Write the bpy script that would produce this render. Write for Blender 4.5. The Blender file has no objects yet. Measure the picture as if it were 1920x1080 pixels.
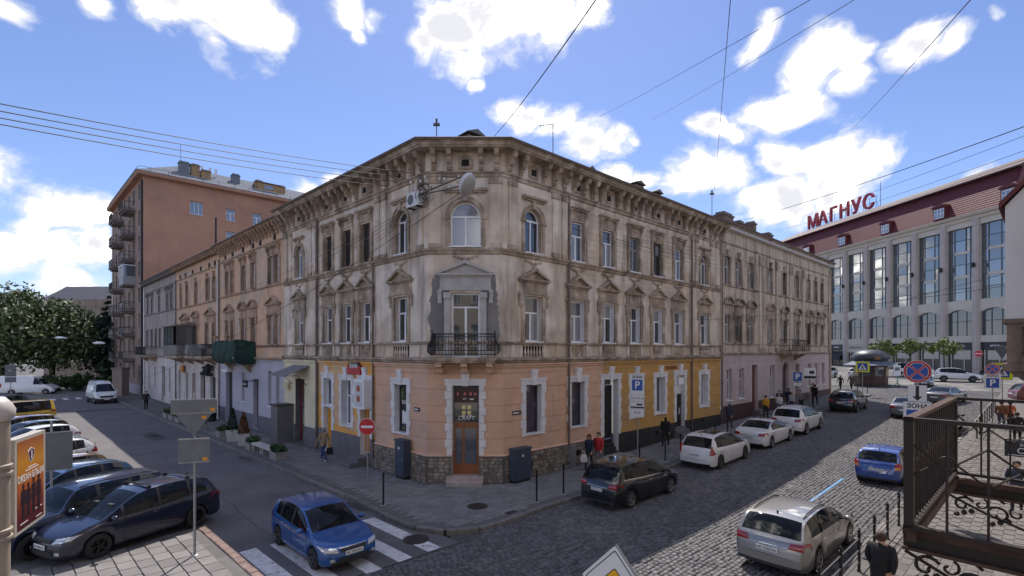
import bpy, bmesh, math, random
from mathutils import Vector, Matrix
random.seed(7)
SC = bpy.context.scene
COL = SC.collection
rad = math.radians
# ---------------------------------------------------------------- camera
cam = bpy.data.cameras.new('camera'); cam_o = bpy.data.objects.new('camera', cam); COL.objects.link(cam_o)
cam_o.location = (0, 0, 5.7); cam_o.rotation_euler = (rad(90), 0, 0)
cam.sensor_width = 36; cam.lens = 36 * 930 / 1920; cam.shift_y = (658 - 540) / 1920
cam.clip_start = .1; cam.clip_end = 3000
SC.camera = cam_o
SC.render.engine = 'CYCLES'
SC.cycles.use_denoising = True
SC.cycles.max_bounces = 6; SC.cycles.diffuse_bounces = 4; SC.cycles.glossy_bounces = 3; SC.cycles.transmission_bounces = 4
SC.cycles.caustics_reflective = False; SC.cycles.caustics_refractive = False
SC.render.resolution_x = 1024; SC.render.resolution_y = 576
SC.view_settings.view_transform = 'Standard'; SC.view_settings.look = 'None'
SC.view_settings.exposure = 1.5; SC.view_settings.gamma = 1
# ---------------------------------------------------------------- sun and sky
SUN_EL, SUN_AZ = rad(55.5), 0.0          # ahead of the camera, behind the corner house
sun = bpy.data.lights.new('sun', 'SUN'); sun.energy = 2.0; sun.angle = rad(.5); sun.color = (1, .93, .84)
sun_o = bpy.data.objects.new('sun', sun); COL.objects.link(sun_o)
sun_o.location = (0, 40, 60); sun_o.rotation_euler = (-(math.pi / 2 - SUN_EL), 0, -SUN_AZ)
W = bpy.data.worlds.new('World'); SC.world = W; W.use_nodes = True
def make_world():
    nt = W.node_tree; N = nt.nodes; K = nt.links; N.clear()
    out = N.new('ShaderNodeOutputWorld'); bg = N.new('ShaderNodeBackground'); bg.inputs[1].default_value = .1
    sky = N.new('ShaderNodeTexSky'); sky.sky_type = 'NISHITA'; sky.sun_disc = False
    sky.sun_elevation = SUN_EL; sky.sun_rotation = SUN_AZ; sky.altitude = 300; sky.air_density = 1.0; sky.dust_density = .3; sky.ozone_density = 2.5
    tc = N.new('ShaderNodeTexCoord')
    def math_(op, a, b=None, clamp=False):
        n = N.new('ShaderNodeMath'); n.operation = op; n.use_clamp = clamp
        for i, q in enumerate((a, b)):
            if q is None: continue
            if isinstance(q, (int, float)): n.inputs[i].default_value = q
            else: K.new(q, n.inputs[i])
        return n.outputs[0]
    def vmath(op, a, b):
        n = N.new('ShaderNodeVectorMath'); n.operation = op
        for i, q in enumerate((a, b)):
            if isinstance(q, tuple): n.inputs[i].default_value = q
            else: K.new(q, n.inputs[i])
        return n
    def noise(vec, scale, detail, rough, off=(0, 0, 0)):
        v = vmath('ADD', vec, off).outputs[0]
        n = N.new('ShaderNodeTexNoise'); n.inputs['Scale'].default_value = scale; n.inputs['Detail'].default_value = detail
        n.inputs['Roughness'].default_value = rough; K.new(v, n.inputs['Vector']); return n.outputs[0]
    def mrange(v, a, b, c=0., d=1., smooth=True):
        n = N.new('ShaderNodeMapRange'); n.interpolation_type = 'SMOOTHSTEP' if smooth else 'LINEAR'
        K.new(v, n.inputs[0])
        for i, q in enumerate((a, b, c, d)): n.inputs[1 + i].default_value = q
        return n.outputs[0]
    dirv = vmath('NORMALIZE', tc.outputs['Generated'], (0, 0, 0)).outputs[0]
    d2 = vmath('MULTIPLY', dirv, (1, 1, 1.35)).outputs[0]
    # cumulus heaps: (azimuth deg right of north, elevation deg, radius)
    heaps = CLOUDS
    wn = N.new('ShaderNodeTexNoise'); wn.inputs['Scale'].default_value = 5; wn.inputs['Detail'].default_value = 4; K.new(d2, wn.inputs['Vector'])
    wv = vmath('MULTIPLY', vmath('SUBTRACT', wn.outputs['Color'], (.5, .5, .5)).outputs[0], (.13, .13, .13)).outputs[0]
    d3 = vmath('ADD', d2, wv).outputs[0]
    best = None
    for az, el, r in heaps:
        a, e = rad(az), rad(el)
        c = (math.sin(a) * math.cos(e), math.cos(a) * math.cos(e), math.sin(e) * 1.35)
        dist = vmath('DISTANCE', d3, c).outputs['Value']
        v = mrange(dist, r * 1.72, 0, smooth=False)
        best = v if best is None else math_('MAXIMUM', best, v)
    n1 = noise(d3, 14, 12, .62); n2 = noise(d2, 2.6, 3, .5, (3.1, 1.7, 0)); n3 = noise(d3, 7, 8, .6, (.0, .0, .07))
    # heaps over the rest of the sky, away from the view to the north, come from noise alone
    dz = N.new('ShaderNodeSeparateXYZ'); K.new(dirv, dz.inputs[0])
    rest = math_('MULTIPLY', mrange(n2, .46, .66), mrange(dz.outputs[1], .35, -.1))
    base = math_('MAXIMUM', best, rest)
    field = math_('ADD', base, math_('MULTIPLY', math_('SUBTRACT', n1, .5), 1.25))
    alpha = mrange(field, .30, .74)
    edge = mrange(field, .5, 1.0)
    core = math_('MULTIPLY', mrange(n3, .40, .66), edge)
    core = math_('SUBTRACT', 1., math_('POWER', math_('SUBTRACT', 1., core), 5.))
    lit = N.new('ShaderNodeMix'); lit.data_type = 'RGBA'; K.new(mrange(field, .55, .95), lit.inputs[0]); lit.inputs[6].default_value = (3.8, 3.8, 3.85, 1); lit.inputs[7].default_value = (27, 26.4, 25.6, 1)
    mixc = N.new('ShaderNodeMix'); mixc.data_type = 'RGBA'; K.new(core, mixc.inputs[0])
    K.new(lit.outputs[2], mixc.inputs[6]); mixc.inputs[7].default_value = (3.05, 3.07, 3.25, 1)
    tint = N.new('ShaderNodeMix'); tint.data_type = 'RGBA'; tint.blend_type = 'MULTIPLY'; tint.inputs[0].default_value = 1
    K.new(sky.outputs[0], tint.inputs[6]); tint.inputs[7].default_value = SKY_TINT
    mix = N.new('ShaderNodeMix'); mix.data_type = 'RGBA'; K.new(alpha, mix.inputs[0]); K.new(tint.outputs[2], mix.inputs[6]); K.new(mixc.outputs[2], mix.inputs[7])
    K.new(mix.outputs[2], bg.inputs[0]); K.new(bg.outputs[0], out.inputs[0])
SKY_TINT = (.47, .465, .555, 1)
CLOUDS = [(-44.8, 25.9, 0.023), (-40, 28.3, 0.022), (-34.1, 29.6, 0.051), (-30.1, 30.9, 0.068), (-31.3, 28.4, 0.033), (-26.8, 31.3, 0.038), (-19, 33.4, 0.036), (-18.4, 31.8, 0.021), (-16.2, 33.4, 0.024), (-21.7, 30.2, 0.02), (-6.7, 32.6, 0.074), (-1.8, 34.2, 0.094), (3.7, 34, 0.077), (8.6, 34.4, 0.046), (-9.8, 31.5, 0.04), (-4.9, 29.5, 0.037), (-3.4, 27.9, 0.019), (0.9, 26.2, 0.041), (3.1, 25.4, 0.039), (6.1, 24.3, 0.045), (8.6, 22.7, 0.055), (12.1, 22.2, 0.045), (14.5, 22.5, 0.024), (25.6, 29.1, 0.03), (31.7, 26.2, 0.047), (34.1, 26, 0.029), (34.5, 24.2, 0.026), (29.7, 24.2, 0.02), (38.1, 25.3, 0.034), (40.3, 24.8, 0.023), (22.8, 23.2, 0.037), (26.8, 23.7, 0.044), (30.1, 23.1, 0.039), (25.3, 22.1, 0.033), (21.4, 18.7, 0.066), (23.8, 17.9, 0.047), (19.5, 17.6, 0.044), (29.2, 18.6, 0.045), (32.2, 18.5, 0.061), (35, 17.5, 0.045), (32.8, 16, 0.058), (29.2, 14.9, 0.057), (26.3, 14.5, 0.056), (12.4, 18.5, 0.036), (15.6, 17.7, 0.035), (43.6, 25.4, 0.015), (44.4, 14.6, 0.023), (43.4, 14.6, 0.015), (-42.4, 11.6, 0.052), (-40.3, 12.4, 0.04), (-44.1, 10, 0.033), (-44.7, 7.3, 0.046), (-42.4, 8, 0.053), (-39.6, 8.9, 0.034), (-41.4, 5.2, 0.044), (-45.9, 8.8, 0.038), (-20.1, 17.8, 0.027), (-22.2, 16.3, 0.031), (-48.5, 14.3, 0.069), (-51.3, 6.8, 0.087), (-42.8, 2.6, 0.042), (49.5, 17.7, 0.048), (52, 9, 0.073), (38.5, 11.3, 0.03)]
make_world()
# ---------------------------------------------------------------- street frames
class Frame:
    """local x runs along a house front (left to right for someone facing it), y runs into the house."""
    def __init__(s, o, ang): s.o = o; s.a = ang; s.u = (math.cos(ang), math.sin(ang))
    def w(s, x, y=0., z=0.): return (s.o[0] + s.u[0] * x - s.u[1] * y, s.o[1] + s.u[1] * x + s.u[0] * y, z)
FR = Frame((-.371, 21.25), rad(90 - 47.6))      # right street, x = metres from the corner
FL = Frame((-3.62, 21.25), -rad(90 - 46.0))     # left street, x = minus metres from the corner
FC = Frame((-3.62, 21.25), 0.)                  # chamfered corner
CHW = 3.249
def Rw(s, o): return FR.w(s, -o)[:2]
def Lw(s, o): return FL.w(-s, -o)[:2]
def zg(x, y):
    s = (x - FR.o[0]) * FR.u[0] + (y - FR.o[1]) * FR.u[1]; t = s - 2
    if t < 0: return 0.
    if t < 6: return .03 * t * t / 12
    return .03 * (min(t, 100) - 3)
def gz(p): return (p[0], p[1], zg(p[0], p[1]))
# ---------------------------------------------------------------- mesh helper
class MB:
    def __init__(s): s.v = []; s.f = []; s.m = []; s.mats = []
    def mi(s, mat):
        if mat not in s.mats: s.mats.append(mat)
        return s.mats.index(mat)
    def add(s, vs, fs, mat):
        b = len(s.v); s.v.extend(vs); k = s.mi(mat)
        for f in fs: s.f.append([b + i for i in f]); s.m.append(k)
    def box(s, x0, x1, y0, y1, z0, z1, mat, skip=''):
        vs = [(x0, y0, z0), (x1, y0, z0), (x1, y1, z0), (x0, y1, z0), (x0, y0, z1), (x1, y0, z1), (x1, y1, z1), (x0, y1, z1)]
        fs = [(0, 1, 5, 4), (2, 3, 7, 6), (1, 2, 6, 5), (3, 0, 4, 7), (4, 5, 6, 7)]
        if 'b' not in skip: fs.append((3, 2, 1, 0))
        s.add(vs, fs, mat)
    def cbox(s, c, d, mat): s.box(c[0] - d[0] / 2, c[0] + d[0] / 2, c[1] - d[1] / 2, c[1] + d[1] / 2, c[2] - d[2] / 2, c[2] + d[2] / 2, mat)
    def poly_y(s, pts, y0, y1, mat):
        """polygon in x,z extruded along y (front at y0)"""
        n = len(pts); vs = [(x, y0, z) for x, z in pts] + [(x, y1, z) for x, z in pts]
        fs = [tuple(range(n)), tuple(range(2 * n - 1, n - 1, -1))] + [(i, i + n, (i + 1) % n + n, (i + 1) % n) for i in range(n)]
        s.add(vs, fs, mat)
    def poly_z(s, pts, z0, z1, mat):
        n = len(pts); vs = [(x, y, z0) for x, y in pts] + [(x, y, z1) for x, y in pts]
        fs = [tuple(range(n - 1, -1, -1)), tuple(range(n, 2 * n))] + [(i, (i + 1) % n, (i + 1) % n + n, i + n) for i in range(n)]
        s.add(vs, fs, mat)
    def poly_x(s, pts, x0, x1, mat):
        n = len(pts); vs = [(x0, y, z) for y, z in pts] + [(x1, y, z) for y, z in pts]
        fs = [tuple(range(n - 1, -1, -1)), tuple(range(n, 2 * n))] + [(i, (i + 1) % n, (i + 1) % n + n, i + n) for i in range(n)]
        s.add(vs, fs, mat)
    def tube(s, pts, r, mat, n=6, cap=True):
        pts = [Vector(p) for p in pts]; rs = r if isinstance(r, (list, tuple)) else [r] * len(pts)
        vs = []; fs = []
        for i, p in enumerate(pts):
            t = (pts[min(i + 1, len(pts) - 1)] - pts[max(i - 1, 0)]).normalized()
            a = Vector((0, 0, 1)) if abs(t.z) < .9 else Vector((1, 0, 0))
            e1 = t.cross(a).normalized(); e2 = t.cross(e1)
            for k in range(n):
                q = 2 * math.pi * k / n; vs.append(tuple(p + (e1 * math.cos(q) + e2 * math.sin(q)) * rs[i]))
        for i in range(len(pts) - 1):
            for k in range(n): fs.append((i * n + k, i * n + (k + 1) % n, (i + 1) * n + (k + 1) % n, (i + 1) * n + k))
        if cap: fs.append(tuple(range(n))); fs.append(tuple(range(len(vs) - 1, len(vs) - n - 1, -1)))
        s.add(vs, fs, mat)
    def lathe(s, prof, mat, n=12, c=(0, 0, 0), axis='z', cap=True):
        vs = []; fs = []
        for r, h in prof:
            for k in range(n):
                q = 2 * math.pi * k / n; a, b = r * math.cos(q), r * math.sin(q)
                p = (a, b, h) if axis == 'z' else ((a, h, b) if axis == 'y' else (h, a, b))
                vs.append((p[0] + c[0], p[1] + c[1], p[2] + c[2]))
        for i in range(len(prof) - 1):
            for k in range(n): fs.append((i * n + k, i * n + (k + 1) % n, (i + 1) * n + (k + 1) % n, (i + 1) * n + k))
        if cap: fs.append(tuple(range(n))); fs.append(tuple(range(len(vs) - 1, len(vs) - n - 1, -1)))
        s.add(vs, fs, mat)
    def sweep(s, path, prof, mat, cap=True):
        """profile (out, z) swept along a 2D path; out is to the right of the walking direction"""
        P = [Vector(p) for p in path]; n = len(prof); vs = []; fs = []
        for i, p in enumerate(P):
            ns = []
            if i > 0: t = (P[i] - P[i - 1]).normalized(); ns.append(Vector((t.y, -t.x)))
            if i < len(P) - 1: t = (P[i + 1] - P[i]).normalized(); ns.append(Vector((t.y, -t.x)))
            b = sum(ns, Vector((0, 0))).normalized(); k = 1 / max(.3, b.dot(ns[0]))
            for o, z in prof: vs.append((p.x + b.x * o * k, p.y + b.y * o * k, z))
        for i in range(len(P) - 1):
            for j in range(n - 1): fs.append((i * n + j, (i + 1) * n + j, (i + 1) * n + j + 1, i * n + j + 1))
        if cap: fs.append(tuple(range(n - 1, -1, -1))); fs.append(tuple((len(P) - 1) * n + j for j in range(n)))
        s.add(vs, fs, mat)
    def relief(s, x0, x1, z0, z1, rects, mat, base=0., reveal=.3):
        """wall front at y = base; rects (xa, xb, za, zb, depth or None for an opening, material) override it"""
        ev = lambda q, a, b: sorted({round(t, 4) for t in q if a - 1e-6 <= t <= b + 1e-6} | {a, b})
        xs = ev([r[0] for r in rects] + [r[1] for r in rects], x0, x1); zs = ev([r[2] for r in rects] + [r[3] for r in rects], z0, z1)
        nx, nz = len(xs) - 1, len(zs) - 1; D = [[(base, mat)] * nz for _ in range(nx)]
        for xa, xb, za, zb, d, m in rects:
            for i in range(nx):
                cx = (xs[i] + xs[i + 1]) / 2
                if not xa < cx < xb: continue
                for j in range(nz):
                    if za < (zs[j] + zs[j + 1]) / 2 < zb: D[i][j] = (d, m if m is not None else D[i][j][1])
        for i in range(nx):
            for j in range(nz):
                d, m = D[i][j]
                if d is not None:
                    s.add([(xs[i], d, zs[j]), (xs[i + 1], d, zs[j]), (xs[i + 1], d, zs[j + 1]), (xs[i], d, zs[j + 1])], [(0, 1, 2, 3)], m)
        def side(a, b, p, q):
            da = reveal if a[0] is None else a[0]; db = reveal if b[0] is None else b[0]
            if abs(da - db) < 1e-6: return
            m = a[1] if a[0] is None else (b[1] if b[0] is None else (a[1] if da < db else b[1]))
            s.add([(p[0], da, p[1]), (q[0], da, q[1]), (q[0], db, q[1]), (p[0], db, p[1])], [(0, 1, 2, 3)], m)
        for i in range(nx):
            for j in range(nz):
                if i + 1 < nx: side(D[i][j], D[i + 1][j], (xs[i + 1], zs[j]), (xs[i + 1], zs[j + 1]))
                if j + 1 < nz: side(D[i][j], D[i][j + 1], (xs[i], zs[j + 1]), (xs[i + 1], zs[j + 1]))
    def arch_fill(s, xc, w, zs, mat, jamb, d=0., reveal=.3, n=10):
        r = w / 2
        for sg in (-1, 1):
            a = [(xc + sg * r * math.cos(q), zs + r * math.sin(q)) for q in [math.pi / 2 * i / n for i in range(n + 1)]]
            c = (xc + sg * r, zs + r)
            vs = [(c[0], d, c[1])] + [(x, d, z) for x, z in a]; fs = [(0, i + 1, i + 2) if sg < 0 else (0, i + 2, i + 1) for i in range(n)]
            s.add(vs, fs, mat)
            vs = [(x, d, z) for x, z in a] + [(x, reveal, z) for x, z in a]
            s.add(vs, [(i, i + 1, i + n + 2, i + n + 1) for i in range(n)], jamb)
    def mesh(s, name, smooth=None):
        me = bpy.data.meshes.new(name); me.from_pydata(s.v, [], s.f)
        for m in s.mats: me.materials.append(m)
        me.polygons.foreach_set('material_index', s.m)
        if smooth is not None:
            me.polygons.foreach_set('use_smooth', [True] * len(s.f)); me.update()
            if smooth < 170: me.set_sharp_from_angle(angle=rad(smooth))
        me.update(); return me
def weld(me, d=1e-4):
    bm = bmesh.new(); bm.from_mesh(me); bmesh.ops.remove_doubles(bm, verts=bm.verts, dist=d); bmesh.ops.recalc_face_normals(bm, faces=bm.faces); bm.to_mesh(me); bm.free(); return me
# ---------------------------------------------------------------- objects
def obj(name, me, parent=None, loc=(0, 0, 0), rot=0., **props):
    if isinstance(me, MB): me = me.mesh(name)
    o = bpy.data.objects.new(name, me); COL.objects.link(o); o.parent = parent; o.location = loc
    if isinstance(rot, (int, float)): rot = (0, 0, rot)
    o.rotation_euler = rot
    for k, v in props.items(): o[k] = v
    return o
def tag(o, label, cat, group=None):
    o['label'] = label; o['category'] = cat
    if group: o['group'] = group
    return o
def thing(name, label, cat, loc=(0, 0, 0), rot=0., group=None):
    o = bpy.data.objects.new(name, None); COL.objects.link(o); o.location = loc; o.rotation_euler = (0, 0, rot); o.empty_display_size = .3
    return tag(o, label, cat, group)
def struct(name, me, parent=None, **kw):
    o = obj(name, me, parent, **kw)
    if parent is None: o['kind'] = 'structure'
    return o
def put(par, fr, name, me, x, y, z, rot=0.):
    """part of a house: par is its (unrotated) Empty, position given in the house-front frame"""
    if isinstance(me, MB): me = me.mesh(name)
    p = fr.w(x, y, z); l = par.location
    return obj(name, me, par, (p[0] - l.x, p[1] - l.y, p[2] - l.z), fr.a + rot)
# ---------------------------------------------------------------- materials
_M = {}
def mat(name, col, rough=.8, metal=0., var=0., vscale=1.5, bump=0., bscale=30., col2=None, mix2=(.5, .65), scale2=.8, streak=None, smix=(.52, .75), coat=0., spec=.5, rnd=0., ior=1.5, emit=None, obj_space=False, stretch=None, trans=0., alpha=1.):
    if name in _M: return _M[name]
    m = bpy.data.materials.new(name); _M[name] = m; m.use_nodes = True; nt = m.node_tree; N = nt.nodes; K = nt.links
    b = N['Principled BSDF']; c4 = tuple(col) + (1,)
    b.inputs['Base Color'].default_value = c4; b.inputs['Roughness'].default_value = rough; b.inputs['Metallic'].default_value = metal
    b.inputs['IOR'].default_value = ior; b.inputs['Specular IOR Level'].default_value = spec; b.inputs['Coat Weight'].default_value = coat; b.inputs['Coat Roughness'].default_value = .03
    b.inputs['Transmission Weight'].default_value = trans; b.inputs['Alpha'].default_value = alpha
    if emit: b.inputs['Emission Color'].default_value = tuple(emit[:3]) + (1,); b.inputs['Emission Strength'].default_value = emit[3]
    if not (var or bump or col2 or streak or rnd): return m
    if obj_space:
        g = N.new('ShaderNodeTexCoord'); pos = g.outputs['Object']
    else:
        g = N.new('ShaderNodeNewGeometry'); pos = g.outputs['Position']
    def noise(sc, det, st=None, ro=.55):
        v = pos
        if st:
            q = N.new('ShaderNodeVectorMath'); q.operation = 'MULTIPLY'; K.new(pos, q.inputs[0]); q.inputs[1].default_value = st; v = q.outputs[0]
        n = N.new('ShaderNodeTexNoise'); n.inputs['Scale'].default_value = sc; n.inputs['Detail'].default_value = det; n.inputs['Roughness'].default_value = ro
        K.new(v, n.inputs['Vector']); return n.outputs[0]
    def mr(v, a, bb, c=0., d=1.):
        n = N.new('ShaderNodeMapRange'); K.new(v, n.inputs[0])
        for i, q in enumerate((a, bb, c, d)): n.inputs[1 + i].default_value = q
        return n.outputs[0]
    def mix(f, a, bb, blend='MIX'):
        n = N.new('ShaderNodeMix'); n.data_type = 'RGBA'; n.blend_type = blend
        for i, q in ((0, f), (6, a), (7, bb)):
            if isinstance(q, tuple): n.inputs[i].default_value = q
            elif isinstance(q, (int, float)): n.inputs[i].default_value = q
            else: K.new(q, n.inputs[i])
        return n.outputs[2]
    cur = c4
    if col2: cur = mix(mr(noise(scale2, 6), *mix2), cur, tuple(col2) + (1,))
    if rnd:
        oi = N.new('ShaderNodeObjectInfo'); ge = N.new('ShaderNodeNewGeometry'); a = N.new('ShaderNodeMath'); a.operation = 'ADD'
        K.new(oi.outputs['Random'], a.inputs[0]); K.new(ge.outputs['Random Per Island'], a.inputs[1])
        fr = N.new('ShaderNodeMath'); fr.operation = 'FRACT'; K.new(a.outputs[0], fr.inputs[0])
        gx = mr(fr.outputs[0], 0, 1, 1 - rnd, 1 + rnd); cc = N.new('ShaderNodeCombineColor')
        for i in range(3): K.new(gx, cc.inputs[i])
        cur = mix(1., cur, cc.outputs[0], 'MULTIPLY')
    if var:
        gx = mr(noise(vscale, 5, stretch), .3, .7, 1 - var, 1 + var); cc = N.new('ShaderNodeCombineColor')
        for i in range(3): K.new(gx, cc.inputs[i])
        cur = mix(1., cur, cc.outputs[0], 'MULTIPLY')
    if streak: cur = mix(mr(noise(1.0, 6, (1.6, 1.6, .22), .62), *smix), cur, tuple(streak) + (1,))
    if not isinstance(cur, tuple): K.new(cur, b.inputs['Base Color'])
    if bump:
        bp = N.new('ShaderNodeBump'); bp.inputs['Strength'].default_value = bump; bp.inputs['Distance'].default_value = .02
        K.new(noise(bscale, 4), bp.inputs['Height']); K.new(bp.outputs[0], b.inputs['Normal'])
    return m
# ================================================================ ground, roads, pavements
ROAD, PAVE = -.08, .04
def proj(p): return (960 + 930 * p[0] / max(p[1], .01), 658 + 930 * (5.7 - p[2]) / max(p[1], .01))
def in_view(p, m=10):
    if p[1] < 1: return False
    x, y = proj(p); return -m < x < 1920 + m and -m < y < 1080 + m
def pip(p, poly):
    c = False; n = len(poly)
    for i in range(n):
        a, b = poly[i], poly[i - 1]
        if (a[1] > p[1]) != (b[1] > p[1]) and p[0] < (b[0] - a[0]) * (p[1] - a[1]) / (b[1] - a[1]) + a[0]: c = not c
    return c
def rstrip(name, secs, dz, m, **kw):
    """sheet in the right-street frame: secs = [(s, o0, o1)], draped on the terrain"""
    b = MB(); vs = []; fs = []
    S = sorted({q[0] for q in secs} | {t for t in (2, 3, 4, 5, 6, 7, 8, 12, 20, 30, 45, 60, 80, 102) if secs[0][0] < t < secs[-1][0]})
    for s_ in S:
        for i in range(len(secs) - 1):
            a, c = secs[i], secs[i + 1]
            if a[0] <= s_ <= c[0]:
                k = (s_ - a[0]) / max(1e-6, c[0] - a[0]); o0 = a[1] + (c[1] - a[1]) * k; o1 = a[2] + (c[2] - a[2]) * k; break
        for o_ in (o0, o1):
            p = Rw(s_, o_); vs.append((p[0], p[1], zg(*p) + dz))
    n = len(S); fs = [(2 * i, 2 * i + 1, 2 * i + 3, 2 * i + 2) for i in range(n - 1)]
    b.add(vs, fs, m); return b
m_ground = mat('ground_earth', (.10, .096, .092), .95, var=.2, vscale=.3, bump=.2)
m_asph = mat('asphalt', (.122, .114, .118), .85, var=.16, vscale=.5, bump=.35, bscale=90, col2=(.145, .136, .136), mix2=(.5, .62), scale2=.35, streak=(.085, .08, .083), smix=(.6, .8))
m_grout = mat('cobble_joints', (.082, .078, .076), .95, var=.3, vscale=2, bump=.3)
m_cob = mat('granite_setts', (.115, .111, .118), .75, var=.2, vscale=9, bump=.5, bscale=45, rnd=.32, col2=(.16, .148, .142), mix2=(.52, .7), scale2=.35, streak=(.085, .082, .09), smix=(.5, .75))
m_cobfar = mat('granite_setts_far', (.09, .087, .087), .75, var=.4, vscale=14, bump=.6, bscale=12, col2=(.2, .19, .185), mix2=(.5, .62), scale2=.4)
m_pave = mat('pavement_bed', (.12, .115, .112), .9, var=.2, vscale=2, bump=.3)
m_slab = mat('pavement_slabs', (.2, .192, .19), .8, var=.18, vscale=1.2, bump=.3, bscale=60, rnd=.12, streak=(.115, .11, .11), smix=(.55, .8))
m_slab2 = mat('plaza_slabs', (.175, .163, .16), .8, var=.16, vscale=1.5, bump=.3, bscale=60, rnd=.16)
m_kerb = mat('kerb_granite', (.17, .155, .145), .8, var=.3, vscale=5, bump=.4, rnd=.2)
m_red = mat('kerb_border', (.2, .135, .12), .85, var=.3, vscale=4, bump=.3, rnd=.15)
m_white = mat('road_paint', (.62, .61, .6), .7, var=.2, vscale=6, bump=.2, col2=(.22, .21, .21), mix2=(.58, .7), scale2=5)
m_blue = mat('blue_road_paint', (.10, .27, .52), .7, var=.25, vscale=8, bump=.2, col2=(.15, .16, .18), mix2=(.5, .62), scale2=8)
m_iron = mat('cast_iron', (.07, .06, .055), .55, metal=.5, var=.3, vscale=20, bump=.5, bscale=120)
g = MB(); S = [-900, -60, 2, 3, 4, 5, 6, 7, 8, 102, 900]
vs = []
for s_ in S:
    for o_ in (-900, 900):
        p = Rw(s_, o_); vs.append((p[0], p[1], zg(*p) - .16))
g.add(vs, [(2 * i, 2 * i + 1, 2 * i + 3, 2 * i + 2) for i in range(len(S) - 1)], m_ground)
struct('ground', g)
# left road and the parking square beyond it
r = MB(); q = [Lw(-5.75, 3.1), Lw(64, 3.1), Lw(64, 60), Lw(1.0, 60), Lw(1.0, 8.1), Lw(-8.7, 8.1), Rw(-8.9, 3.85), Rw(-4.6, 3.85)]
r.add([(p[0], p[1], ROAD) for p in q], [tuple(range(len(q)))], m_asph); road_l = struct('asphalt_road', r)
r = MB(); q = [Lw(64, -12), Lw(84, -12), Lw(84, 70), Lw(64, 70)]
r.add([(p[0], p[1], ROAD + .004) for p in q], [(0, 1, 2, 3)], mat('asphalt_cross', (.17, .16, .155), .85, var=.15, vscale=.4, bump=.2)); struct('cross_street', r)
for k in range(7):
    b = MB(); s0 = 61.2; o0 = 4.6 + k * 1.15; q = [Lw(s0, o0), Lw(s0 + 3, o0), Lw(s0 + 3, o0 + .5), Lw(s0, o0 + .5)]
    b.add([(p[0], p[1], ROAD + .009) for p in q], [(0, 1, 2, 3)], m_white); obj('crosswalk_stripe', b, road_l)
for o0, w, s0, s1 in ((3.72, .46, -5.72, -1.95), (4.72, .44, -5.72, -1.95), (5.7, .44, -5.75, -1.9), (6.72, .44, -5.8, -1.9), (7.52, .46, -5.85, -1.85)):
    b = MB(); q = [Lw(s1, o0), Lw(s1, o0 + w), Lw(s0, o0 + w), Lw(s0, o0)]
    b.add([(p[0], p[1], ROAD + .005) for p in q], [(0, 1, 2, 3)], m_white); obj('crosswalk_stripe', b, road_l)
# tar repair patches on the asphalt
m_tar = mat('tar_patch', (.055, .053, .055), .8, var=.25, vscale=3, bump=.3)
for s0, s1, o0, o1 in ((21, 25.5, 4.9, 6.0), (10.5, 12.2, 3.35, 3.8), (-1.2, .3, 3.3, 3.75), (44, 46, 4, 10)):
    b = MB(); n = 18; q = []
    for i in range(n):
        a = 2 * math.pi * i / n; k = 1 + random.uniform(-.18, .18)
        q.append(Lw((s0 + s1) / 2 + (s1 - s0) / 2 * math.cos(a) * k, (o0 + o1) / 2 + (o1 - o0) / 2 * math.sin(a) * k))
    b.add([(p[0], p[1], ROAD + .006) for p in q], [tuple(range(n))], m_tar); obj('tar_patch', b, road_l)
for pts_, w_ in (([(-1, 6.9), (4, 6.6), (9, 6.85), (15, 6.5), (22, 6.75), (30, 6.55)], .03), ([(3, 3.4), (3.3, 4.6), (2.8, 6.0), (3.2, 8.0)], .035), ([(17, 3.5), (17.4, 5.2), (16.8, 7.9)], .04), ([(33, 3.5), (32.2, 6), (33, 9)], .05)):
    b = MB(); P_s = []
    for (s0, o0), (s1, o1) in zip(pts_, pts_[1:]):
        for i in range(12): t_ = i / 12; P_s.append((s0 + (s1 - s0) * t_ + random.gauss(0, .04), o0 + (o1 - o0) * t_ + random.gauss(0, .04)))
    vs = [Lw(s_, o_) + (ROAD + .0045,) for s_, o_ in P_s] + [Lw(s_ + w_ * random.uniform(.5, 1.4), o_ + w_ * random.uniform(.5, 1.4)) + (ROAD + .0045,) for s_, o_ in P_s]; n = len(P_s)
    b.add(vs, [(i, i + 1, i + 1 + n, i + n) for i in range(n - 1)], m_tar); obj('tar_seam', b, road_l)
# cobbled street
cs = struct('cobbled_street', rstrip('', [(-40, 3.85, 12.3), (-5.2, 3.85, 12.3), (-5.0, 3.0, 12.3), (46, 3.0, 12.3), (47, -30, 12.3), (62, -40, 34), (110, -60, 60)], ROAD - .02, m_grout))
struct('plaza_setts', rstrip('', [(57, -40, 34), (110, -60, 60)], ROAD + .004, m_cobfar))
SETTS = []
def sett_mesh(w, l, h, j=.012):
    b = MB(); k = .018; rj = lambda: random.uniform(-j, j)
    lo = [(-w / 2 + rj(), -l / 2 + rj()), (w / 2 + rj(), -l / 2 + rj()), (w / 2 + rj(), l / 2 + rj()), (-w / 2 + rj(), l / 2 + rj())]
    vs = [(x, y, 0) for x, y in lo] + [(x, y, h * .6) for x, y in lo] + [(x * (1 - 2 * k / w), y * (1 - 2 * k / l), h + random.uniform(-.004, .004)) for x, y in lo]
    fs = [(0, 1, 5, 4), (1, 2, 6, 5), (2, 3, 7, 6), (3, 0, 4, 7), (4, 5, 9, 8), (5, 6, 10, 9), (6, 7, 11, 10), (7, 4, 8, 11), (8, 9, 10, 11)]
    return vs, fs
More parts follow.
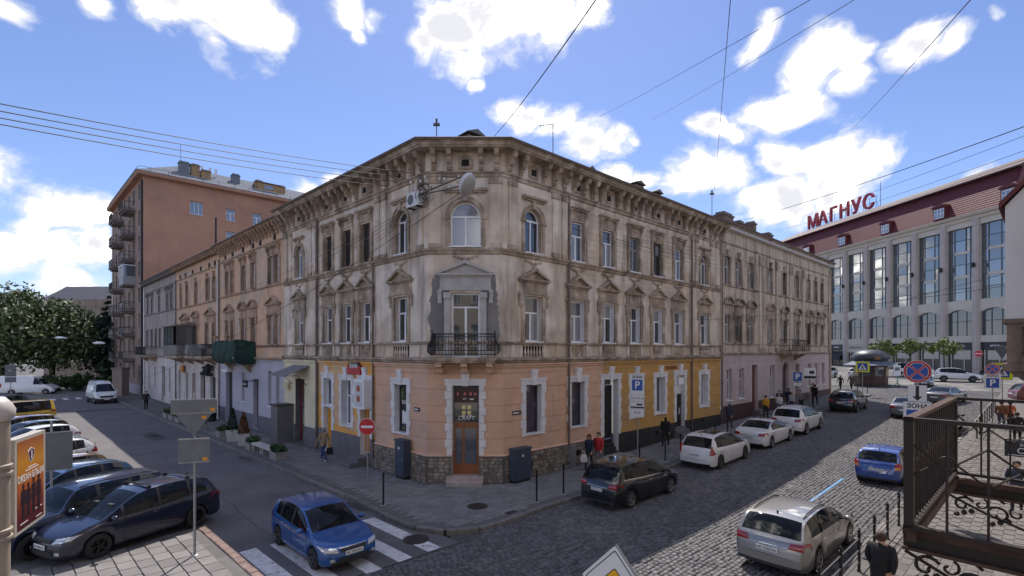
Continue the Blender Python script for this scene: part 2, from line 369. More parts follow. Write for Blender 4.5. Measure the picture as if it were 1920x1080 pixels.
def lay(parent, name, cells, m, base, nind, variants, frame):
    """cells: (x along frame, y into frame, variant); the largest in view become objects, the rest one joined part"""
    meshes = []
    for vs, fs in variants:
        b = MB(); b.add(vs, fs, m); meshes.append(b.mesh(name))
    sc = []
    for i, (x, y, v) in enumerate(cells):
        p = frame.w(x, y); z = zg(p[0], p[1]) + base; ok = in_view((p[0], p[1], z), 4)
        sc.append((p[1] if ok else 1e6 + p[1], i, p, z))
    order = sorted(range(len(cells)), key=lambda i: sc[i][0])
    for i in order[:nind]:
        _, k, p, z = sc[i]; obj(name, meshes[cells[i][2]], parent, (p[0], p[1], z), frame.a + random.choice((0, math.pi)) + random.uniform(-.03, .03))
    b = MB(); V = []; F = []; ca, sa = frame.u
    for i in order[nind:]:
        _, k, p, z = sc[i]; vs, fs = variants[cells[i][2]]; n = len(V); an = frame.a + random.gauss(0, .035); ca, sa = math.cos(an), math.sin(an); dz_ = random.gauss(0, .003)
        V.extend((p[0] + ca * x - sa * y, p[1] + sa * x + ca * y, z + h + dz_) for x, y, h in vs); F.extend([n + a for a in f] for f in fs)
    if V:
        b.add(V, F, m); o = obj(name + '_field', b, parent); o['kind'] = 'stuff'
var = [sett_mesh(random.uniform(.14, .21), random.uniform(.118, .132), .045, .009) for _ in range(18)]
cells = []; o_ = 3.28; row = 0
while o_ < 12.1:
    s_ = (-13 if o_ > 3.95 else -4.4) + random.uniform(0, .2)
    while s_ < 57:
        v = random.randrange(len(var)); w = max(x for x, y, z in var[v][0]) * 2
        if not (o_ <= 3.95 and s_ < -4.4): cells.append((s_ + w / 2, -o_ - random.gauss(0, .011) - .035 * math.sin(s_ * .55 + 1.3 * math.sin(s_ * .21)), v))
        s_ += w + .016
    o_ += .142
lay(cs, 'cobblestone', cells, m_cob, ROAD - .02, 300, var, FR)
# fix small lateral sett jitter only; blue parking line, laid on the stones
b = rstrip('', [(5.5, 9.64, 9.75), (11.2, 9.64, 9.75)], ROAD + .032, m_blue); obj('parking_line', b, cs)
b = rstrip('', [(15.5, 9.64, 9.75), (20, 9.64, 9.75)], ROAD + .032, m_blue); obj('parking_line', b, cs)
# pavement round the corner house
ARC = [(-4.5, 17.44), (-3.95, 16.83), (-3.31, 16.21), (-2.73, 15.87), (-2.2, 15.72), (-1.61, 15.77), (-1.1, 15.95), (-.5, 16.4), (.77, 17.79), (2.04, 19.0)]
kerb_path = [Lw(s, 3.2) for s in (64, 40, 20, 12, 6, 2, -.5)] + ARC + [Rw(s, 3.25) for s in (2, 4, 6, 8, 12, 20, 30, 40, 47)]
wall_path = [Lw(s, -.1) for s in (64, 40, 20, 12, 6, 2, .3)] + [(-3.6, 21.3)] * 2 + [(-3.2, 21.35), (-2.7, 21.35), (-2.2, 21.35), (-1.7, 21.35), (-1.2, 21.35), (-.8, 21.35), (-.38, 21.3), (-.3, 21.4)] + [Rw(s, -.1) for s in (2, 4, 6, 8, 12, 20, 30, 40, 47)]
b = MB(); n = len(kerb_path)
vs = [(p[0], p[1], zg(*p) + PAVE) for p in wall_path] + [(p[0], p[1], zg(*p) + PAVE) for p in kerb_path]
b.add(vs, [(i, i + n, i + n + 1, i + 1) for i in range(n - 1)], m_pave)
pv = struct('pavement', b)
def tiles(fr, x0, x1, y0, y1, w, l, poly, gap=.012, stagger=.5):
    c = []; j = 0; y = y0
    while y < y1:
        x = x0 + (stagger * w if j % 2 else 0)
        while x < x1:
            if all(pip(fr.w(x + a * w * .45, y + bb * l * .45)[:2], poly) for a in (-1, 1) for bb in (-1, 1)): c.append((x, y, random.randrange(4)))
            x += w
        y += l; j += 1
    return c
def slab_var(w, l, h=.03, gap=.014):
    r = []
    for i in range(4):
        a, c = w / 2 - gap / 2, l / 2 - gap / 2; t = [random.uniform(-.004, .004) for _ in range(4)]
        vs = [(-a, -c, 0), (a, -c, 0), (a, c, 0), (-a, c, 0), (-a + .006, -c + .006, h + t[0]), (a - .006, -c + .006, h + t[1]), (a - .006, c - .006, h + t[2]), (-a + .006, c - .006, h + t[3])]
        r.append((vs, [(0, 1, 5, 4), (1, 2, 6, 5), (2, 3, 7, 6), (3, 0, 4, 7), (4, 5, 6, 7)]))
    return r
def inset_poly(): return [kerb_path[i] for i in range(len(kerb_path))] + [wall_path[i] for i in range(len(wall_path) - 1, -1, -1)]
kp = [(p[0], p[1]) for p in kerb_path]
ctr = Vector((-2, 24))
kin = [tuple(Vector(p) + (ctr - Vector(p)).normalized() * .22) if 5 < i < 17 else p for i, p in enumerate(kp)]
kin = [Lw(s, 2.98) for s in (30, 12, 6, 2, -.5)] + [tuple(Vector(p) + (ctr - Vector(p)).normalized() * .22) for p in ARC] + [Rw(s, 3.03) for s in (2, 8, 30)]
poly_c = kin + [Rw(30, .05), Rw(.05, .05), (-.37, 21.2), (-3.62, 21.2), Lw(.05, .05), Lw(30, .05)]
cells = tiles(FR, -12, 29, -4.5, 30, .42, .21, poly_c)
lay(pv, 'paving_slab', cells, m_slab, PAVE, 280, slab_var(.42, .21, .012), FR)
m_cov = m_iron
def manhole(p, z, r, par):
    b = MB(); b.lathe([(r * 1.12, 0), (r * 1.12, .02), (r * 1.02, .022), (r * 1.0, .012), (r * .96, .014), (r * .96, .024), (.01, .024)], m_iron, 28)
    for k in range(-3, 4): b.box(-r * .7, r * .7, k * r * .22 - .012, k * r * .22 + .012, .024, .031, m_iron)
    obj('manhole_cover', b.mesh('manhole_cover', 40), par, (p[0], p[1], z), .6)
manhole((-1.26, 18.03), PAVE + .01, .34, pv); manhole((-2.94, 15.2), ROAD, .36, road_l); manhole(Lw(23.6, 5.4), ROAD, .35, road_l)
b = MB(); b.box(-.22, .22, -.09, .09, 0, .02, m_iron); obj('drain_cover', b, pv, (-.05, 17.35, PAVE + .008), .75)
# kerb stones
kb = MB(); kb.sweep(kerb_path, [(-.16, -.14), (-.02, -.14), (-.02, -.1), (-.16, -.1)], m_kerb)
kerb = struct('kerb', kb)
def kerb_run(path, par, out=.0, w=.17, h0=-.13, h1=.065, far=26, L=.95, m=m_kerb):
    P = [Vector(p) for p in path]; seg = 0; pos = P[0].copy(); i = 0; joined = MB()
    pts = []; 
    for a, c in zip(P, P[1:]):
        n = max(1, round((c - a).length / .1)); pts += [a.lerp(c, k / n) for k in range(n)]
    pts.append(P[-1]); d = 0; st = [pts[0]]
    for a, c in zip(pts, pts[1:]):
        d += (c - a).length
        if d >= L: st.append(c); d = 0
    for a, c in zip(st, st[1:]):
        t = (c - a); l = t.length; mid = (a + c) / 2; ang = math.atan2(t.y, t.x); jz = random.uniform(-.01, .01)
        z = zg(mid.x, mid.y); near = in_view((mid.x, mid.y, z), 40) and mid.y < far
        b = MB(); x = l / 2 - .008; k = .02
        vs = [(-x, -w, h0), (x, -w, h0), (x, 0, h0), (-x, 0, h0), (-x, -w, h1 - k), (x, -w, h1 - k), (x, 0, h1 + jz), (-x, 0, h1 + jz), (-x, -w + k, h1 + jz), (x, -w + k, h1 + jz)]
        fs = [(0, 1, 5, 4), (4, 5, 9, 8), (8, 9, 6, 7), (2, 3, 7, 6), (1, 2, 6, 9, 5), (3, 0, 4, 8, 7)]
        if near: b.add(vs, fs, m); obj('kerb_stone', b, par, (mid.x, mid.y, z), ang)
        else:
            ca, sa = math.cos(ang), math.sin(ang); joined.add([(mid.x + ca * p[0] - sa * p[1], mid.y + sa * p[0] + ca * p[1], z + p[2]) for p in vs], fs, m)
    if joined.v: obj('kerb_row', joined, par)['kind'] = 'stuff'
kerb_run(kerb_path, kerb)
# pavement on the near side of the cobbled street
KO = 12.3
near_pv = struct('near_pavement', rstrip('', [(-30, KO, 17.4), (60, KO, 17.4)], PAVE, m_pave))
poly_n = [Rw(-12, KO + .2), Rw(30, KO + .2), Rw(30, 17), Rw(-12, 17)]
m_slab3 = mat('near_slabs', (.14, .13, .122), .85, var=.2, vscale=1.2, bump=.3, bscale=60, rnd=.13)
cells = tiles(FR, -11, 29, -17, -12.4, .5, .25, poly_n)
lay(near_pv, 'paving_slab', cells, m_slab3, PAVE, 200, slab_var(.5, .25, .012), FR)
k2 = MB(); k2.sweep([Rw(s, KO) for s in (60, 20, 8, 4, 0, -13)], [(-.16, -.14), (-.02, -.14), (-.02, -.1), (-.16, -.1)], m_kerb); kerb2 = struct('near_kerb', k2)
kerb_run([Rw(s, KO) for s in (50, 30, 20, 12, 8, 4, 0, -13)], kerb2)
# paved square bottom left, with its flush border
poly_p = [Lw(1.15, 8.05), Lw(-13, 8.05), Lw(-13, 24), Lw(1.15, 24)]
b = MB(); b.add([(p[0], p[1], -.045) for p in poly_p], [(0, 1, 2, 3)], m_pave); sq = struct('paved_square', b)
poly_q = [Lw(.95, 8.3), Lw(-12, 8.3), Lw(-12, 20), Lw(.95, 20)]
cells = tiles(FL, -1, 12, -20, -8.3, .6, .4, poly_q, stagger=.35)
lay(sq, 'paving_slab', cells, m_slab2, -.045, 300, slab_var(.6, .4, .035, .02), FL)
kerb_run([Lw(s, 8.08) for s in (1.1, -12)], sq, w=.22, h0=-.1, h1=-.005, L=.4, m=m_red)
# ================================================================ house parts
def glass(name, col, rough=.04): return mat(name, col, rough, spec=.9, ior=1.75)
G_DARK = glass('glass_dark', (.02, .024, .03)); G_MID = glass('glass_mid', (.09, .10, .12), .08); G_CURT = glass('glass_curtained', (.24, .24, .265), .12); G_SKY = glass('glass_pale', (.2, .24, .31), .05)
GL = [G_DARK, G_MID, G_MID, G_CURT, G_DARK, G_SKY]
FRM_W = mat('window_white', (.78, .78, .8), .4); FRM_B = mat('window_old_brown', (.085, .055, .045), .7, var=.3, vscale=6); FRM_D = mat('window_dark', (.05, .045, .045), .5); FRM_G = mat('window_grey_wood', (.3, .28, .26), .7, var=.2, vscale=6)
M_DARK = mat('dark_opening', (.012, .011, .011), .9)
m_lead = mat('zinc_sheet', (.30, .31, .33), .45, metal=.7, var=.2, vscale=2)
m_rust = mat('rusty_gutter', (.16, .125, .11), .6, metal=.3, var=.3, vscale=3)
_WM = {}
def bars(b, rects, y0, y1, m):
    for a, c, d, e in rects: b.box(a, c, y0, y1, d, e, m)
def win_parts(w, h, style, fm):
    key = (round(w, 3), round(h, 3), style, fm.name)
    if key in _WM: return _WM[key]
    b = MB(); t = .072; panes = []
    if style == 'arch':
        zs = h - w / 2; r = w / 2
        bars(b, [(-r, -r + t, 0, zs), (r - t, r, 0, zs), (-r + t, r - t, 0, t), (-r + t, r - t, zs - .02, zs + .06), (-.035, .035, t, zs - .02)], 0, .07, fm)
        n = 12; arc = [(math.cos(math.pi * i / n), math.sin(math.pi * i / n)) for i in range(n + 1)]
        for (c0, s0), (c1, s1) in zip(arc, arc[1:]):
            b.poly_y([(r * c0, zs + r * s0), ((r - t) * c0, zs + (r - t) * s0), ((r - t) * c1, zs + (r - t) * s1), (r * c1, zs + r * s1)], 0, .07, fm)
        panes = [[(-r + t, t), (-.035, t), (-.035, zs - .02), (-r + t, zs - .02)], [(.035, t), (r - t, t), (r - t, zs - .02), (.035, zs - .02)],
                 [((r - t) * c, zs + .06 + (r - t - .06) * s_ if s_ > 1e-6 else zs + .06) for c, s_ in arc]]
    else:
        x = w / 2; zt = h * {'t': .64, 'tm': .64, 'low': .33, 'door': .78}.get(style, .64)
        bars(b, [(-x, -x + t, 0, h), (x - t, x, 0, h), (-x + t, x - t, 0, t), (-x + t, x - t, h - t, h)], 0, .07, fm)
        if style in ('t', 'tm', 'door'):
            bars(b, [(-x + t, x - t, zt - .035, zt + .035), (-.05, .05, t, zt - .035)], 0, .07, fm)
            panes = [[(-x + t, t), (-.035, t), (-.035, zt - .035), (-x + t, zt - .035)], [(.035, t), (x - t, t), (x - t, zt - .035), (.035, zt - .035)]]
            if style == 'tm':
                bars(b, [(-.03, .03, zt + .035, h - t)], 0, .07, fm)
                panes += [[(-x + t, zt + .035), (-.03, zt + .035), (-.03, h - t), (-x + t, h - t)], [(.03, zt + .035), (x - t, zt + .035), (x - t, h - t), (.03, h - t)]]
            else: panes.append([(-x + t, zt + .035), (x - t, zt + .035), (x - t, h - t), (-x + t, h - t)])
        elif style == 'two':
            bars(b, [(-.035, .035, t, h - t)], 0, .07, fm)
            panes = [[(-x + t, t), (-.035, t), (-.035, h - t), (-x + t, h - t)], [(.035, t), (x - t, t), (x - t, h - t), (.035, h - t)]]
        elif style == 'three':
            q = w / 3; bars(b, [(-q / 2 - .03, -q / 2 + .03, t, h - t), (q / 2 - .03, q / 2 + .03, t, h - t)], 0, .07, fm)
            for a in (-1, 0, 1): panes.append([(a * q - q / 2 + .04, t), (a * q + q / 2 - .04, t), (a * q + q / 2 - .04, h - t), (a * q - q / 2 + .04, h - t)])
        elif style == 'one': panes = [[(-x + t, t), (x - t, t), (x - t, h - t), (-x + t, h - t)]]
    fr = b.mesh('window'); pm = {}
    _WM[key] = (fr, panes, pm); return _WM[key]
_SM = {}
def window(par, fr, x, z, w, h, style='t', fm=FRM_W, gl=None, depth=.2, sill=.06, sm=None, name='window'):
    me, panes, pm = win_parts(w, h, style, fm)
    o = put(par, fr, name, me, x, depth, z)
    for i, p in enumerate(panes):
        g_ = gl if gl else random.choice(GL)
        if (i, g_.name) not in pm:
            b = MB(); b.add([(a, .035, c) for a, c in p], [tuple(range(len(p)))], g_); pm[(i, g_.name)] = b.mesh('pane')
        obj('pane', pm[(i, g_.name)], o)
    if sill:
        sm = sm or FRM_W; k = (round(w, 2), round(depth, 2), sm.name)
        if k not in _SM:
            b = MB(); b.box(-w / 2 - .06, w / 2 + .06, -depth - .09, 0, -.05, -.002, sm); _SM[k] = b.mesh('sill')
        obj('sill', _SM[k], o)
    return o
def shared(fn):
    c = {}
    def g_(*a):
        k = tuple(q.name if hasattr(q, 'name') else q for q in a)
        if k not in c: c[k] = fn(*a)
        return c[k]
    return g_
@shared
def pediment(w, h, kind, m):
    """head over a window: architrave, frieze with swag, cornice and gable; z = 0 at the window top"""
    b = MB(); x = w / 2
    b.box(-x + .1, x - .1, -.07, .03, .05, .16, m); b.box(-x + .13, x - .13, -.045, .03, .16, .5 * h, m)
    b.box(-x + .06, x - .06, -.11, .03, .5 * h, .5 * h + .07, m); b.box(-x, x, -.2, .03, .5 * h + .07, .5 * h + .15, m)
    z = .5 * h + .15
    for s_ in (-1, 1):
        b.poly_y([(s_ * (x - .05), -.5), (s_ * (x - .22), -.5), (s_ * (x - .2), -.05), (s_ * (x - .03), -.05)][::s_], -.06, .03, m)
        b.box(s_ * (x - .12) - .1, s_ * (x - .12) + .1, -.1, .03, -.06, .05, m)
    for i in range(-4, 5):
        b.lathe([(.045, -.07), (.03, -.085), (.005, -.09)], m, 6, (i * (x - .2) / 5, .03, .16 + (.5 * h - .16) * (.5 + .12 * math.cos(i * 1.6))), 'y')
    if kind == 'tri':
        b.poly_y([(-x + .06, z), (x - .06, z), (0, h + .02)], -.05, .03, m)
        for s_ in (-1, 1):
            p = [(s_ * x, z), (s_ * (x - .16), z), (0, h - .06), (0, h + .1)]
            b.poly_y(p if s_ < 0 else p[::-1], -.22, .03, m)
    elif kind == 'arc':
        n = 10; A = [(-x + 2 * x * i / n, z + (h - z) * math.sin(math.pi * i / n) ** .8) for i in range(n + 1)]
        b.poly_y(A[::-1], -.05, .03, m)
        for (x0, z0), (x1, z1) in zip(A, A[1:]): b.poly_y([(x0, z0 - .03), (x1, z1 - .03), (x1, z1 + .09), (x0, z0 + .09)], -.22, .03, m)
    elif kind == 'flat': b.box(-x - .03, x + .03, -.26, .03, z, z + .07, m)
    return b.mesh('window_head')
@shared
def straight_head(w, m):
    """console-borne straight cornice with a carved frieze, top floor"""
    b = MB(); x = w / 2
    b.box(-x, x, -.24, .03, .58, .68, m); b.box(-x + .05, x - .05, -.16, .03, .5, .58, m); b.box(-x + .12, x - .12, -.05, .03, .08, .5, m)
    for s_ in (-1, 1): b.poly_x([(-.18, .5), (-.2, .4), (-.1, .22), (-.06, .05), (.03, .05), (.03, .5)], s_ * (x - .16) - .07, s_ * (x - .16) + .07, m)
    b.lathe([(.15, -.05), (.13, -.11), (.05, -.14), (.005, -.14)], m, 8, (0, .03, .3), 'y')
    for i in (-2, -1, 1, 2): b.lathe([(.07, -.05), (.05, -.09), (.005, -.1)], m, 6, (i * .16, .03, .27 + .05 * abs(i)), 'y')
    return b.mesh('window_head')
@shared
def arch_head(w, hgt, m):
    """archivolt, imposts and keystone round an arched window; z = 0 at the sill"""
    b = MB(); r = w / 2; zs = hgt - r; n = 14
    A = [(math.cos(math.pi * i / n), math.sin(math.pi * i / n)) for i in range(n + 1)]
    for (c0, s0), (c1, s1) in zip(A, A[1:]):
        for ra, rb, y in ((r + .02, r + .15, -.05), (r + .15, r + .2, -.09)):
            b.poly_y([(ra * c0, zs + ra * s0), (rb * c0, zs + rb * s0), (rb * c1, zs + rb * s1), (ra * c1, zs + ra * s1)][::-1], y, .03, m)
    for s_ in (-1, 1):
        b.box(min(s_ * r, s_ * (r + .26)), max(s_ * r, s_ * (r + .26)), -.1, .03, zs - .12, zs, m); b.box(min(s_ * (r + .03), s_ * (r + .2)), max(s_ * (r + .03), s_ * (r + .2)), -.05, .03, .02, zs - .12, m)
    b.poly_y([(-.09, zs + r - .02), (.09, zs + r - .02), (.14, zs + r + .3), (-.14, zs + r + .3)], -.14, .03, m)
    b.box(-w * .72, w * .72, -.2, .03, hgt + .42, hgt + .52, m); b.box(-w * .66, w * .66, -.12, .03, hgt + .34, hgt + .42, m)
    return b.mesh('window_arch')
@shared
def bracket(h, d, w, m):
    b = MB(); x = w / 2
    b.poly_x([(-d, h), (-d, h * .86), (-d * .92, h * .72), (-d * .6, h * .62), (-d * .66, h * .5), (-d * .5, h * .36), (-d * .28, h * .3), (-d * .34, h * .18), (-d * .2, .05 * h), (-.04, 0), (.03, 0), (.03, h)], -x, x, m)
    b.box(-x - .025, x + .025, -d - .02, .03, h * .9, h, m)
    return b.mesh('cornice_bracket')
@shared
def baluster(h, m):
    b = MB(); b.lathe([(.05, 0), (.05, .05 * h), (.03, .1 * h), (.062, .3 * h), (.055, .42 * h), (.025, .68 * h), (.03, .9 * h), (.05, .94 * h), (.05, h)], m, 8)
    return b.mesh('baluster', 50)
@shared
def rosette(m):
    b = MB(); b.box(-.44, .44, -.02, .03, 0, .56, m); b.lathe([(.2, -.02), (.19, -.06), (.15, -.065), (.13, -.04), (.09, -.05), (.06, -.09), (.005, -.1)], m, 14, (0, 0, .27), 'y')
    for i in (-1, 1): b.poly_y([(i * .22, .36), (i * .4, .48), (i * .36, .2), (i * .22, .16)][::i], -.055, 0, m)
    return b.mesh('rosette_panel', 40)
@shared
def toothed_surround(w, h, z0, m, jamb, door):
    """white quoined surround with keystone; z = 0 at the opening's foot, local opening 0..h"""
    b = MB(); n = max(3, round((h + .1) / .36)); st = (h + .1) / n; x = w / 2
    for s_ in (-1, 1):
        for i in range(n):
            e = .3 if i % 2 else .22
            a, c = sorted((s_ * x, s_ * (x + e))); b.box(a, c, -.05, .02, -(0 if door else .1) + i * st + .008, -(0 if door else .1) + (i + 1) * st - .008, m)
    b.box(-x - .3, x + .3, -.055, .02, h, h + .28, m); b.box(-x - .33, x + .33, -.09, .02, h + .2, h + .29, m)
    b.poly_y([(-.13, h - .02), (.13, h - .02), (.19, h + .5), (-.19, h + .5)], -.12, .02, m); b.poly_y([(-.16, h + .5), (.16, h + .5), (.2, h + .68), (-.2, h + .68)], -.15, .02, m)
    return b.mesh('window_surround')
def pipe(par, fr, x, z0, z1, m, r=.055, off=.1, top=None):
    b = MB(); pts = [(0, -off, z0 - 0), (0, -off, z1)]
    if top: pts += [(top, -.55, z1 + .5)]
    b.tube(pts, r, m, 8)
    z = z0 + .8
    while z < z1 - .3: b.tube([(0, -off, z), (0, -off, z + .05)], r + .015, m, 8); b.box(-.02, .02, -off, .02, z, z + .04, m); z += 2.1
    return put(par, fr, 'downpipe', b.mesh('downpipe', 50), x, 0, 0)
def text_mesh(body, size, m, depth=.004, align='CENTER', shear=0., bold=0., spacing=1.):
    c = bpy.data.curves.new('lettering', 'FONT'); c.body = body; c.size = size; c.extrude = depth; c.align_x = align; c.align_y = 'CENTER'; c.shear = shear; c.offset = bold; c.space_character = spacing
    c.resolution_u = 3
    o = bpy.data.objects.new('lettering', c); COL.objects.link(o)
    dg = bpy.context.evaluated_depsgraph_get(); me = bpy.data.meshes.new_from_object(o.evaluated_get(dg)); bpy.data.objects.remove(o)
    me.transform(Matrix.Rotation(math.pi / 2, 4, 'X')); me.materials.clear(); me.materials.append(m); me.name = 'lettering'; return me
def roof_loft(par, path, z0, z1, inset, m, over=.0):
    """pitched roof behind an eaves line (world path)"""
    b = MB(); l = par.location; b.sweep([(p[0] - l.x, p[1] - l.y) for p in path], [(over, z0 - l.z), (over, z0 + .06 - l.z), (-inset, z1 - l.z), (-inset - .1, z1 - l.z), (-inset * 2, z0 - l.z)], m)
    return obj('roof', b, par)
def chimney(par, x, y, z, w, d, h, m, caps=True, cm=None):
    b = MB(); b.box(-w / 2, w / 2, -d / 2, d / 2, -1.2, h, m); b.box(-w / 2 - .07, w / 2 + .07, -d / 2 - .07, d / 2 + .07, h, h + .12, cm or m); b.box(-w / 2 + .06, w / 2 - .06, -d / 2 + .06, d / 2 - .06, h + .12, h + .3, m)
    if caps: b.poly_y([(-w / 2 - .08, h + .38), (w / 2 + .08, h + .38), (0, h + .62)], -d / 2 - .08, d / 2 + .08, cm or m)
    l = par.location; return obj('chimney', b, par, (x - l.x, y - l.y, z - l.z), FR.a)
# ================================================================ the corner house
m_pl = mat('old_plaster', (.56, .45, .345), .9, var=.2, vscale=1.1, bump=.35, bscale=18, col2=(.66, .575, .49), mix2=(.45, .58), scale2=.6, streak=(.25, .205, .165), smix=(.49, .75))
m_pl2 = mat('weathered_stucco', (.37, .285, .21), .9, var=.32, vscale=2.2, bump=.45, bscale=22, col2=(.47, .385, .31), mix2=(.52, .64), scale2=1.1, streak=(.11, .088, .072), smix=(.48, .72))
m_plg = mat('bare_cement', (.185, .175, .172), .95, var=.14, vscale=1.5, bump=.3, bscale=25, col2=(.23, .215, .205), mix2=(.5, .6), scale2=.7)
m_peach = mat('peach_paint', (.64, .395, .27), .8, col2=(.58, .385, .285), mix2=(.5, .6), scale2=.7, var=.1, vscale=1.6, bump=.12, bscale=40, streak=(.44, .27, .2), smix=(.6, .85))
m_ochre = mat('ochre_paint', (.52, .29, .085), .8, col2=(.47, .285, .12), mix2=(.5, .6), scale2=.7, var=.1, vscale=1.6, bump=.12, bscale=40, streak=(.37, .2, .07), smix=(.6, .85))
m_orng = mat('orange_paint', (.74, .375, .09), .8, var=.08, vscale=.8, bump=.12, bscale=40, col2=(.66, .42, .24), mix2=(.52, .56), scale2=.35)
m_cream = mat('cream_paint', (.70, .62, .44), .8, var=.1, vscale=.8, bump=.12, bscale=40, streak=(.5, .42, .3), smix=(.6, .85))
m_wtrim = mat('white_trim', (.70, .68, .68), .75, var=.1, vscale=3, bump=.15, streak=(.48, .46, .46), smix=(.58, .8))
m_stone = mat('rubble_stone', (.24, .2, .165), .9, var=.3, vscale=3, bump=.4, bscale=25, rnd=.35)
m_mort = mat('plinth_mortar', (.15, .13, .115), .95, var=.2, vscale=3, bump=.4)
m_blkp = mat('black_plinth', (.028, .024, .024), .6, var=.2, vscale=3)
m_gryp = mat('grey_plinth', (.15, .14, .15), .8, var=.15, vscale=2, bump=.2)
m_roof = mat('sheet_roof', (.10, .095, .095), .5, metal=.4, var=.2, vscale=1)
m_blkir = mat('black_iron', (.012, .012, .013), .5, metal=.3)
m_wood = mat('brown_door_wood', (.25, .085, .025), .45, var=.2, vscale=5, coat=.3)
A = thing('corner_house', 'weathered beige three-storey corner house with peach and ochre ground floor', 'house', (-2, 21.25, 0))
def lpath(*pts): return [(p[0] + 2, p[1] - 21.25) for p in pts]
LE, RE = 15.33, 20.4
PATH = lpath(Lw(LE, 0), Lw(0, 0), FR.w(0)[:2], Rw(RE, 0))
GRV = [1.92, 2.63, 3.34, 4.05, 4.72]           # joints of the rusticated ground floor
def gf_rects(x0, x1, m=None): return [(x0, x1, z, z + .035, .03, m) for z in GRV]
def fine(x0, x1, z0, z1, st=.31):
    r = []; z = z0 + st
    while z < z1 - .1: r.append((x0, x1, z, z + .022, .018, None)); z += st
    return r
# --- right front
b = MB(); R_ = []
R_ += [(4.2, 16.1, 5.2, 13.2, .03, None)] + fine(4.2, 16.1, 6.15, 9.8) + fine(4.2, 16.1, 10.15, 13.1)
R_ = [(a, c, d, e, .03 + f if f < .03 else f, g_) for a, c, d, e, f, g_ in R_]
R_ += [(0, 6.92, 1.2, 5.2, 0, m_peach), (6.92, RE, .9, 5.2, 0, m_ochre), (0, 6.92, -1, 1.2, -.06, m_mort), (6.92, RE, -1, 1.25, -.05, m_blkp)] + gf_rects(0, RE)
W1 = [1.81, 4.9, 7.38, 9.84, 12.23, 14.64, 18.01]
for x in W1:
    R_ += [(x - .56, x + .56, 6.12, 8.17, None, m_wtrim if x not in (1.81,) else m_pl)]
    R_ += [(x - (.5 if x not in (1.81, 18.01) else .52), x + (.5 if x not in (1.81, 18.01) else .52), 10.13, 12.1, None, m_pl2)]
for x, w, z0, z1 in ((1.81, .98, 1.98, 4.18), (4.9, .98, 1.98, 4.18), (10.0, .95, 1.98, 4.15), (12.52, .95, 1.98, 4.15), (18.01, .95, 1.98, 4.15)):
    R_.append((x - w / 2, x + w / 2, z0, z1, None, m_wtrim))
R_ += [(7.0, 8.25, .2, 4.2, None, m_wtrim), (14.35, 15.35, .75, 4.2, None, m_wtrim)]
R_ += [(1.4 - .3, 1.4 + .3, .35, .75, .12, M_DARK), (4.6, 5.1, .5, .8, .12, M_DARK), (11.9, 12.2, .75, .95, .05, M_DARK), (17.6, 17.85, .95, 1.1, .05, M_DARK)]
b.relief(0, RE, -1, 13.3, R_, m_pl)
for x in (1.81, 18.01): b.arch_fill(x, 1.04, 12.1 - .52, m_pl, m_pl2)
put(A, FR, 'wall', b, 0, 0, 0)
# --- left front
XL = {'w1': -2.01, 'w2': -5.18, 'w3': -7.1, 'w4': -9.23, 'w5': -12.97}
b = MB(); R_ = [(-10.43, -4.27, 5.2, 13.2, .03, None)] + [(a, c, d, e, .048, g_) for a, c, d, e, f, g_ in fine(-10.43, -4.27, 6.15, 9.8)]
R_ += [(-4.27, 0, 1.2, 5.2, 0, m_peach), (-10.43, -4.27, .9, 5.2, 0, m_orng), (-LE, -10.43, .9, 5.2, 0, m_cream), (-4.27, 0, -1, 1.2, -.06, m_mort), (-10.43, -4.27, -1, 1.35, -.05, m_gryp), (-LE, -10.43, -1, 1.2, -.05, m_gryp)] + gf_rects(-LE, 0)
for k, x in XL.items():
    R_ += [(x - .52, x + .52, 6.12, 8.17, None, m_pl), (x - .5, x + .5, 10.13, 12.1, None, m_pl2)]
R_ += [(-2.01 - .5, -2.01 + .5, 1.95, 4.18, None, m_wtrim), (-7.1 - .5, -7.1 + .5, 1.75, 4.2, None, m_wtrim), (-9.7, -8.75, .1, 4.2, None, m_wtrim), (-5.6, -4.7, .1, 4.2, None, m_wtrim), (-13.6, -12.3, .1, 4.0, None, m_gryp)]
b.relief(-LE, 0, -1, 13.3, R_, m_pl)
for k in ('w1', 'w5'): b.arch_fill(XL[k], 1.0, 12.1 - .5, m_pl, m_pl2)
put(A, FL, 'wall', b, 0, 0, 0)
# --- chamfer with the shop door, French window and big arched window
cx = CHW / 2
b = MB(); R_ = [(0, CHW, 1.2, 5.2, 0, m_peach), (0, CHW, -1, 1.2, -.06, m_mort)] + gf_rects(0, CHW)
ea, eb = .1, .1
for i in range(26):
    z = 5.7 + i * .13; ea = min(.32, max(.0, ea + random.uniform(-.07, .07))); eb = min(.32, max(.0, eb + random.uniform(-.07, .07))); f_ = max(0, z - 8.75) * .9
    R_ += [(ea + f_, .95, z, z + .13, 0, m_plg), (CHW - .95, CHW - eb - f_ * .8, z, z + .13, 0, m_plg)]
R_ += [(cx - .58, cx + .58, .3, 4.22, None, m_wtrim), (cx - .62, cx + .62, 5.3, 8.2, None, m_wtrim), (cx - .66, cx + .66, 10.18, 12.12, None, m_pl)]
b.relief(0, CHW, -1, 13.3, R_, m_pl); b.arch_fill(cx, 1.32, 12.12 - .66, m_pl, m_pl)
put(A, FC, 'wall', b, 0, 0, 0)
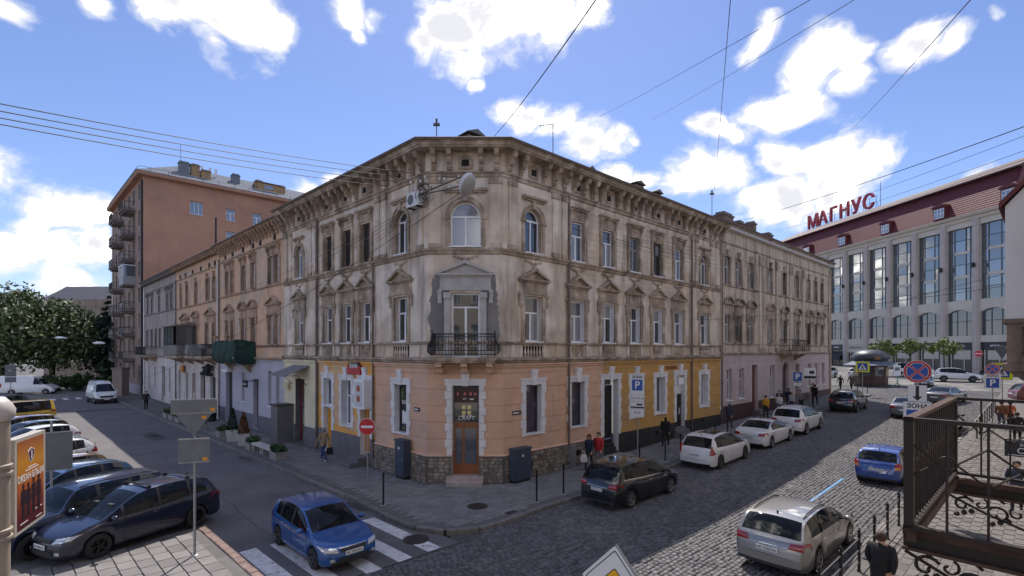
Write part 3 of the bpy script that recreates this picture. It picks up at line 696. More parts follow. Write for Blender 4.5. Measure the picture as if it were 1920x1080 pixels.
# --- rubble stones of the corner plinth
stones = []
def rubble(fr, x0, x1, z0, z1, holes):
    z = z0
    while z < z1 - .05:
        h = random.uniform(.13, .2); h = min(h, z1 - z); x = x0
        while x < x1 - .03:
            w = min(random.uniform(.14, .3), x1 - x); cxx, czz = x + w / 2, z + h / 2
            if not any(a - .02 < cxx < c + .02 and d < czz < e for a, c, d, e in holes):
                n = 6; pts = []
                for i in range(n):
                    a = 2 * math.pi * (i + .5) / n + random.uniform(-.25, .25); pts.append((cxx + w * .54 * math.cos(a), czz + h * .56 * math.sin(a)))
                stones.append((fr, pts, random.uniform(.015, .045)))
            x += w
        z += h
rubble(FC, .02, CHW - .02, .03, 1.17, [(cx - .62, cx + .62, 0, 2)]); rubble(FR, .05, 6.85, .03, 1.17, [(1.05, 1.75, .3, .8), (4.55, 5.15, .45, .85)]); rubble(FL, -4.2, -.05, .03, 1.17, [])
J = {}
pick = set(random.sample(range(len(stones)), min(300, len(stones))))
pick = set(sorted(range(len(stones)), key=lambda i: stones[i][0].w(stones[i][1][0][0])[1])[:300])
for i, (fr, pts, d) in enumerate(stones):
    mx = sum(p[0] for p in pts) / 6; mz = sum(p[1] for p in pts) / 6
    b = MB() if i in pick else J.setdefault(fr.a, (fr, MB()))[1]
    ox, oz = (mx, mz) if i in pick else (0, 0); y = -.06
    vs = [(x - ox, y + .01, z - oz) for x, z in pts] + [(x * .85 + mx * .15 - ox, y - d, z * .85 + mz * .15 - oz) for x, z in pts]
    b.add(vs, [(k, (k + 1) % 6, (k + 1) % 6 + 6, k + 6) for k in range(6)] + [tuple(range(6, 12))], m_stone)
    if i in pick: put(A, fr, 'rubble_stone', b, mx, 0, mz)
for fr, b in J.values(): put(A, fr, 'rubble_stones', b, 0, 0, 0)['kind'] = 'stuff'
# --- mouldings that run round the house
b = MB(); b.sweep(PATH, [(.02, 5.16), (.1, 5.18), (.12, 5.26), (.2, 5.3), (.2, 5.36), (.02, 5.42)], m_pl2); obj('ledge', b, A)
def seg_mould(name, fr, x0, x1, prof, m):
    q = MB(); p = [fr.w(x0)[:2], fr.w(x1)[:2]]; q.sweep(lpath(*p), prof, m); obj(name, q, A)
LM_ = [(.01, 4.96), (.06, 4.98), (.06, 5.04), (.11, 5.08), (.11, 5.155), (.01, 5.157)]
q = MB(); q.sweep(lpath(Lw(4.27, 0), Lw(0, 0), FR.w(0)[:2], Rw(6.92, 0)), LM_, m_peach); obj('ledge_moulding', q, A)
seg_mould('ledge_moulding', FR, 6.92, RE, LM_, m_ochre); seg_mould('ledge_moulding', FL, -10.43, -4.27, LM_, m_orng); seg_mould('ledge_moulding', FL, -LE, -10.43, LM_, m_cream)
b = MB(); b.sweep(PATH, [(.0, 5.98), (.1, 6.0), (.12, 6.07), (.02, 6.11)], m_pl2); obj('sill_course', b, A)
b = MB(); b.sweep(PATH, [(.0, 9.82), (.06, 9.86), (.1, 9.95), (.17, 10.0), (.17, 10.05), (.02, 10.1)], m_pl2); obj('string_course', b, A)
b = MB(); b.sweep(PATH, [(.0, 13.12), (.06, 13.16), (.08, 13.26), (.14, 13.3), (.14, 13.36), (.0, 13.4)], m_pl2); obj('frieze_moulding', b, A)
b = MB(); b.sweep(PATH, [(.0, 13.38), (.0, 14.22), (-.2, 14.22), (-.2, 13.38)], m_pl); obj('frieze', b, A)
b = MB(); b.sweep(PATH, [(-.1, 14.2), (.62, 14.2), (.66, 14.26), (.7, 14.28), (.72, 14.36), (.78, 14.4), (.78, 14.44), (-.1, 14.46)], m_pl2); obj('cornice', b, A)
b = MB(); b.sweep(PATH, [(.76, 14.445), (.86, 14.42), (.9, 14.5), (.86, 14.52), (.74, 14.5)], m_rust); obj('gutter', b, A)
CAP_ = [(.1, 1.2), (.08, 1.24), (.0, 1.27), (.0, 1.2)]
q = MB(); q.sweep(lpath(Lw(4.27, 0), Lw(0, 0), FC.w(cx - .6)[:2]), CAP_, m_peach); obj('plinth_cap', q, A)
q = MB(); q.sweep(lpath(FC.w(cx + .6)[:2], FR.w(0)[:2], Rw(6.92, 0)), CAP_, m_peach); obj('plinth_cap', q, A)
roof_loft(A, [(p[0] - 2, p[1] + 21.25) for p in PATH], 14.46, 17.2, 6.5, m_roof, .75)
# --- brackets and vents under the eaves
def eaves(fr, x0, x1, vents, st=.72, m=m_pl2, zb=13.4, skip=.3):
    n = max(1, round((x1 - x0) / st)); 
    for i in range(n + 1):
        x = x0 + (x1 - x0) * i / n
        if all(abs(x - v) > .24 for v in vents): put(A, fr, 'cornice_bracket', bracket(.8, .52, .19, m), x, 0, zb)
    for v in vents:
        b = MB(); b.box(-.3, .3, -.05, .02, .08, .62, m); b.box(-.16, .16, -.058, -.04, .2, .48, M_DARK); b.box(-.21, .21, -.075, -.02, .48, .55, m); b.poly_y([(-.22, .56), (.22, .56), (0, .72)], -.07, 0, m)
        put(A, fr, 'attic_vent', b, v, 0, 13.4)
eaves(FR, .28, RE - .15, W1); eaves(FL, -LE + .15, -.28, list(XL.values())); eaves(FC, .28, CHW - .28, [cx], .68)
# --- windows of the upper floors
def bay(fr, x, kind, big=False):
    window(A, fr, x, 6.12, 1.1, 2.05, 't', gl=None, sill=.06)
    put(A, fr, 'window_head', pediment(2.0, 1.15, 'tri', m_pl2), x, 0, 8.17)
def jambs(fr, x, w, z0, z1, m, off=.0):
    b = MB()
    for s_ in (-1, 1): b.box(s_ * (w / 2 + .1) - .1, s_ * (w / 2 + .1) + .1, -.05, .04, 0, z1 - z0, m); b.box(s_ * (w / 2 + .1) - .13, s_ * (w / 2 + .1) + .13, -.08, .04, 0, .14, m)
    put(A, fr, 'window_jambs', b, x, off, z0)
for i, x in enumerate(W1):
    window(A, FR, x, 6.13, 1.1, 2.03, 't', depth=.22)
    put(A, FR, 'window_head', pediment(1.95 if i in (0, 6) else 1.85, 1.15, 'tri', m_pl2), x, 0 if i in (0, 6) else .03, 8.2); jambs(FR, x, 1.12, 6.12, 8.2, m_pl2)
    if i in (0, 6):
        window(A, FR, x, 10.14, 1.02, 1.95, 'arch', gl=random.choice((G_DARK, G_MID)), depth=.2)
        put(A, FR, 'window_arch', arch_head(1.04, 1.97, m_pl2), x, 0, 10.13)
    else:
        window(A, FR, x, 10.14, .98, 1.95, 'tm' if i in (3, 4) else 't', fm=FRM_G if i in (3,) else (FRM_D if i == 4 else FRM_W), gl=G_SKY if i == 5 else None, depth=.16)
        put(A, FR, 'window_head', straight_head(1.55, m_pl2), x, .03, 12.1); jambs(FR, x, 1.0, 10.13, 12.15, m_pl2)
for k, x in XL.items():
    window(A, FL, x, 6.13, 1.02, 2.03, 't', depth=.22)
    put(A, FL, 'window_head', pediment(1.95 if k in ('w1', 'w5') else 1.8, 1.15, 'tri', m_pl2), x, 0 if k in ('w1', 'w5') else .03, 8.2); jambs(FL, x, 1.04, 6.12, 8.2, m_pl2)
    if k in ('w1', 'w5'):
        window(A, FL, x, 10.14, .98, 1.95, 'arch', gl=random.choice((G_DARK, G_SKY)), depth=.2); put(A, FL, 'window_arch', arch_head(1.0, 1.97, m_pl2), x, 0, 10.13)
    else:
        window(A, FL, x, 10.14, .98, 1.95, 'tm', fm=FRM_B, gl=G_DARK, depth=.2, sm=m_pl2); put(A, FL, 'window_head', straight_head(1.5, m_pl2), x, .03, 12.1); jambs(FL, x, 1.0, 10.13, 12.15, m_pl2)
window(A, FC, cx, 10.19, 1.3, 1.92, 'arch', gl=G_CURT, depth=.18); put(A, FC, 'window_arch', arch_head(1.32, 1.94, m_pl2), cx, 0, 10.18)
window(A, FC, cx, 5.42, 1.22, 2.77, 'door', gl=G_DARK, depth=.2, sill=0, name='balcony_door')
m_gst = mat('grey_cleaned_stone', (.42, .40, .385), .8, var=.15, vscale=3, bump=.2)
put(A, FC, 'window_head', pediment(2.45, 1.25, 'tri', m_gst), cx, 0, 8.24)
b = MB()
for s_ in (-1, 1): b.box(s_ * .78 - .12, s_ * .78 + .12, -.1, .02, 5.42, 7.95, m_gst); b.box(s_ * .78 - .16, s_ * .78 + .16, -.14, .02, 7.95, 8.2, m_gst); b.box(s_ * .78 - .16, s_ * .78 + .16, -.14, .02, 5.42, 5.75, m_gst)
put(A, FC, 'door_jambs', b, cx, 0, 0)
# carved drops under the string course
def swag(fr, x, m=m_pl2):
    b = MB()
    for i in range(-3, 4): b.lathe([(.09, 0), (.07, -.04), (.01, -.06)], m, 7, (i * .16, .02, -.1 - .13 * (3 - abs(i)) / 3), 'y')
    b.poly_y([(-.1, -.2), (.1, -.2), (0, -.5)], -.05, .02, m); put(A, fr, 'swag', b, x, 0, 9.84)
for x in W1: swag(FR, x)
for x in XL.values(): swag(FL, x)
swag(FC, cx)
# pilasters framing the bays, panels under the windows
def pilaster(fr, x, z0, z1, w=.42, d=.06, m=m_pl):
    b = MB(); b.box(-w / 2, w / 2, -d, .02, 0, z1 - z0, m); b.box(-w / 2 - .05, w / 2 + .05, -d - .05, .02, z1 - z0 - .28, z1 - z0 - .02, m_pl2); b.box(-w / 2 - .04, w / 2 + .04, -d - .03, .02, 0, .2, m_pl2)
    put(A, fr, 'pilaster', b, x, 0, z0)
for x in (.5, .5 + 2.75, 3.95, 16.35, 16.95, 19.1, 19.9): pilaster(FR, x, 10.1, 13.14, .4)
for x in (-.5, -3.4, -4.0, -10.7, -11.5, -14.3, -15.0): pilaster(FL, x, 10.1, 13.14, .4)
for x in (.33, CHW - .33): pilaster(FC, x, 10.1, 13.14, .5)
def balus(fr, x, w=1.3):
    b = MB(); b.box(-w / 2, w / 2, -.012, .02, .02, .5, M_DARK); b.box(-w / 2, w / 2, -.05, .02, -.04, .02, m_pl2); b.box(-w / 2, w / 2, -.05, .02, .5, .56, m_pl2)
    o = put(A, fr, 'balustrade', b, x, 0, 5.44); n = 7
    for i in range(n): obj('baluster', baluster(.48, m_pl), o, (-w / 2 + w * (i + .5) / n, -.05, .02))
for x in (W1[0], W1[6]): balus(FR, x)
for x in (XL['w1'], XL['w5']): balus(FL, x)
for x in W1[1:6]: put(A, FR, 'rosette_panel', rosette(m_pl2), x, .02, 5.42)
for k in ('w2', 'w3', 'w4'): put(A, FL, 'rosette_panel', rosette(m_pl2), XL[k], .02, 5.42)
def pier(fr, xs):
    for x in xs:
        b = MB(); b.box(-.09, .09, -.05, .04, 5.43, 5.97, m_pl); put(A, fr, 'panel_pier', b, x, 0, 0)
pier(FR, (.5, 3.4, 4.3, 5.6, 6.7, 8.05, 9.15, 10.5, 11.55, 12.9, 13.95, 15.3, 17.1, 18.9)); pier(FL, (-.6, -3.5, -4.4, -5.85, -6.4, -7.8, -8.5, -9.95, -12.0, -14.0))
# --- ground floor openings
def shopwin(fr, x, z, w, h, gl, cont=None):
    put(A, fr, 'window_surround', toothed_surround(w, h, 0, m_wtrim, m_wtrim, False), x, 0, z)
    return window(A, fr, x, z, w, h, 'one', fm=FRM_D, gl=gl, depth=.24)
m_post = [mat('poster_night', (.03, .028, .04), .3, col2=(.12, .2, .06), mix2=(.56, .62), scale2=2.2, var=.4, vscale=3), mat('poster_people', (.05, .04, .06), .3, col2=(.32, .3, .42), mix2=(.56, .66), scale2=2.0, var=.4, vscale=2.5)]
for fr, x, k in ((FR, 1.81, 1), (FR, 4.9, 1), (FL, -2.01, 0)):
    o = shopwin(fr, x, 1.98, .98, 2.2, m_post[k])
    if fr is FL:
        t = text_mesh('BEER', .26, mat('sticker_white', (.8, .8, .8), .5)); obj('window_lettering', t, o, (-.05, .025, 1.35))
        b = MB()
        for i in range(7): b.poly_y([(-.3 + i * .09, .35 + .1 * (i % 2)), (-.22 + i * .09, .35), (-.2 + i * .09, 1.0 - .08 * (i % 3)), (-.29 + i * .09, .95)], .02, .03, mat('sticker_white', (.8, .8, .8)))
        obj('window_sticker', b, o)
for x, g_ in ((10.0, G_DARK), (12.52, G_MID), (18.01, G_SKY)):
    put(A, FR, 'window_surround', toothed_surround(.95, 2.17, 0, m_wtrim, m_wtrim, False), x, 0, 1.98); window(A, FR, x, 1.98, .95, 2.17, 'two', gl=g_, depth=.28)
# corner shop door
put(A, FC, 'door_surround', toothed_surround(1.16, 2.98, 0, m_wtrim, m_wtrim, True), cx, 0, 1.24)
b = MB(); t = .1
b.box(-.56, .56, 0, .06, 2.12, 2.24, m_wood); b.box(-.56, -.46, 0, .06, 0, 2.12, m_wood); b.box(.46, .56, 0, .06, 0, 2.12, m_wood); b.box(-.16, -.06, 0, .06, 0, 2.12, m_wood); b.box(-.46, .46, .005, .05, 0, .45, m_wood); b.box(-.46, .46, .005, .05, 2.0, 2.12, m_wood); b.box(-.56, .56, 0, .05, 3.72, 3.86, FRM_D); b.box(-.56, -.5, 0, .05, 2.24, 3.72, FRM_D); b.box(.5, .56, 0, .05, 2.24, 3.72, FRM_D); b.box(-.5, .5, 0, .05, 3.1, 3.15, FRM_D)
b.box(-.42, -.2, -.01, .0, .1, .38, m_wood); b.box(0, .4, -.01, .0, .1, .38, m_wood)
d = put(A, FC, 'shop_door', b, cx, .26, .36)
for x0, x1, z0, z1, g_ in ((-.46, -.16, .45, 2.0, G_MID), (-.06, .46, .45, 2.0, G_MID), (-.5, .5, 2.24, 3.1, G_DARK), (-.5, .5, 3.15, 3.72, mat('sign_maroon', (.05, .015, .02), .3))):
    q = MB(); q.add([(x0, .03, z0), (x1, .03, z0), (x1, .03, z1), (x0, .03, z1)], [(0, 1, 2, 3)], g_); obj('pane', q, d)
q = MB(); q.tube([(-.03, -.05, .95), (-.03, -.05, 1.35)], .015, m_lead); obj('door_handle', q, d)
m_wl = mat('white_lettering', (.8, .8, .8), .5); m_pk = mat('pink_lettering', (.7, .18, .2), .5); m_yl = mat('yellow_lettering', (.75, .66, .3), .5)
obj('sign_lettering', text_mesh('CRAFT', .24, m_wl, shear=.2), d, (0, .022, 2.42))
b = MB()
for i in range(2):
    for j in range(2): b.box(-.18 + i * .24, -.02 + i * .24, .02, .03, 2.58 + j * .24, 2.74 + j * .24, m_yl)
b.box(-.2, -.02, .02, .03, 2.5, 2.54, m_wl); b.box(.06, .26, .02, .03, 2.5, 2.54, m_wl)
obj('sign_marks', b, d)
b = MB()
for x in (-.36, -.05, .2, .4): b.poly_y([(x - .06, 3.42), (x + .06, 3.42), (x + .02, 3.55), (x - .03, 3.53)], .02, .03, m_pk)
b.box(-.14, .0, .02, .03, 3.24, 3.28, m_wl); b.box(.16, .34, .02, .03, 3.22, 3.27, m_wl); obj('sign_marks', b, d)
b = MB(); b.box(-.78, .78, -.38, .28, -.4, .36, mat('door_step', (.42, .34, .32), .8, var=.15, vscale=4)); b.box(-.74, .74, -.62, -.38, -.4, .2, mat('door_step', (.42, .34, .32))); put(A, FC, 'door_step', b, cx, 0, 0)
# street name plates
m_plate = mat('name_plate', (.03, .032, .05), .4)
for fr, x, z, w in ((FL, -.75, 3.05, .42), (FR, .75, 2.9, .5)):
    b = MB(); b.box(-w / 2, w / 2, -.03, 0, 0, .17, m_plate); b.box(-w / 2 + .03, w / 2 - .1, -.034, -.03, .06, .11, m_wl); o = put(A, fr, 'street_name_plate', b, x, 0, z)
# door right of the peach part
put(A, FR, 'door_surround', toothed_surround(1.25, 3.0, 0, m_wtrim, m_wtrim, True), 7.62, 0, 1.2)
m_blkd = mat('black_door', (.014, .013, .015), .5)
b = MB(); b.box(-.62, .62, .1, .16, 0, 2.75, m_blkd); b.box(-.62, .62, .1, .17, 2.75, 2.85, m_blkd)
for x0, x1 in ((-.56, -.06), (.06, .56)):
    for z0, z1 in ((.2, .9), (1.1, 2.5)): b.box(x0, x1, .08, .1, z0, z1, m_blkd)
o = put(A, FR, 'front_door', b, 7.62, .3, 1.0)
q = MB(); q.add([(-.55, .12, 2.87), (.55, .12, 2.87), (.55, .12, 3.2), (-.55, .12, 3.2)], [(0, 1, 2, 3)], G_MID); obj('pane', q, o)
b = MB()
for i in range(4): b.box(-.62, .62, -.02 - .0 + i * .14, .6, -.2, .22 + i * .2, m_blkp)
put(A, FR, 'steps', b, 7.62, 0, .1)
b = MB(); b.box(-.9, .7, -1.0, -.06, -.3, .17, mat('step_concrete', (.3, .28, .26), .9, var=.2, vscale=4)); put(A, FR, 'door_step', b, 7.7, 0, .05)
# door in the ochre part
put(A, FR, 'door_surround', toothed_surround(1.0, 2.9, 0, m_wtrim, m_wtrim, True), 14.85, 0, 1.3)
b = MB(); b.box(-.5, .5, .0, .06, 0, 2.2, m_blkd); b.box(-.5, .5, 0, .05, 2.2, 3.45, FRM_W); b.box(.2, .24, -.06, 0, .9, 1.3, FRM_W); put(A, FR, 'shop_door', b, 14.85, .22, .78)
b = MB()
for i in range(4): b.box(-.7 - .06 * (3 - i), .65, -.9 + i * .28, .1, -.3, .22 + i * .17, m_gryp)
put(A, FR, 'steps', b, 14.85, 0, .2)
b = MB(); b.box(-.3, .3, -.12, -.06, 0, .42, FRM_W); put(A, FR, 'shop_sign', b, 14.8, 0, 3.6)
m_red = mat('sign_red', (.42, .03, .03), .5); m_brn = mat('brown_lettering', (.23, .07, .03), .6)
put(A, FR, 'lettering', text_mesh('ПЕКАРНЯ', .27, m_brn, .01), 13.75, -.02, 4.65)
# orange part on the left street: two doors and a window
put(A, FL, 'window_surround', toothed_surround(1.0, 2.4, 0, m_wtrim, m_wtrim, False), -7.1, 0, 1.77); window(A, FL, -7.1, 1.77, 1.0, 2.4, 't', gl=G_MID, depth=.3)
for x, z0, dm in ((-9.22, .2, mat('yellow_door', (.62, .27, .015), .5)), (-5.15, .55, mat('orange_door', (.5, .2, .03), .5))):
    put(A, FL, 'door_surround', toothed_surround(.95, 2.85, 0, m_wtrim, m_wtrim, True), x, 0, 1.35)
    b = MB(); b.box(-.47, .47, .02, .08, 0, 2.3, FRM_W); b.box(-.44, .1, -.01, .02, .05, 2.25, dm); b.box(.14, .44, -.01, .02, .05, 2.25, FRM_W)
    o = put(A, FL, 'shop_door', b, x, .22, z0); q = MB(); q.add([(.18, -.015, .6), (.4, -.015, .6), (.4, -.015, 2.1), (.18, -.015, 2.1)], [(0, 1, 2, 3)], G_DARK); obj('pane', q, o)
    window(A, FL, x, z0 + 2.45, .94, 4.15 - z0 - 2.45, 'one', gl=G_MID, depth=.2)
b = MB(); b.box(-.55, .45, -.45, .02, 0, 1.45, FRM_W); b.box(-.42, .32, -.46, -.45, .12, 1.32, mat('menu_board', (.55, .55, .58), .5))
for z in (.5, 1.0): b.lathe([(.17, -.47), (.17, -.465), (.001, -.465)], mat('pizza', (.4, .1, .05), .6, var=.5, vscale=12), 12, (-.05, 0, z), 'y')
put(A, FL, 'sign_box', b, -5.0, 0, 2.85)
b = MB(); b.box(-.75, .55, -.16, -.02, 0, .5, m_red); b.box(-.6, .5, -.17, -.02, .42, .62, mat('sign_black', (.012, .012, .012)));
o = put(A, FL, 'shop_sign', b, -6.0, 0, 4.5); obj('lettering', text_mesh('бейк', .38, m_wl), o, (-.05, -.18, .45))
b = MB(); b.box(-.9, .5, -1.1, 0, -.2, .22, m_gryp); b.box(-.6, .5, -.7, 0, .22, .42, m_gryp); put(A, FL, 'steps', b, -5.2, 0, .04)
# cream part: doorway with canopy
b = MB(); b.box(-.65, -.3, .0, .06, 0, 3.9, mat('door_oxblood', (.13, .03, .025), .5)); b.box(-.3, .65, .01, .05, 0, 2.5, mat('door_poster', (.1, .1, .1), .5, col2=(.3, .33, .3), mix2=(.5, .6), scale2=2)); b.box(-.3, .65, .01, .05, 2.5, 3.9, FRM_D)
put(A, FL, 'front_door', b, -12.95, .3, .1)
b = MB(); b.poly_x([(-1.5, -.32), (-1.5, -.28), (.02, .3), (.02, .24)], -1.0, 1.3, mat('canopy_grey', (.2, .19, .2), .7)); 
for x in (-.85, 1.15): b.tube([(x, -1.4, -.28), (x, -.7, -.3), (x, -.1, -.9)], .02, m_blkir)
put(A, FL, 'canopy', b, -12.9, 0, 4.55)
b = MB(); b.box(-.55, .25, -.16, -.02, 0, .42, mat('sign_cream', (.6, .5, .33))); put(A, FL, 'shop_sign', b, -14.6, 0, 3.3); 
b = MB(); b.box(-.5, .5, -1.0, .0, 0, 2.3, m_gryp); b.box(-.56, .56, -1.06, .0, 2.3, 2.38, FRM_D); put(A, FL, 'porch_wall', b, -14.35, 0, .03)
# downpipes
pipe(A, FR, 4.15, 1.2, 13.2, m_rust, top=0.); pipe(A, FR, 16.2, .3, 13.2, m_rust); pipe(A, FL, -10.45, .1, 13.3, m_rust, .075); pipe(A, FL, -4.3, .5, 10, m_rust, .05)
b = MB(); b.box(-.12, .12, -.26, -.02, 0, 1.1, mat('pipe_guard', (.22, .215, .22), .6)); put(A, FR, 'pipe_guard', b, 4.3, -.06, .05)
# --- corner balcony
b = MB(); b.box(-1.35, 1.35, -.95, 0, 0, .12, m_pl2); b.box(-1.28, 1.28, -.88, 0, -.1, 0, m_pl2)
bal = put(A, FC, 'balcony', b, cx, 0, 5.3)
for x in (-1.05, 0, 1.05):
    q = MB(); q.poly_x([(-.8, .0), (-.8, -.16), (-.5, -.24), (-.42, -.42), (0, -.5), (0, 0)], -.13, .13, m_peach); obj('console', q, bal, (x, 0, -.1))
q = MB(); Pth = [(-1.28, 0), (-1.28, -.88), (1.28, -.88), (1.28, 0)]
for z in (.14, .3, .86, .98): q.tube([(x, y, z) for x, y in Pth], .018 if z < .9 else .026, m_blkir, 6)
def rail_pts(n):
    r = []
    for (x0, y0), (x1, y1) in zip(Pth, Pth[1:]):
        k = max(2, int(math.hypot(x1 - x0, y1 - y0) / .13)); r += [(x0 + (x1 - x0) * i / k, y0 + (y1 - y0) * i / k) for i in range(k)]
    return r
for x, y in rail_pts(0): q.tube([(x, y, .12), (x, y - .0, .98)], .009, m_blkir, 4)
for i in range(9):
    x = -1.1 + i * .275; a = [(x + .1 * math.cos(t) * (1 - t / 14), -.9, .58 + .1 * math.sin(t) * (1 - t / 14)) for t in [k * .5 for k in range(16)]]; q.tube(a, .01, m_blkir, 4)
for s_ in (-1, 1):
    for j in range(5): q.tube([(s_ * 1.28, -.1 - j * .19, .12), (s_ * 1.42, -.1 - j * .19, .2), (s_ * 1.45, -.1 - j * .19, .42), (s_ * 1.3, -.1 - j * .19, .7), (s_ * 1.28, -.1 - j * .19, .98)], .014, m_blkir, 4)
    q.tube([(s_ * 1.28, -.88, .1), (s_ * 1.46, -.95, .25), (s_ * 1.44, -.95, .5), (s_ * 1.3, -.9, .75), (s_ * 1.28, -.88, 1.12)], .03, m_blkir, 6)
obj('railing', q, bal, (0, 0, .12))
# --- air conditioner, lamp bracket and cable tangle
# lamp on a bracket, air conditioner, aerials and cable loops of the corner house
m_pvc = mat('unit_white', (.62, .62, .62), .5); m_cable = mat('black_cable', (.015, .015, .016), .6)
b = MB(); b.box(-.42, .42, -.36, -.06, 0, .6, m_pvc); b.lathe([(.22, -.365), (.22, -.37), (.05, -.375), (.001, -.375)], mat('fan_grille', (.12, .12, .12), .6), 16, (-.12, 0, .3), 'y')
for x in (-.3, .3): b.box(x - .02, x + .02, -.36, 0, -.06, 0, m_blkir)
ac = tag(obj('air_conditioner', b, None, FL.w(-.62, 0, 11.95), FL.a), 'white air conditioner unit beside the arched window at the house corner', 'air conditioner')
lt = thing('street_lamp', 'large grey street lamp head hung on a bracket above the corner balcony', 'lamp', (-1.72, 19.5, 12.2), rad(35))
b = MB(); N_ = 14
def shell(b, zs, m, rx=.34, ry=.52):
    vs = []; fs = []; n = 18
    for k, (r, z) in enumerate(zs):
        for i in range(n):
            a = 2 * math.pi * i / n; vs.append((rx * r * math.cos(a), ry * r * math.sin(a), z))
    for k in range(len(zs) - 1):
        for i in range(n): fs.append((k * n + i, k * n + (i + 1) % n, (k + 1) * n + (i + 1) % n, (k + 1) * n + i))
    fs.append(tuple(range(n))[::-1]); fs.append(tuple((len(zs) - 1) * n + i for i in range(n))); b.add(vs, fs, m)
shell(b, [(1.0, 0), (1.02, .06), (.95, .16), (.75, .26), (.4, .31), (.05, .32)], mat('lamp_shell', (.55, .55, .57), .35)); h = obj('lamp_housing', b.mesh('lamp_housing', 60), lt, (0, 0, 0), (rad(-38), rad(-20), 0))
b = MB(); shell(b, [(.4, -.14), (.75, -.1), (.94, -.02), (.96, .0)], mat('lamp_glass', (.38, .37, .35), .25)); obj('lamp_glass', b.mesh('lamp_glass', 60), h)
m_arm = mat('lamp_arm', (.09, .085, .085), .6, metal=.4)
b = MB(); b.tube([(-4.1, 21.5, 12.25), (-3.9, 20.9, 12.3), (-2.05, 19.75, 12.62), (-1.9, 19.65, 12.4)], .03, m_arm, 8); b.tube([(-4.0, 21.2, 12.35), (-2.8, 20.2, 12.25), (-1.95, 19.6, 12.25)], .025, m_arm, 8)
tag(obj('lamp_bracket', b), 'dark steel bracket arms that carry the lamp over the house corner', 'bracket')
def wire(pts, r=.012, sag=0., label='', n=14, name='overhead_wire', m=None):
    a, c = Vector(pts[0]), Vector(pts[-1]); P = []
    if len(pts) == 2:
        for i in range(n + 1):
            t = i / n; p = a.lerp(c, t); p.z -= sag * 4 * t * (1 - t); P.append(tuple(p))
    else: P = pts
    b = MB(); b.tube(P, r, m or m_cable, 5); return tag(obj(name, b), label, 'wire', 'overhead wires')
def aim(px, py, Y): return ((px - 960) / 930 * Y, Y, 5.7 + (658 - py) / 930 * Y)
# four parallel wires from the left to the corner house
for i, (y0, y1) in enumerate(((193, 324), (207, 332), (220, 340), (232, 349))):
    wire([aim(-60, y0 - 10, 9), aim(770 - i * 14, y1, 21.6)], .011, .12, ('topmost', 'second', 'third', 'lowest')[i] + ' of the four parallel wires running left from the house corner')
wire([aim(1150, -48, 7.0), aim(920, 262, 22.5)], .012, .15, 'thick wire rising from the corner house roof past the big cloud')
wire([aim(1372, -30, 9), aim(1338, 372, 34)], .008, .1, 'thin wire dropping nearly vertically to the aerial on the far roof')
wire([aim(1560, -24, 10), aim(1125, 218, 40)], .008, .1, 'faint wire crossing the sky left of the small cloud'); wire([aim(1640, -24, 10), aim(1220, 225, 45)], .008, .1, 'faint wire crossing the sky below the small cloud')
wire([aim(1830, -12, 10), aim(1595, 244, 45)], .012, .1, 'dark wire descending through the upper right sky')
wire([aim(1990, 212, 14), aim(1395, 412, 44)], .016, .2, 'long wire sloping over the red roof towards the far house')
for i, (a, c) in enumerate((((1990, 228), (1440, 425)), ((1990, 258), (1460, 432)), ((1990, 275), (1480, 440)))):
    wire([aim(a[0], a[1], 16), aim(c[0], c[1], 50)], .009, .2, ('upper', 'middle', 'lower')[i] + ' of three faint wires fanning out behind the red letters')
wire([aim(1990, 485, 12), aim(1560, 590, 60)], .011, .15, 'wire crossing the front of the shopping centre at window height'); wire([aim(1990, 520, 14), aim(1290, 600, 33)], .009, .25, 'slack wire from the far right to the ochre house front')
for i in range(5):
    wire([aim(850 + i * 6, 338 + i * 5, 20.8), aim(1330 + i * 6, 470 + i * 9, 33)], .008, .25, ('first', 'second', 'third', 'fourth', 'fifth')[i] + ' from the top of the cables strung along the right front')
for i in range(5):
    wire([aim(800 - i * 4, 372 + i * 6, 21.2), aim(420 + i * 14, 560 + i * 10, 39.5)], .008, .3, ('first', 'second', 'third', 'fourth', 'fifth')[i] + ' from the top of the cables strung along the left front')
wire([aim(880, 350, 19.6), aim(240, 720, 48)], .013, .9, 'heavy cable sagging from the lamp down the left street')
b = MB()
for i in range(9):
    c = FL.w(-.3 + .06 * i, -.12 - .03 * (i % 3), 12.6 - .12 * (i % 5)); r = .16 + .05 * (i % 4)
    b.tube([(c[0] + r * math.cos(t + i), c[1] - .04, c[2] + r * 1.3 * math.sin(t + i)) for t in [k * .5 for k in range(12)]], .012, m_cable, 4)
for i in range(14): b.lathe([(.03, 0), (.05, .03), (.03, .07), (.045, .1), (.02, .13)], m_pvc, 7, aim(770 + i * 9, 345 + 11 * math.sin(i * 1.7), 21.05))
tag(obj('cable_tangle', b), 'tangle of black cable loops and white insulators at the house corner', 'cables')
def aerial(p, h, label, kind=0):
    t = thing('roof_aerial', label, 'aerial', p); b = MB(); b.tube([(0, 0, -.8), (0, 0, h)], .022, m_arm, 6); obj('mast', b, t)
    b = MB()
    if kind == 0: b.tube([(-.7, 0, h - .05), (.05, 0, h + .05)], .015, m_arm, 5); [b.tube([(-.6 + i * .15, -.25, h - .04), (-.6 + i * .15, .25, h - .04)], .008, m_arm, 4) for i in range(5)]
    else: b.box(-.14, .14, -.05, .05, h - .1, h, m_arm); b.box(-.04, .04, -.05, .05, h, h + .2, m_arm)
    obj('aerial_head', b, t)
aerial((1.95, 23.6, 14.9), 1.55, 'tall thin television aerial above the right eaves of the corner house'); aerial((-3.3, 21.7, 14.5), 1.15, 'short dark aerial at the left edge of the corner house roof', 1)
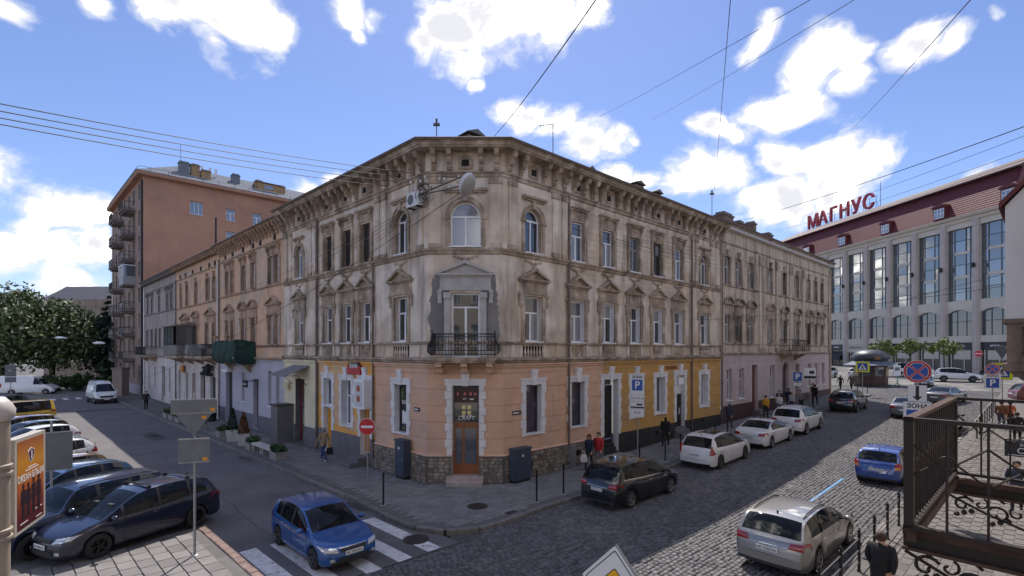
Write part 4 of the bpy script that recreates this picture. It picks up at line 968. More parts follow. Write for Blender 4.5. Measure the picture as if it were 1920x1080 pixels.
aerial((13.95, 34.6, 15.3), 1.4, 'small forked aerial on the roof beyond the ochre part', 1)
m_brk = mat('chimney_brick', (.2, .13, .1), .9, var=.25, vscale=5, bump=.4); m_cap = mat('chimney_cap', (.14, .13, .12), .8)
for s_, h, w in ((-1.2, .35, 1.0), (12.3, .7, .8), (14.8, .95, 1.15), (17.1, .85, .9), (9.6, .6, .7)):
    x, y = Rw(s_, -3.2) if s_ > 0 else (-1.9, 23.7); chimney(A, x, y, 15.4 if s_ > 0 else 15.0, w, .7, h + .2, m_brk, s_ not in (12.3,), m_cap)
# ================================================================ neighbouring houses
def townhouse(name, label, fr, x0, x1, ztop, m_up, m_gf, m_tr, fl, gf, zl=5.2, plinth=(.9, m_gryp), bracketed=True, dent=False, proj=.55, grooves=True, fine_z=None, roofm=m_roof, pil=None, base=-.5, gutter=m_rust, roofh=2.2):
    """fl: list of floors (z, h, [(x, w)], style, head kind); gf: ground-floor openings (x, w, z, h, kind)"""
    o0 = fr.w((x0 + x1) / 2); t = thing(name, label, 'house', (o0[0], o0[1], 0)); b = MB(); Rc = []
    if fine_z:
        for za, zb in fine_z: Rc += fine(x0, x1, za, zb)
    Rc += [(x0, x1, plinth[0], zl, 0, m_gf), (x0, x1, base, plinth[0], -.05, plinth[1])]
    if grooves: Rc += [(x0, x1, z, z + .035, .03, None) for z in [plinth[0] + .62 * i for i in range(1, 8)] if z < zl - .2]
    for z, h, ws, st, hd in fl:
        for x, w in ws: Rc.append((x - w / 2, x + w / 2, z, z + h, None, m_tr))
    for x, w, z, h, k in gf: Rc.append((x - w / 2, x + w / 2, z, z + h, None, m_gf))
    b.relief(x0, x1, base, ztop - .35, Rc, m_up)
    for x, w, z, h, k in gf:
        if k == 'archdoor': b.arch_fill(x, w, z + h - w / 2, m_gf, m_gf)
    put(t, fr, 'wall', b, 0, 0, 0)
    path = [fr.w(x)[:2] for x in (x0 + .001, x1 - .001)]; lp = [(p[0] - o0[0], p[1] - o0[1]) for p in path]
    b = MB(); b.sweep(lp, [(.0, zl - .02), (.12, zl), (.16, zl + .09), (.02, zl + .16)], m_tr); obj('ledge', b, t)
    b = MB(); b.sweep(lp, [(-.3, ztop - .36), (0, ztop - .36), (.04, ztop - .2), (proj * .8, ztop - .14), (proj, ztop - .04), (proj, ztop), (-.3, ztop + .02)], m_tr); obj('cornice', b, t)
    b = MB(); b.sweep(lp, [(proj - .02, ztop - .02), (proj + .1, ztop - .03), (proj + .12, ztop + .05), (proj - .02, ztop + .06)], gutter); obj('gutter', b, t)
    b = MB(); b.sweep(lp, [(.0, ztop - 1.35), (.07, ztop - 1.32), (.07, ztop - 1.22), (.0, ztop - 1.2)], m_tr); obj('frieze_moulding', b, t)
    for z, h, ws, st, hd in fl:
        b = MB(); b.sweep(lp, [(.0, z - .2), (.1, z - .16), (.1, z - .07), (.0, z - .05)], m_tr); obj('sill_course', b, t)
    roof_loft(t, path, ztop + .03, ztop + roofh, 5.5, roofm, proj)
    if bracketed:
        n = int((x1 - x0) / .62)
        for i in range(n): put(t, fr, 'cornice_bracket', bracket(.72, proj * .8, .17, m_tr), x0 + (i + .5) * (x1 - x0) / n, 0, ztop - .98 + .12)
    if dent:
        b = MB(); n = int((x1 - x0) / .24)
        for i in range(n): x = x0 + (i + .5) * (x1 - x0) / n; b.box(x - .06, x + .06, -proj * .75, .02, ztop - .34, ztop - .16, m_wtrim if dent == 2 else m_tr)
        put(t, fr, 'dentils', b, 0, 0, 0)['kind'] = 'stuff'
    for z, h, ws, st, hd in fl:
        for x, w in ws:
            window(t, fr, x, z + .01, w - .02, h - .02, st, fm=random.choice((FRM_W, FRM_W, FRM_W, FRM_G)), depth=.2, sm=m_tr)
            if hd in ('tri', 'arc', 'flat'): put(t, fr, 'window_head', pediment(round(w + .75, 2), .95, hd, m_tr), x, 0, z + h)
            elif hd == 'str': put(t, fr, 'window_head', straight_head(round(w + .5, 2), m_tr), x, 0, z + h)
            elif hd == 'key':
                q = MB(); q.poly_y([(-.12, 0), (.12, 0), (.2, .5), (-.2, .5)], -.14, .02, m_tr); q.box(-w / 2 - .14, w / 2 + .14, -.05, .02, .0, .12, m_tr); q.lathe([(.13, -.14), (.08, -.2), (.005, -.2)], m_tr, 7, (0, 0, .42), 'y'); put(t, fr, 'window_head', q, x, 0, z + h)
            q = MB()
            for s_ in (-1, 1): q.box(s_ * (w / 2 + .08) - .08, s_ * (w / 2 + .08) + .08, -.045, .02, 0, h, m_tr)
            put(t, fr, 'window_jambs', q, x, 0, z)
    for x, w, z, h, k in gf:
        if k == 'win': window(t, fr, x, z + .01, w - .02, h - .02, 't', depth=.22)
        elif k == 'shop': window(t, fr, x, z + .01, w - .02, h - .02, 'two', fm=FRM_D, gl=G_DARK, depth=.22)
        else:
            q = MB(); dm = {'door': mat('dark_brown_door', (.045, .03, .026), .6), 'archdoor': mat('dark_brown_door', (.045, .03, .026), .6), 'red': mat('door_oxblood', (.13, .03, .025), .5), 'gate': mat('black_gate', (.016, .015, .016), .6)}[k]
            q.box(-w / 2, w / 2, .02, .08, 0, h, dm); q.box(-w / 2 + .08, -.03, 0, .02, .15, h * .6, dm); q.box(.03, w / 2 - .08, 0, .02, .15, h * .6, dm); put(t, fr, 'front_door', q, x, .24, z)
    return t
def balcony(par, fr, x, z, w, d, label=None, kind='bars', m=None, h=1.0, fillm=None):
    m = m or m_blkir; b = MB(); b.box(-w / 2, w / 2, -d, 0, -.14, 0, m_pl2); b.box(-w / 2 + .1, w / 2 - .1, -d + .1, 0, -.26, -.14, m_pl2)
    for s_ in (-1, 1): b.poly_x([(-d * .85, -.26), (-d * .6, -.4), (0, -.8), (0, -.26)], s_ * w * .36 - .1, s_ * w * .36 + .1, m_pl2)
    o = put(par, fr, 'balcony', b, x, 0, z); q = MB(); P = [(-w / 2 + .04, 0), (-w / 2 + .04, -d + .04), (w / 2 - .04, -d + .04), (w / 2 - .04, 0)]
    for zz in (.06, h): q.tube([(a, c, zz) for a, c in P], .022, m, 5)
    for (xa, ya), (xb, yb) in zip(P, P[1:]):
        k = max(2, int(math.hypot(xb - xa, yb - ya) / .14))
        for i in range(k): q.tube([(xa + (xb - xa) * i / k, ya + (yb - ya) * i / k, .02), (xa + (xb - xa) * i / k, ya + (yb - ya) * i / k, h)], .01, m, 4)
        if fillm: q.add([(xa, ya - .005, .05), (xb, yb - .005, .05), (xb, yb - .005, h), (xa, ya - .005, h)], [(0, 1, 2, 3)], fillm)
    obj('railing', q, o); return o
m_bup = mat('apricot_plaster', (.60, .38, .25), .9, var=.14, vscale=1.2, bump=.3, bscale=18, col2=(.48, .38, .3), mix2=(.5, .62), scale2=.5, streak=(.33, .225, .16), smix=(.54, .76))
m_btr = mat('apricot_stucco', (.40, .27, .19), .9, var=.3, vscale=2.5, bump=.4, streak=(.16, .11, .085), smix=(.5, .7))
m_lav = mat('lavender_paint', (.41, .40, .47), .8, var=.08, vscale=1, bump=.12, streak=(.32, .31, .4), smix=(.6, .85)); m_lavp = mat('slate_plinth', (.13, .13, .155), .8, var=.1, vscale=2)
m_whgf = mat('whitewashed_front', (.58, .52, .5), .85, var=.14, vscale=1.2, bump=.2, streak=(.34, .3, .29), smix=(.55, .8)); m_grf = mat('grey_plaster', (.36, .31, .285), .9, var=.2, vscale=1.4, bump=.35, streak=(.15, .13, .125), smix=(.5, .72)); m_grs = mat('grey_stucco', (.24, .21, .2), .9, var=.3, vscale=2.4, bump=.4, streak=(.1, .09, .085), smix=(.5, .7))
m_fup = mat('brown_plaster', (.53, .44, .345), .9, var=.16, vscale=1.2, bump=.35, streak=(.19, .155, .125), smix=(.48, .7)); m_ftr = mat('brown_stucco', (.40, .325, .255), .9, var=.3, vscale=2.2, bump=.4, streak=(.105, .085, .07), smix=(.46, .66))
m_pink = mat('mauve_paint', (.48, .395, .395), .85, var=.1, vscale=1.2, bump=.15, streak=(.29, .23, .235), smix=(.55, .8)); m_oxp = mat('oxblood_plinth', (.065, .028, .026), .6, var=.2, vscale=2)
m_zinc = mat('zinc_roof', (.15, .165, .2), .9, spec=.1, metal=0., var=.2, vscale=1.5)
# left street: apricot house with the lavender ground floor
hB = townhouse('terrace_house', 'apricot house with lavender ground floor and green-netted balcony, left of the corner house', FL, -28.71, -15.34, 14.25, m_bup, m_lav, m_btr,
    [(6.15, 1.95, [(-16.5, .85), (-17.6, .85)], 't', None), (6.15, 1.95, [(-20.9, .9), (-23.0, .9), (-25.5, .75), (-26.8, .75)], 't', None), (10.2, 1.9, [(-16.5, .85), (-17.6, .85), (-20.9, .9), (-23.0, .9), (-25.5, .75), (-26.8, .75)], 't', None)],
    [(-16.3, .75, 1.95, 2.4, 'win'), (-17.7, .75, 1.95, 2.4, 'win'), (-20.4, 1.0, .1, 3.6, 'door'), (-22.9, .9, 1.9, 2.2, 'win'), (-26.3, 1.6, .1, 3.9, 'gate')], zl=5.1, plinth=(1.15, m_lavp))
for x, k, w in ((-17.05, 'tri', 2.5), (-20.9, 'arc', 1.65), (-23.0, 'arc', 1.65), (-26.15, 'tri', 2.4)): put(hB, FL, 'window_head', pediment(w, 1.2, k, m_btr), x, 0, 8.12)
for x, w in ((-17.05, 2.3), (-20.9, 1.3), (-23.0, 1.3), (-26.15, 2.2)): put(hB, FL, 'window_head', straight_head(w, m_btr), x, 0, 12.1)
for x in (-16.9, -19.5, -20.9, -23.0, -25.4, -27.2):
    b = MB(); b.box(-.2, .2, -.03, .02, 0, .4, M_DARK); b.box(-.3, .3, -.05, .02, .4, .5, m_btr); put(hB, FL, 'attic_vent', b, x, 0, 13.1)
m_net = mat('green_netting', (.018, .05, .042), .9, var=.4, vscale=3, bump=.6, bscale=9, col2=(.012, .03, .026), mix2=(.5, .6), scale2=1.5)
o = balcony(hB, FL, -22.9, 5.3, 6.0, 1.35); o.scale = (.84, 1, 1)
b = MB(); n = 26; vs = []
for j, (zz, dd) in enumerate(((1.12, 0), (.7, .03), (.3, .06), (.0, .03), (-.25, -.06), (-.5, -.25))):
    for i in range(n + 1):
        t_ = i / n; L_ = 6.1 + 2.8; q_ = t_ * L_
        if q_ < 1.4: x, y = -3.05, -q_
        elif q_ < 7.5: x, y = -3.05 + (q_ - 1.4), -1.42
        else: x, y = 3.05, -1.42 + (q_ - 7.5)
        f_ = dd + .05 * math.sin(i * 1.3 + j); vs.append((x * (1 + f_ * .1), y - f_ + (.03 * random.random()), zz + .08 * math.sin(i * .9 + j * .5)))
b.add(vs, [(j * (n + 1) + i, j * (n + 1) + i + 1, (j + 1) * (n + 1) + i + 1, (j + 1) * (n + 1) + i) for j in range(5) for i in range(n)], m_net)
obj('safety_netting', b.mesh('safety_netting', 60), o)
for x in (-2.9, .3):
    q = MB(); q.lathe([(.16, 0), (.1, .08), (.07, .2), (.2, .4), (.22, .46), (.1, .48)], m_btr, 10); obj('urn', q.mesh('urn', 50), o, (x, -1.25, 1.05))
for x in (-20.9, -17.0):
    q = MB(); q.poly_x([(-.7, 0), (-.7, -.2), (-.3, -.6), (0, -.9), (0, 0)], -.16, .16, m_pl2); put(hB, FL, 'console', q, x - 4.5, 0, 5.0)
b = MB(); b.box(-.75, .75, -.35, 0, 0, .22, m_wtrim); put(hB, FL, 'door_hood', b, -26.3, 0, 4.05)
b = MB(); b.box(-.05, .05, -.75, 0, .2, .26, m_blkir); b.box(-.38, .38, -.8, -.72, -.2, .3, mat('sign_black', (.012, .012, .012), .5)); o = put(hB, FL, 'hanging_sign', b, -20.2, 0, 3.35); obj('lettering', text_mesh('Lemon', .22, m_wl), o, (0, -.81, .05))
b = MB(); b.box(-.06, .06, -.1, -.02, -.6, .6, mat('sign_black', (.012, .012, .012))); 
pipe(hB, FL, -28.6, .2, 13.3, m_rust)
# pale house with glazed and iron balconies
hC = townhouse('terrace_house', 'pale apricot house with curved eaves, a glazed balcony and a lattice balcony', FL, -43.3, -28.72, 14.15, m_bup, m_whgf, m_btr,
    [(6.1, 2.0, [(-30.3, .9), (-32.4, .9), (-35.8, .9), (-38.7, .9), (-40.7, .9), (-42.4, .7)], 't', None), (10.1, 1.9, [(-30.2, .95), (-32.2, .95), (-35.8, .9), (-39.0, .8), (-41.3, .8)], 't', 'key')],
    [(-30.6, 1.5, .1, 3.4, 'shop'), (-33.6, 1.5, .1, 3.9, 'archdoor'), (-36.6, 1.2, .4, 3.2, 'red'), (-39.0, .8, .2, 3.4, 'shop'), (-41.8, 1.0, .6, 3.2, 'win')], zl=4.95, plinth=(.7, m_whgf), bracketed=False, dent=1)
for x, k, w in ((-31.3, 'tri', 3.2), (-35.8, 'arc', 2.2), (-39.7, 'tri', 3.4)): put(hC, FL, 'window_head', pediment(w, 1.2, k, m_btr), x, 0, 8.15)
for x in (-30.0, -31.6, -34.2, -36.9, -39.5, -41.5):
    b = MB(); b.box(-.26, .26, -.03, .02, 0, .5, M_DARK); b.box(-.34, .34, -.05, .02, -.08, 0, m_btr); put(hC, FL, 'attic_vent', b, x, 0, 12.85)
balcony(hC, FL, -31.6, 5.25, 5.2, 1.3, fillm=mat('balcony_sheet', (.10, .085, .085), .8, var=.4, vscale=2, col2=(.3, .27, .27), mix2=(.5, .58), scale2=.8))
o = balcony(hC, FL, -38.6, 5.25, 5.0, 1.5, m=m_arm, fillm=m_grs)
b = MB(); m_ogl = glass('old_glazing', (.07, .085, .09), .15)
b.box(-2.5, 2.5, -1.55, 0, 2.75, 2.85, m_grs); b.poly_x([(-1.7, 2.75), (-1.7, 2.82), (0, 3.2), (0, 2.85)], -2.6, 2.6, m_grs)
for x in (-2.48, -1.2, 0, 1.2, 2.48): b.box(x - .04, x + .04, -1.5, -1.42, 1.0, 2.75, m_arm)
b.add([(-2.45, -1.45, 1.0), (1.2, -1.45, 1.0), (1.2, -1.45, 2.75), (-2.45, -1.45, 2.75)], [(0, 1, 2, 3)], m_ogl); b.add([(-2.45, -1.45, 1.0), (-2.45, 0, 1.0), (-2.45, 0, 2.75), (-2.45, -1.45, 2.75)], [(0, 1, 2, 3)], m_ogl); b.add([(2.45, -1.45, 1.0), (2.45, 0, 1.0), (2.45, 0, 2.75), (2.45, -1.45, 2.75)], [(0, 1, 2, 3)], m_ogl)
obj('balcony_glazing', b, o)
b = MB()
for i in range(24):
    a, c = random.uniform(-1, 1), random.uniform(0, 1.0); b.lathe([(.01, 0), (.16, .06), (.2, .16), (.12, .28), (.01, .32)], m_cable, 6, (a, -.25 - .25 * random.random(), c))
obj('awning_flowers', b, hC, (FL.w(-31.2)[0] - hC.location.x, FL.w(-31.2)[1] - hC.location.y, 3.5), FL.a)
b = MB(); b.box(-.5, .5, -.3, -.2, 0, .7, mat('sign_orange', (.62, .22, .02), .5)); put(hC, FL, 'hanging_sign', b, -39.9, 0, 3.6)
pipe(hC, FL, -29.0, 4.8, 13, m_wtrim); pipe(hC, FL, -43.0, .2, 13, m_rust)
# grey house
hD = townhouse('terrace_house', 'grey house with sheet-metal roof between the pale house and the apartment block', FL, -59.2, -43.31, 14.1, m_grf, m_whgf, m_grs,
    [(6.2, 2.1, [(-45.3, .8), (-47.0, .8), (-50.6, .8), (-52.6, .8), (-55.0, .8), (-57.5, .8)], 't', None), (10.2, 1.8, [(-45.3, .8), (-47.2, .8), (-51.0, .8), (-54.8, .8), (-57.2, .8)], 't', 'str')],
    [(-46.0, .9, 1.2, 2.6, 'win'), (-49.0, 1.6, .1, 3.9, 'gate'), (-53.2, .8, 1.0, 2.8, 'win'), (-56.4, .8, 1.0, 2.8, 'win')], zl=5.0, plinth=(.8, m_whgf), bracketed=False, dent=1, roofm=m_zinc, gutter=m_zinc, roofh=3.2)
balcony(hD, FL, -54.8, 5.2, 6.0, 1.2)
pipe(hD, FL, -58.9, .2, 13.5, m_wtrim, .09)
for x, y, h in ((-37.5, 2.4, .7), (-27.3, 2.6, .9), (-25.2, 2.4, .8), (-33.8, 2.6, .4)):
    p = FL.w(x, y); par = hC if x < -28.7 else hB; chimney(par, p[0], p[1], 15.2, .8, .7, h, m_brk, False, m_cap)
p = FL.w(-37.9, 2.2); b = MB(); b.tube([(0, 0, 0), (0, 0, 3.6)], .09, m_cable, 8); obj('stove_pipe', b, hC, (p[0] - hC.location.x, p[1] - hC.location.y, 15.3))
# right street: brown house with mauve ground floor
WF = [21.55, 23.4, 25.55, 29.49, 32.6, 35.8, 38.9, 41.0, 43.0]
hF = townhouse('terrace_house', 'brown-grey house with mauve ground floor beyond the ochre part', FR, 20.42, 45.67, 14.75, m_fup, m_pink, m_ftr,
    [(6.35, 2.0, [(x, .95) for x in WF], 't', None), (10.55, 1.95, [(x, .9) for x in WF], 't', 'key')],
    [(21.9, .85, 2.1, 2.3, 'win'), (24.0, .85, 2.1, 2.3, 'win'), (26.4, 1.1, .9, 3.7, 'red'), (30.0, .95, 1.8, 2.7, 'win'), (33.0, 1.5, 1.1, 3.6, 'archdoor'), (36.0, 1.0, 1.1, 3.4, 'red'), (39.2, .9, 2.3, 2.2, 'win'), (41.2, .9, 2.3, 2.2, 'win'), (43.4, .9, 2.3, 2.2, 'win')],
    zl=5.45, plinth=(1.75, m_oxp), bracketed=False, dent=2, proj=.5, fine_z=((6.3, 9.9),), roofm=m_roof, base=-.5)
for x in WF: put(hF, FR, 'window_head', pediment(1.75, 1.15, 'arc', m_ftr), x, 0, 8.4)
for x in (20.65, 27.4, 28.1, 30.9, 34.1, 37.4, 45.3):
    b = MB(); b.box(-.26, .26, -.09, .02, 0, 7.7, m_fup); b.box(-.33, .33, -.14, .02, 6.8, 7.6, m_ftr); b.box(-.33, .33, -.13, .02, 0, .3, m_ftr); put(hF, FR, 'pilaster', b, x, 0, 5.65)
balcony(hF, FR, 33.6, 5.65, 4.6, 1.1); pipe(hF, FR, 45.5, 1.2, 14.2, mat('pale_pipe', (.4, .33, .24), .6), .08); pipe(hF, FR, 20.5, .5, 14, m_rust)
for s_, h, w in ((24.5, .7, 1.6), (27.0, .5, .9), (29.5, .9, .5), (33, .5, .8)):
    x, y = Rw(s_, -1.6); chimney(hF, x, y, 15.5, w, .8, h, m_brk, False, m_cap)
b = MB(); b.box(-.7, .7, -.9, -.05, 0, .25, m_cap); b.box(-.55, .55, -.6, -.05, .25, .5, m_cap); put(hF, FR, 'steps', b, 26.4, 0, .62)
# ================================================================ apartment block on the left
m_ter = mat('terracotta_render', (.44, .235, .16), .9, var=.1, vscale=.35, bump=.25, bscale=12, col2=(.38, .21, .15), mix2=(.5, .62), scale2=.18, streak=(.34, .18, .13), smix=(.55, .8))
m_apt = mat('drab_render', (.30, .225, .19), .9, var=.15, vscale=.8, bump=.3, streak=(.14, .11, .1), smix=(.52, .76)); m_apb = mat('balcony_concrete', (.19, .16, .15), .9, var=.25, vscale=2)
ec = FL.w(-60.0); E_ = thing('apartment_block', 'tall terracotta apartment block with stacked balconies behind the terrace', 'apartment block', (ec[0], ec[1], 0))
ZT = 28.2; FE = Frame(FL.w(-60.0)[:2], FR.a)           # side wall runs along the right-street direction
EW = ((5.8, 1.5, 24.05, 1.75, 'three'), (9.9, 1.15, 23.95, 1.65, 't'), (13.3, 1.15, 23.95, 1.65, 't'), (9.85, 1.1, 20.75, 1.65, 't'), (17.0, 1.15, 23.95, 1.65, 't'), (20.6, 1.15, 23.95, 1.65, 't'), (24.2, 1.15, 23.95, 1.65, 't'), (13.3, 1.1, 20.75, 1.65, 't'))
b = MB(); b.relief(0, 34, -.5, ZT - .6, [(x - w / 2, x + w / 2, z, z + h, None, m_ter) for x, w, z, h, k in EW], m_ter); put(E_, FE, 'side_wall', b, 0, 0, 0)
for x, w, z, h, k in EW: window(E_, FE, x, z + .01, w - .02, h - .02, k, gl=G_SKY, depth=.2)
b = MB(); Rc = []; nf = 8; fh = 3.35; COLS = (-62.6, -66.2, -69.8, -73.4, -77.0, -80.6)
for f in range(nf):
    for x in COLS: Rc.append((x - .6, x + .6, 2.0 + f * fh, 3.9 + f * fh, None, m_apt))
Rc += [(-84, -60, 0, 1.3, -.08, mat('block_plinth', (.33, .31, .34), .85))] + [(-84, -60, 1.3 + .45 * i, 1.33 + .45 * i, .03, None) for i in range(1, 12)]
b.relief(-84, -60, -.5, ZT - .6, Rc, m_apt); put(E_, FL, 'street_wall', b, 0, 0, 0)
for f in range(nf):
    for x in COLS: window(E_, FL, x, 2.01 + f * fh, 1.18, 1.88, 'two', fm=FRM_G, gl=random.choice((G_DARK, G_MID)), depth=.15, sill=0)
path = [FL.w(-84)[:2], FL.w(-60)[:2], FE.w(34)[:2]]; lp = [(p[0] - ec[0], p[1] - ec[1]) for p in path]
b = MB(); b.sweep(lp, [(-.3, ZT - .62), (0, ZT - .62), (.05, ZT - .3), (.7, ZT - .25), (.8, ZT), (.8, ZT + .12), (-.3, ZT + .15)], m_ter); obj('cornice', b, E_)
b = MB(); b.sweep(lp, [(.8, ZT + .12), (.85, ZT + .2), (-4.6, ZT + 3.3), (-5.4, ZT + 3.3), (-11, ZT)], m_zinc); obj('roof', b, E_)
b = MB()
for i in range(26):
    t_ = i * 1.9; p = (FL.w(-84 + t_, -.6) if t_ < 24 else FE.w(t_ - 24, -.6)); b.tube([(p[0] - ec[0], p[1] - ec[1], ZT + .1), (p[0] - ec[0], p[1] - ec[1], ZT + .8)], .03, m_arm, 4)
rp = [FL.w(-84, -.6), FL.w(-60, -.6), FE.w(-.4, -.6), FE.w(34, -.6)]; b.tube([(p[0] - ec[0], p[1] - ec[1], ZT + .75) for p in rp], .03, m_arm, 4); obj('roof_railing', b, E_)
for k, x in enumerate((-67.0, -75.5)):
    for f in range(1, 8):
        if k == 0 and f == 4:
            b = MB(); b.box(-1.7, 1.7, -1.3, 0, -.2, 0, m_apb); b.box(-1.7, 1.7, -1.3, 0, 0, 1.1, mat('balcony_panel', (.34, .34, .36), .6)); b.box(-1.68, 1.68, -1.28, 0, 1.1, 2.5, G_MID)
            for xx in (-1.68, -.85, 0, .85, 1.68): b.box(xx - .06, xx + .06, -1.33, -1.26, 1.1, 2.5, FRM_W)
            b.box(-1.75, 1.75, -1.35, 0, 2.5, 2.62, FRM_W); put(E_, FL, 'glazed_balcony', b, x, 0, 1.2 + f * fh); continue
        b = MB(); b.box(-1.7, 1.7, -1.4, 0, -.22, 0, m_apb); b.box(-1.5, 1.5, -1.2, 0, -.45, -.22, m_apb)
        o = put(E_, FL, 'balcony', b, x, 0, 1.2 + f * fh); q = MB(); P = [(-1.65, 0), (-1.65, -1.35), (1.65, -1.35), (1.65, 0)]
        for zz in (.1, 1.05): q.tube([(a, c, zz) for a, c in P], .035, m_arm, 4)
        for (xa, ya), (xb, yb) in zip(P, P[1:]):
            n = max(3, int(math.hypot(xb - xa, yb - ya) / .22))
            for i in range(n): q.tube([(xa + (xb - xa) * i / n, ya + (yb - ya) * i / n, 0), (xa + (xb - xa) * i / n, ya + (yb - ya) * i / n, 1.05)], .014, m_arm, 4)
        if f % 3 != 1: q.box(-1.6, 1.6, -1.37, -1.34, .1, .85, mat('balcony_sheet', (.10, .085, .085)))
        obj('railing', q, o)
pipe(E_, FL, -60.3, 0, ZT - .7, m_cable, .13); pipe(E_, FL, -83.6, 0, ZT - .7, m_wtrim, .1)
m_ych = mat('yellow_brick', (.34, .22, .12), .9, var=.25, vscale=3, bump=.4); m_sch = mat('slate_chimney', (.15, .165, .195), .7, var=.1, vscale=2)
for x, y, w, h, m_, z in ((4.6, 1.6, 1.2, 1.3, m_sch, ZT + 1.5), (5.9, 1.7, 1.0, 1.3, m_ych, ZT + 1.5), (7.1, 1.4, 1.1, .7, m_ych, ZT + 1.5), (11.0, 2.2, 1.0, 1.3, m_sch, ZT + 1.5), (14.0, 1.8, 1.0, 1.0, m_ych, ZT + 1.5), (17.2, 1.8, .9, .9, m_ych, ZT + 1.5)):
    p = FE.w(x, y); chimney(E_, p[0], p[1], z, w, .9, h, m_, False, m_sch if m_ is m_sch else m_cap)
for x in (6.9, 7.9, 8.6):
    p = FE.w(x, 2.6); b = MB(); b.tube([(0, 0, 0), (0, 0, 1.7)], .14, m_wtrim, 10); obj('vent_pipe', b, E_, (p[0] - ec[0], p[1] - ec[1], ZT + 1.7))
b = MB(); p = FE.w(15.2, 2.0); b.box(-1.5, 1.5, -.9, 1.5, -.6, .9, m_ych); b.box(-.6, .6, -.92, -.9, .05, .65, G_SKY); b.box(-1.65, 1.65, -1.05, 1.6, .9, 1.02, m_cap); obj('dormer', b, E_, (p[0] - ec[0], p[1] - ec[1], ZT + 1.5), FE.a)
p = FE.w(4.3, 1.6); b = MB(); b.tube([(0, 0, 0), (-.1, 0, 3.6)], .03, m_arm, 4); obj('mast', b, E_, (p[0] - ec[0], p[1] - ec[1], ZT + 1.7))
# grey building glimpsed behind the trees
bg = thing('far_building', 'grey building half hidden behind the conifer at the far left', 'building', (-86, 108, 0))
b = MB(); b.relief(-16, 16, 0, 17, [(x - .8, x + .8, z, z + 1.9, None, m_grf) for x in (-12, -8, -4, 0, 4, 8, 12) for z in (3, 7, 11)], m_apt); obj('wall', b, bg)
b = MB(); b.poly_x([(0, 17), (6, 20.5), (12, 17)], -16.4, 16.4, m_roof); obj('roof', b, bg)
b = MB(); b.box(-16, 16, .3, 12, 0, 16.9, M_DARK); obj('rear_volume', b, bg)
FB = Frame((-86, 108), 0)
for x in (-12, -8, -4, 0, 4, 8, 12):
    for z in (3, 7, 11): window(bg, FB, x, z + .01, 1.58, 1.88, 'two', gl=G_DARK, depth=.15, sill=0)
# ================================================================ shopping centre with the red mansard roof
m_cen = mat('pinkish_stone', (.53, .455, .42), .75, var=.08, vscale=.6, bump=.1); m_cen2 = mat('pale_stone', (.62, .56, .48), .75, var=.08, vscale=.6, bump=.1)
m_tile = mat('red_roof_tiles', (.12, .022, .027), .6, var=.25, vscale=8, bump=.5, bscale=9); m_tile2 = mat('brown_red_roof', (.085, .045, .044), .7, var=.15, vscale=2, bump=.3)
FM = Frame((63.08, 122.8), math.atan2(-.9923, .123)); MZ = 2.4; LM = 54.3   # front runs towards us on the right
p0 = FM.w(LM / 2); Mg = thing('shopping_centre', 'large pale shopping centre with glass bays and a red tiled mansard roof', 'shopping centre', (p0[0], p0[1], MZ))
nb = 11; bw = LM / nb; MC = 22.6 * 1.0 + 2.0 - MZ
ZC = 26.3 - MZ; zA0, zA1, zG0, zG1 = 5.6, 9.6, 11.0, ZC - 1.8
b = MB(); Rc = []
for i in range(nb):
    c = (i + .5) * bw; Rc += [(c - 2.05, c + 2.05, zA0, zA1, None, m_cen2), (c - 2.05, c + 2.05, zG0, zG1, None, m_cen2), (c - 2.05, c + 2.05, -1, 4.6, None, m_cen2)]
    Rc += [(i * bw - .42, i * bw + .42, -1, ZC - .9, -.25, m_cen), (i * bw - .2, i * bw + .2, .5, ZC - 1.2, -.33, m_cen)]
Rc.append((LM - .42, LM, -1, ZC - .9, -.25, m_cen))
b.relief(0, LM, -1, ZC, Rc, m_cen2, reveal=.55); put(Mg, FM, 'wall', b, 0, 0, MZ)
m_cgl = mat('curtain_glass', (.045, .06, .075), .03, spec=1., ior=2.0); m_cgl2 = mat('curtain_glass_blue', (.05, .075, .11), .03, spec=1., ior=2.2); m_mul = mat('aluminium_dark', (.12, .13, .14), .4, metal=.4); m_shopd = mat('shop_dark', (.02, .022, .028), .2, spec=.8)
m_cgr = mat('arched_glass', (.06, .075, .11), .05, spec=.9, ior=1.8)
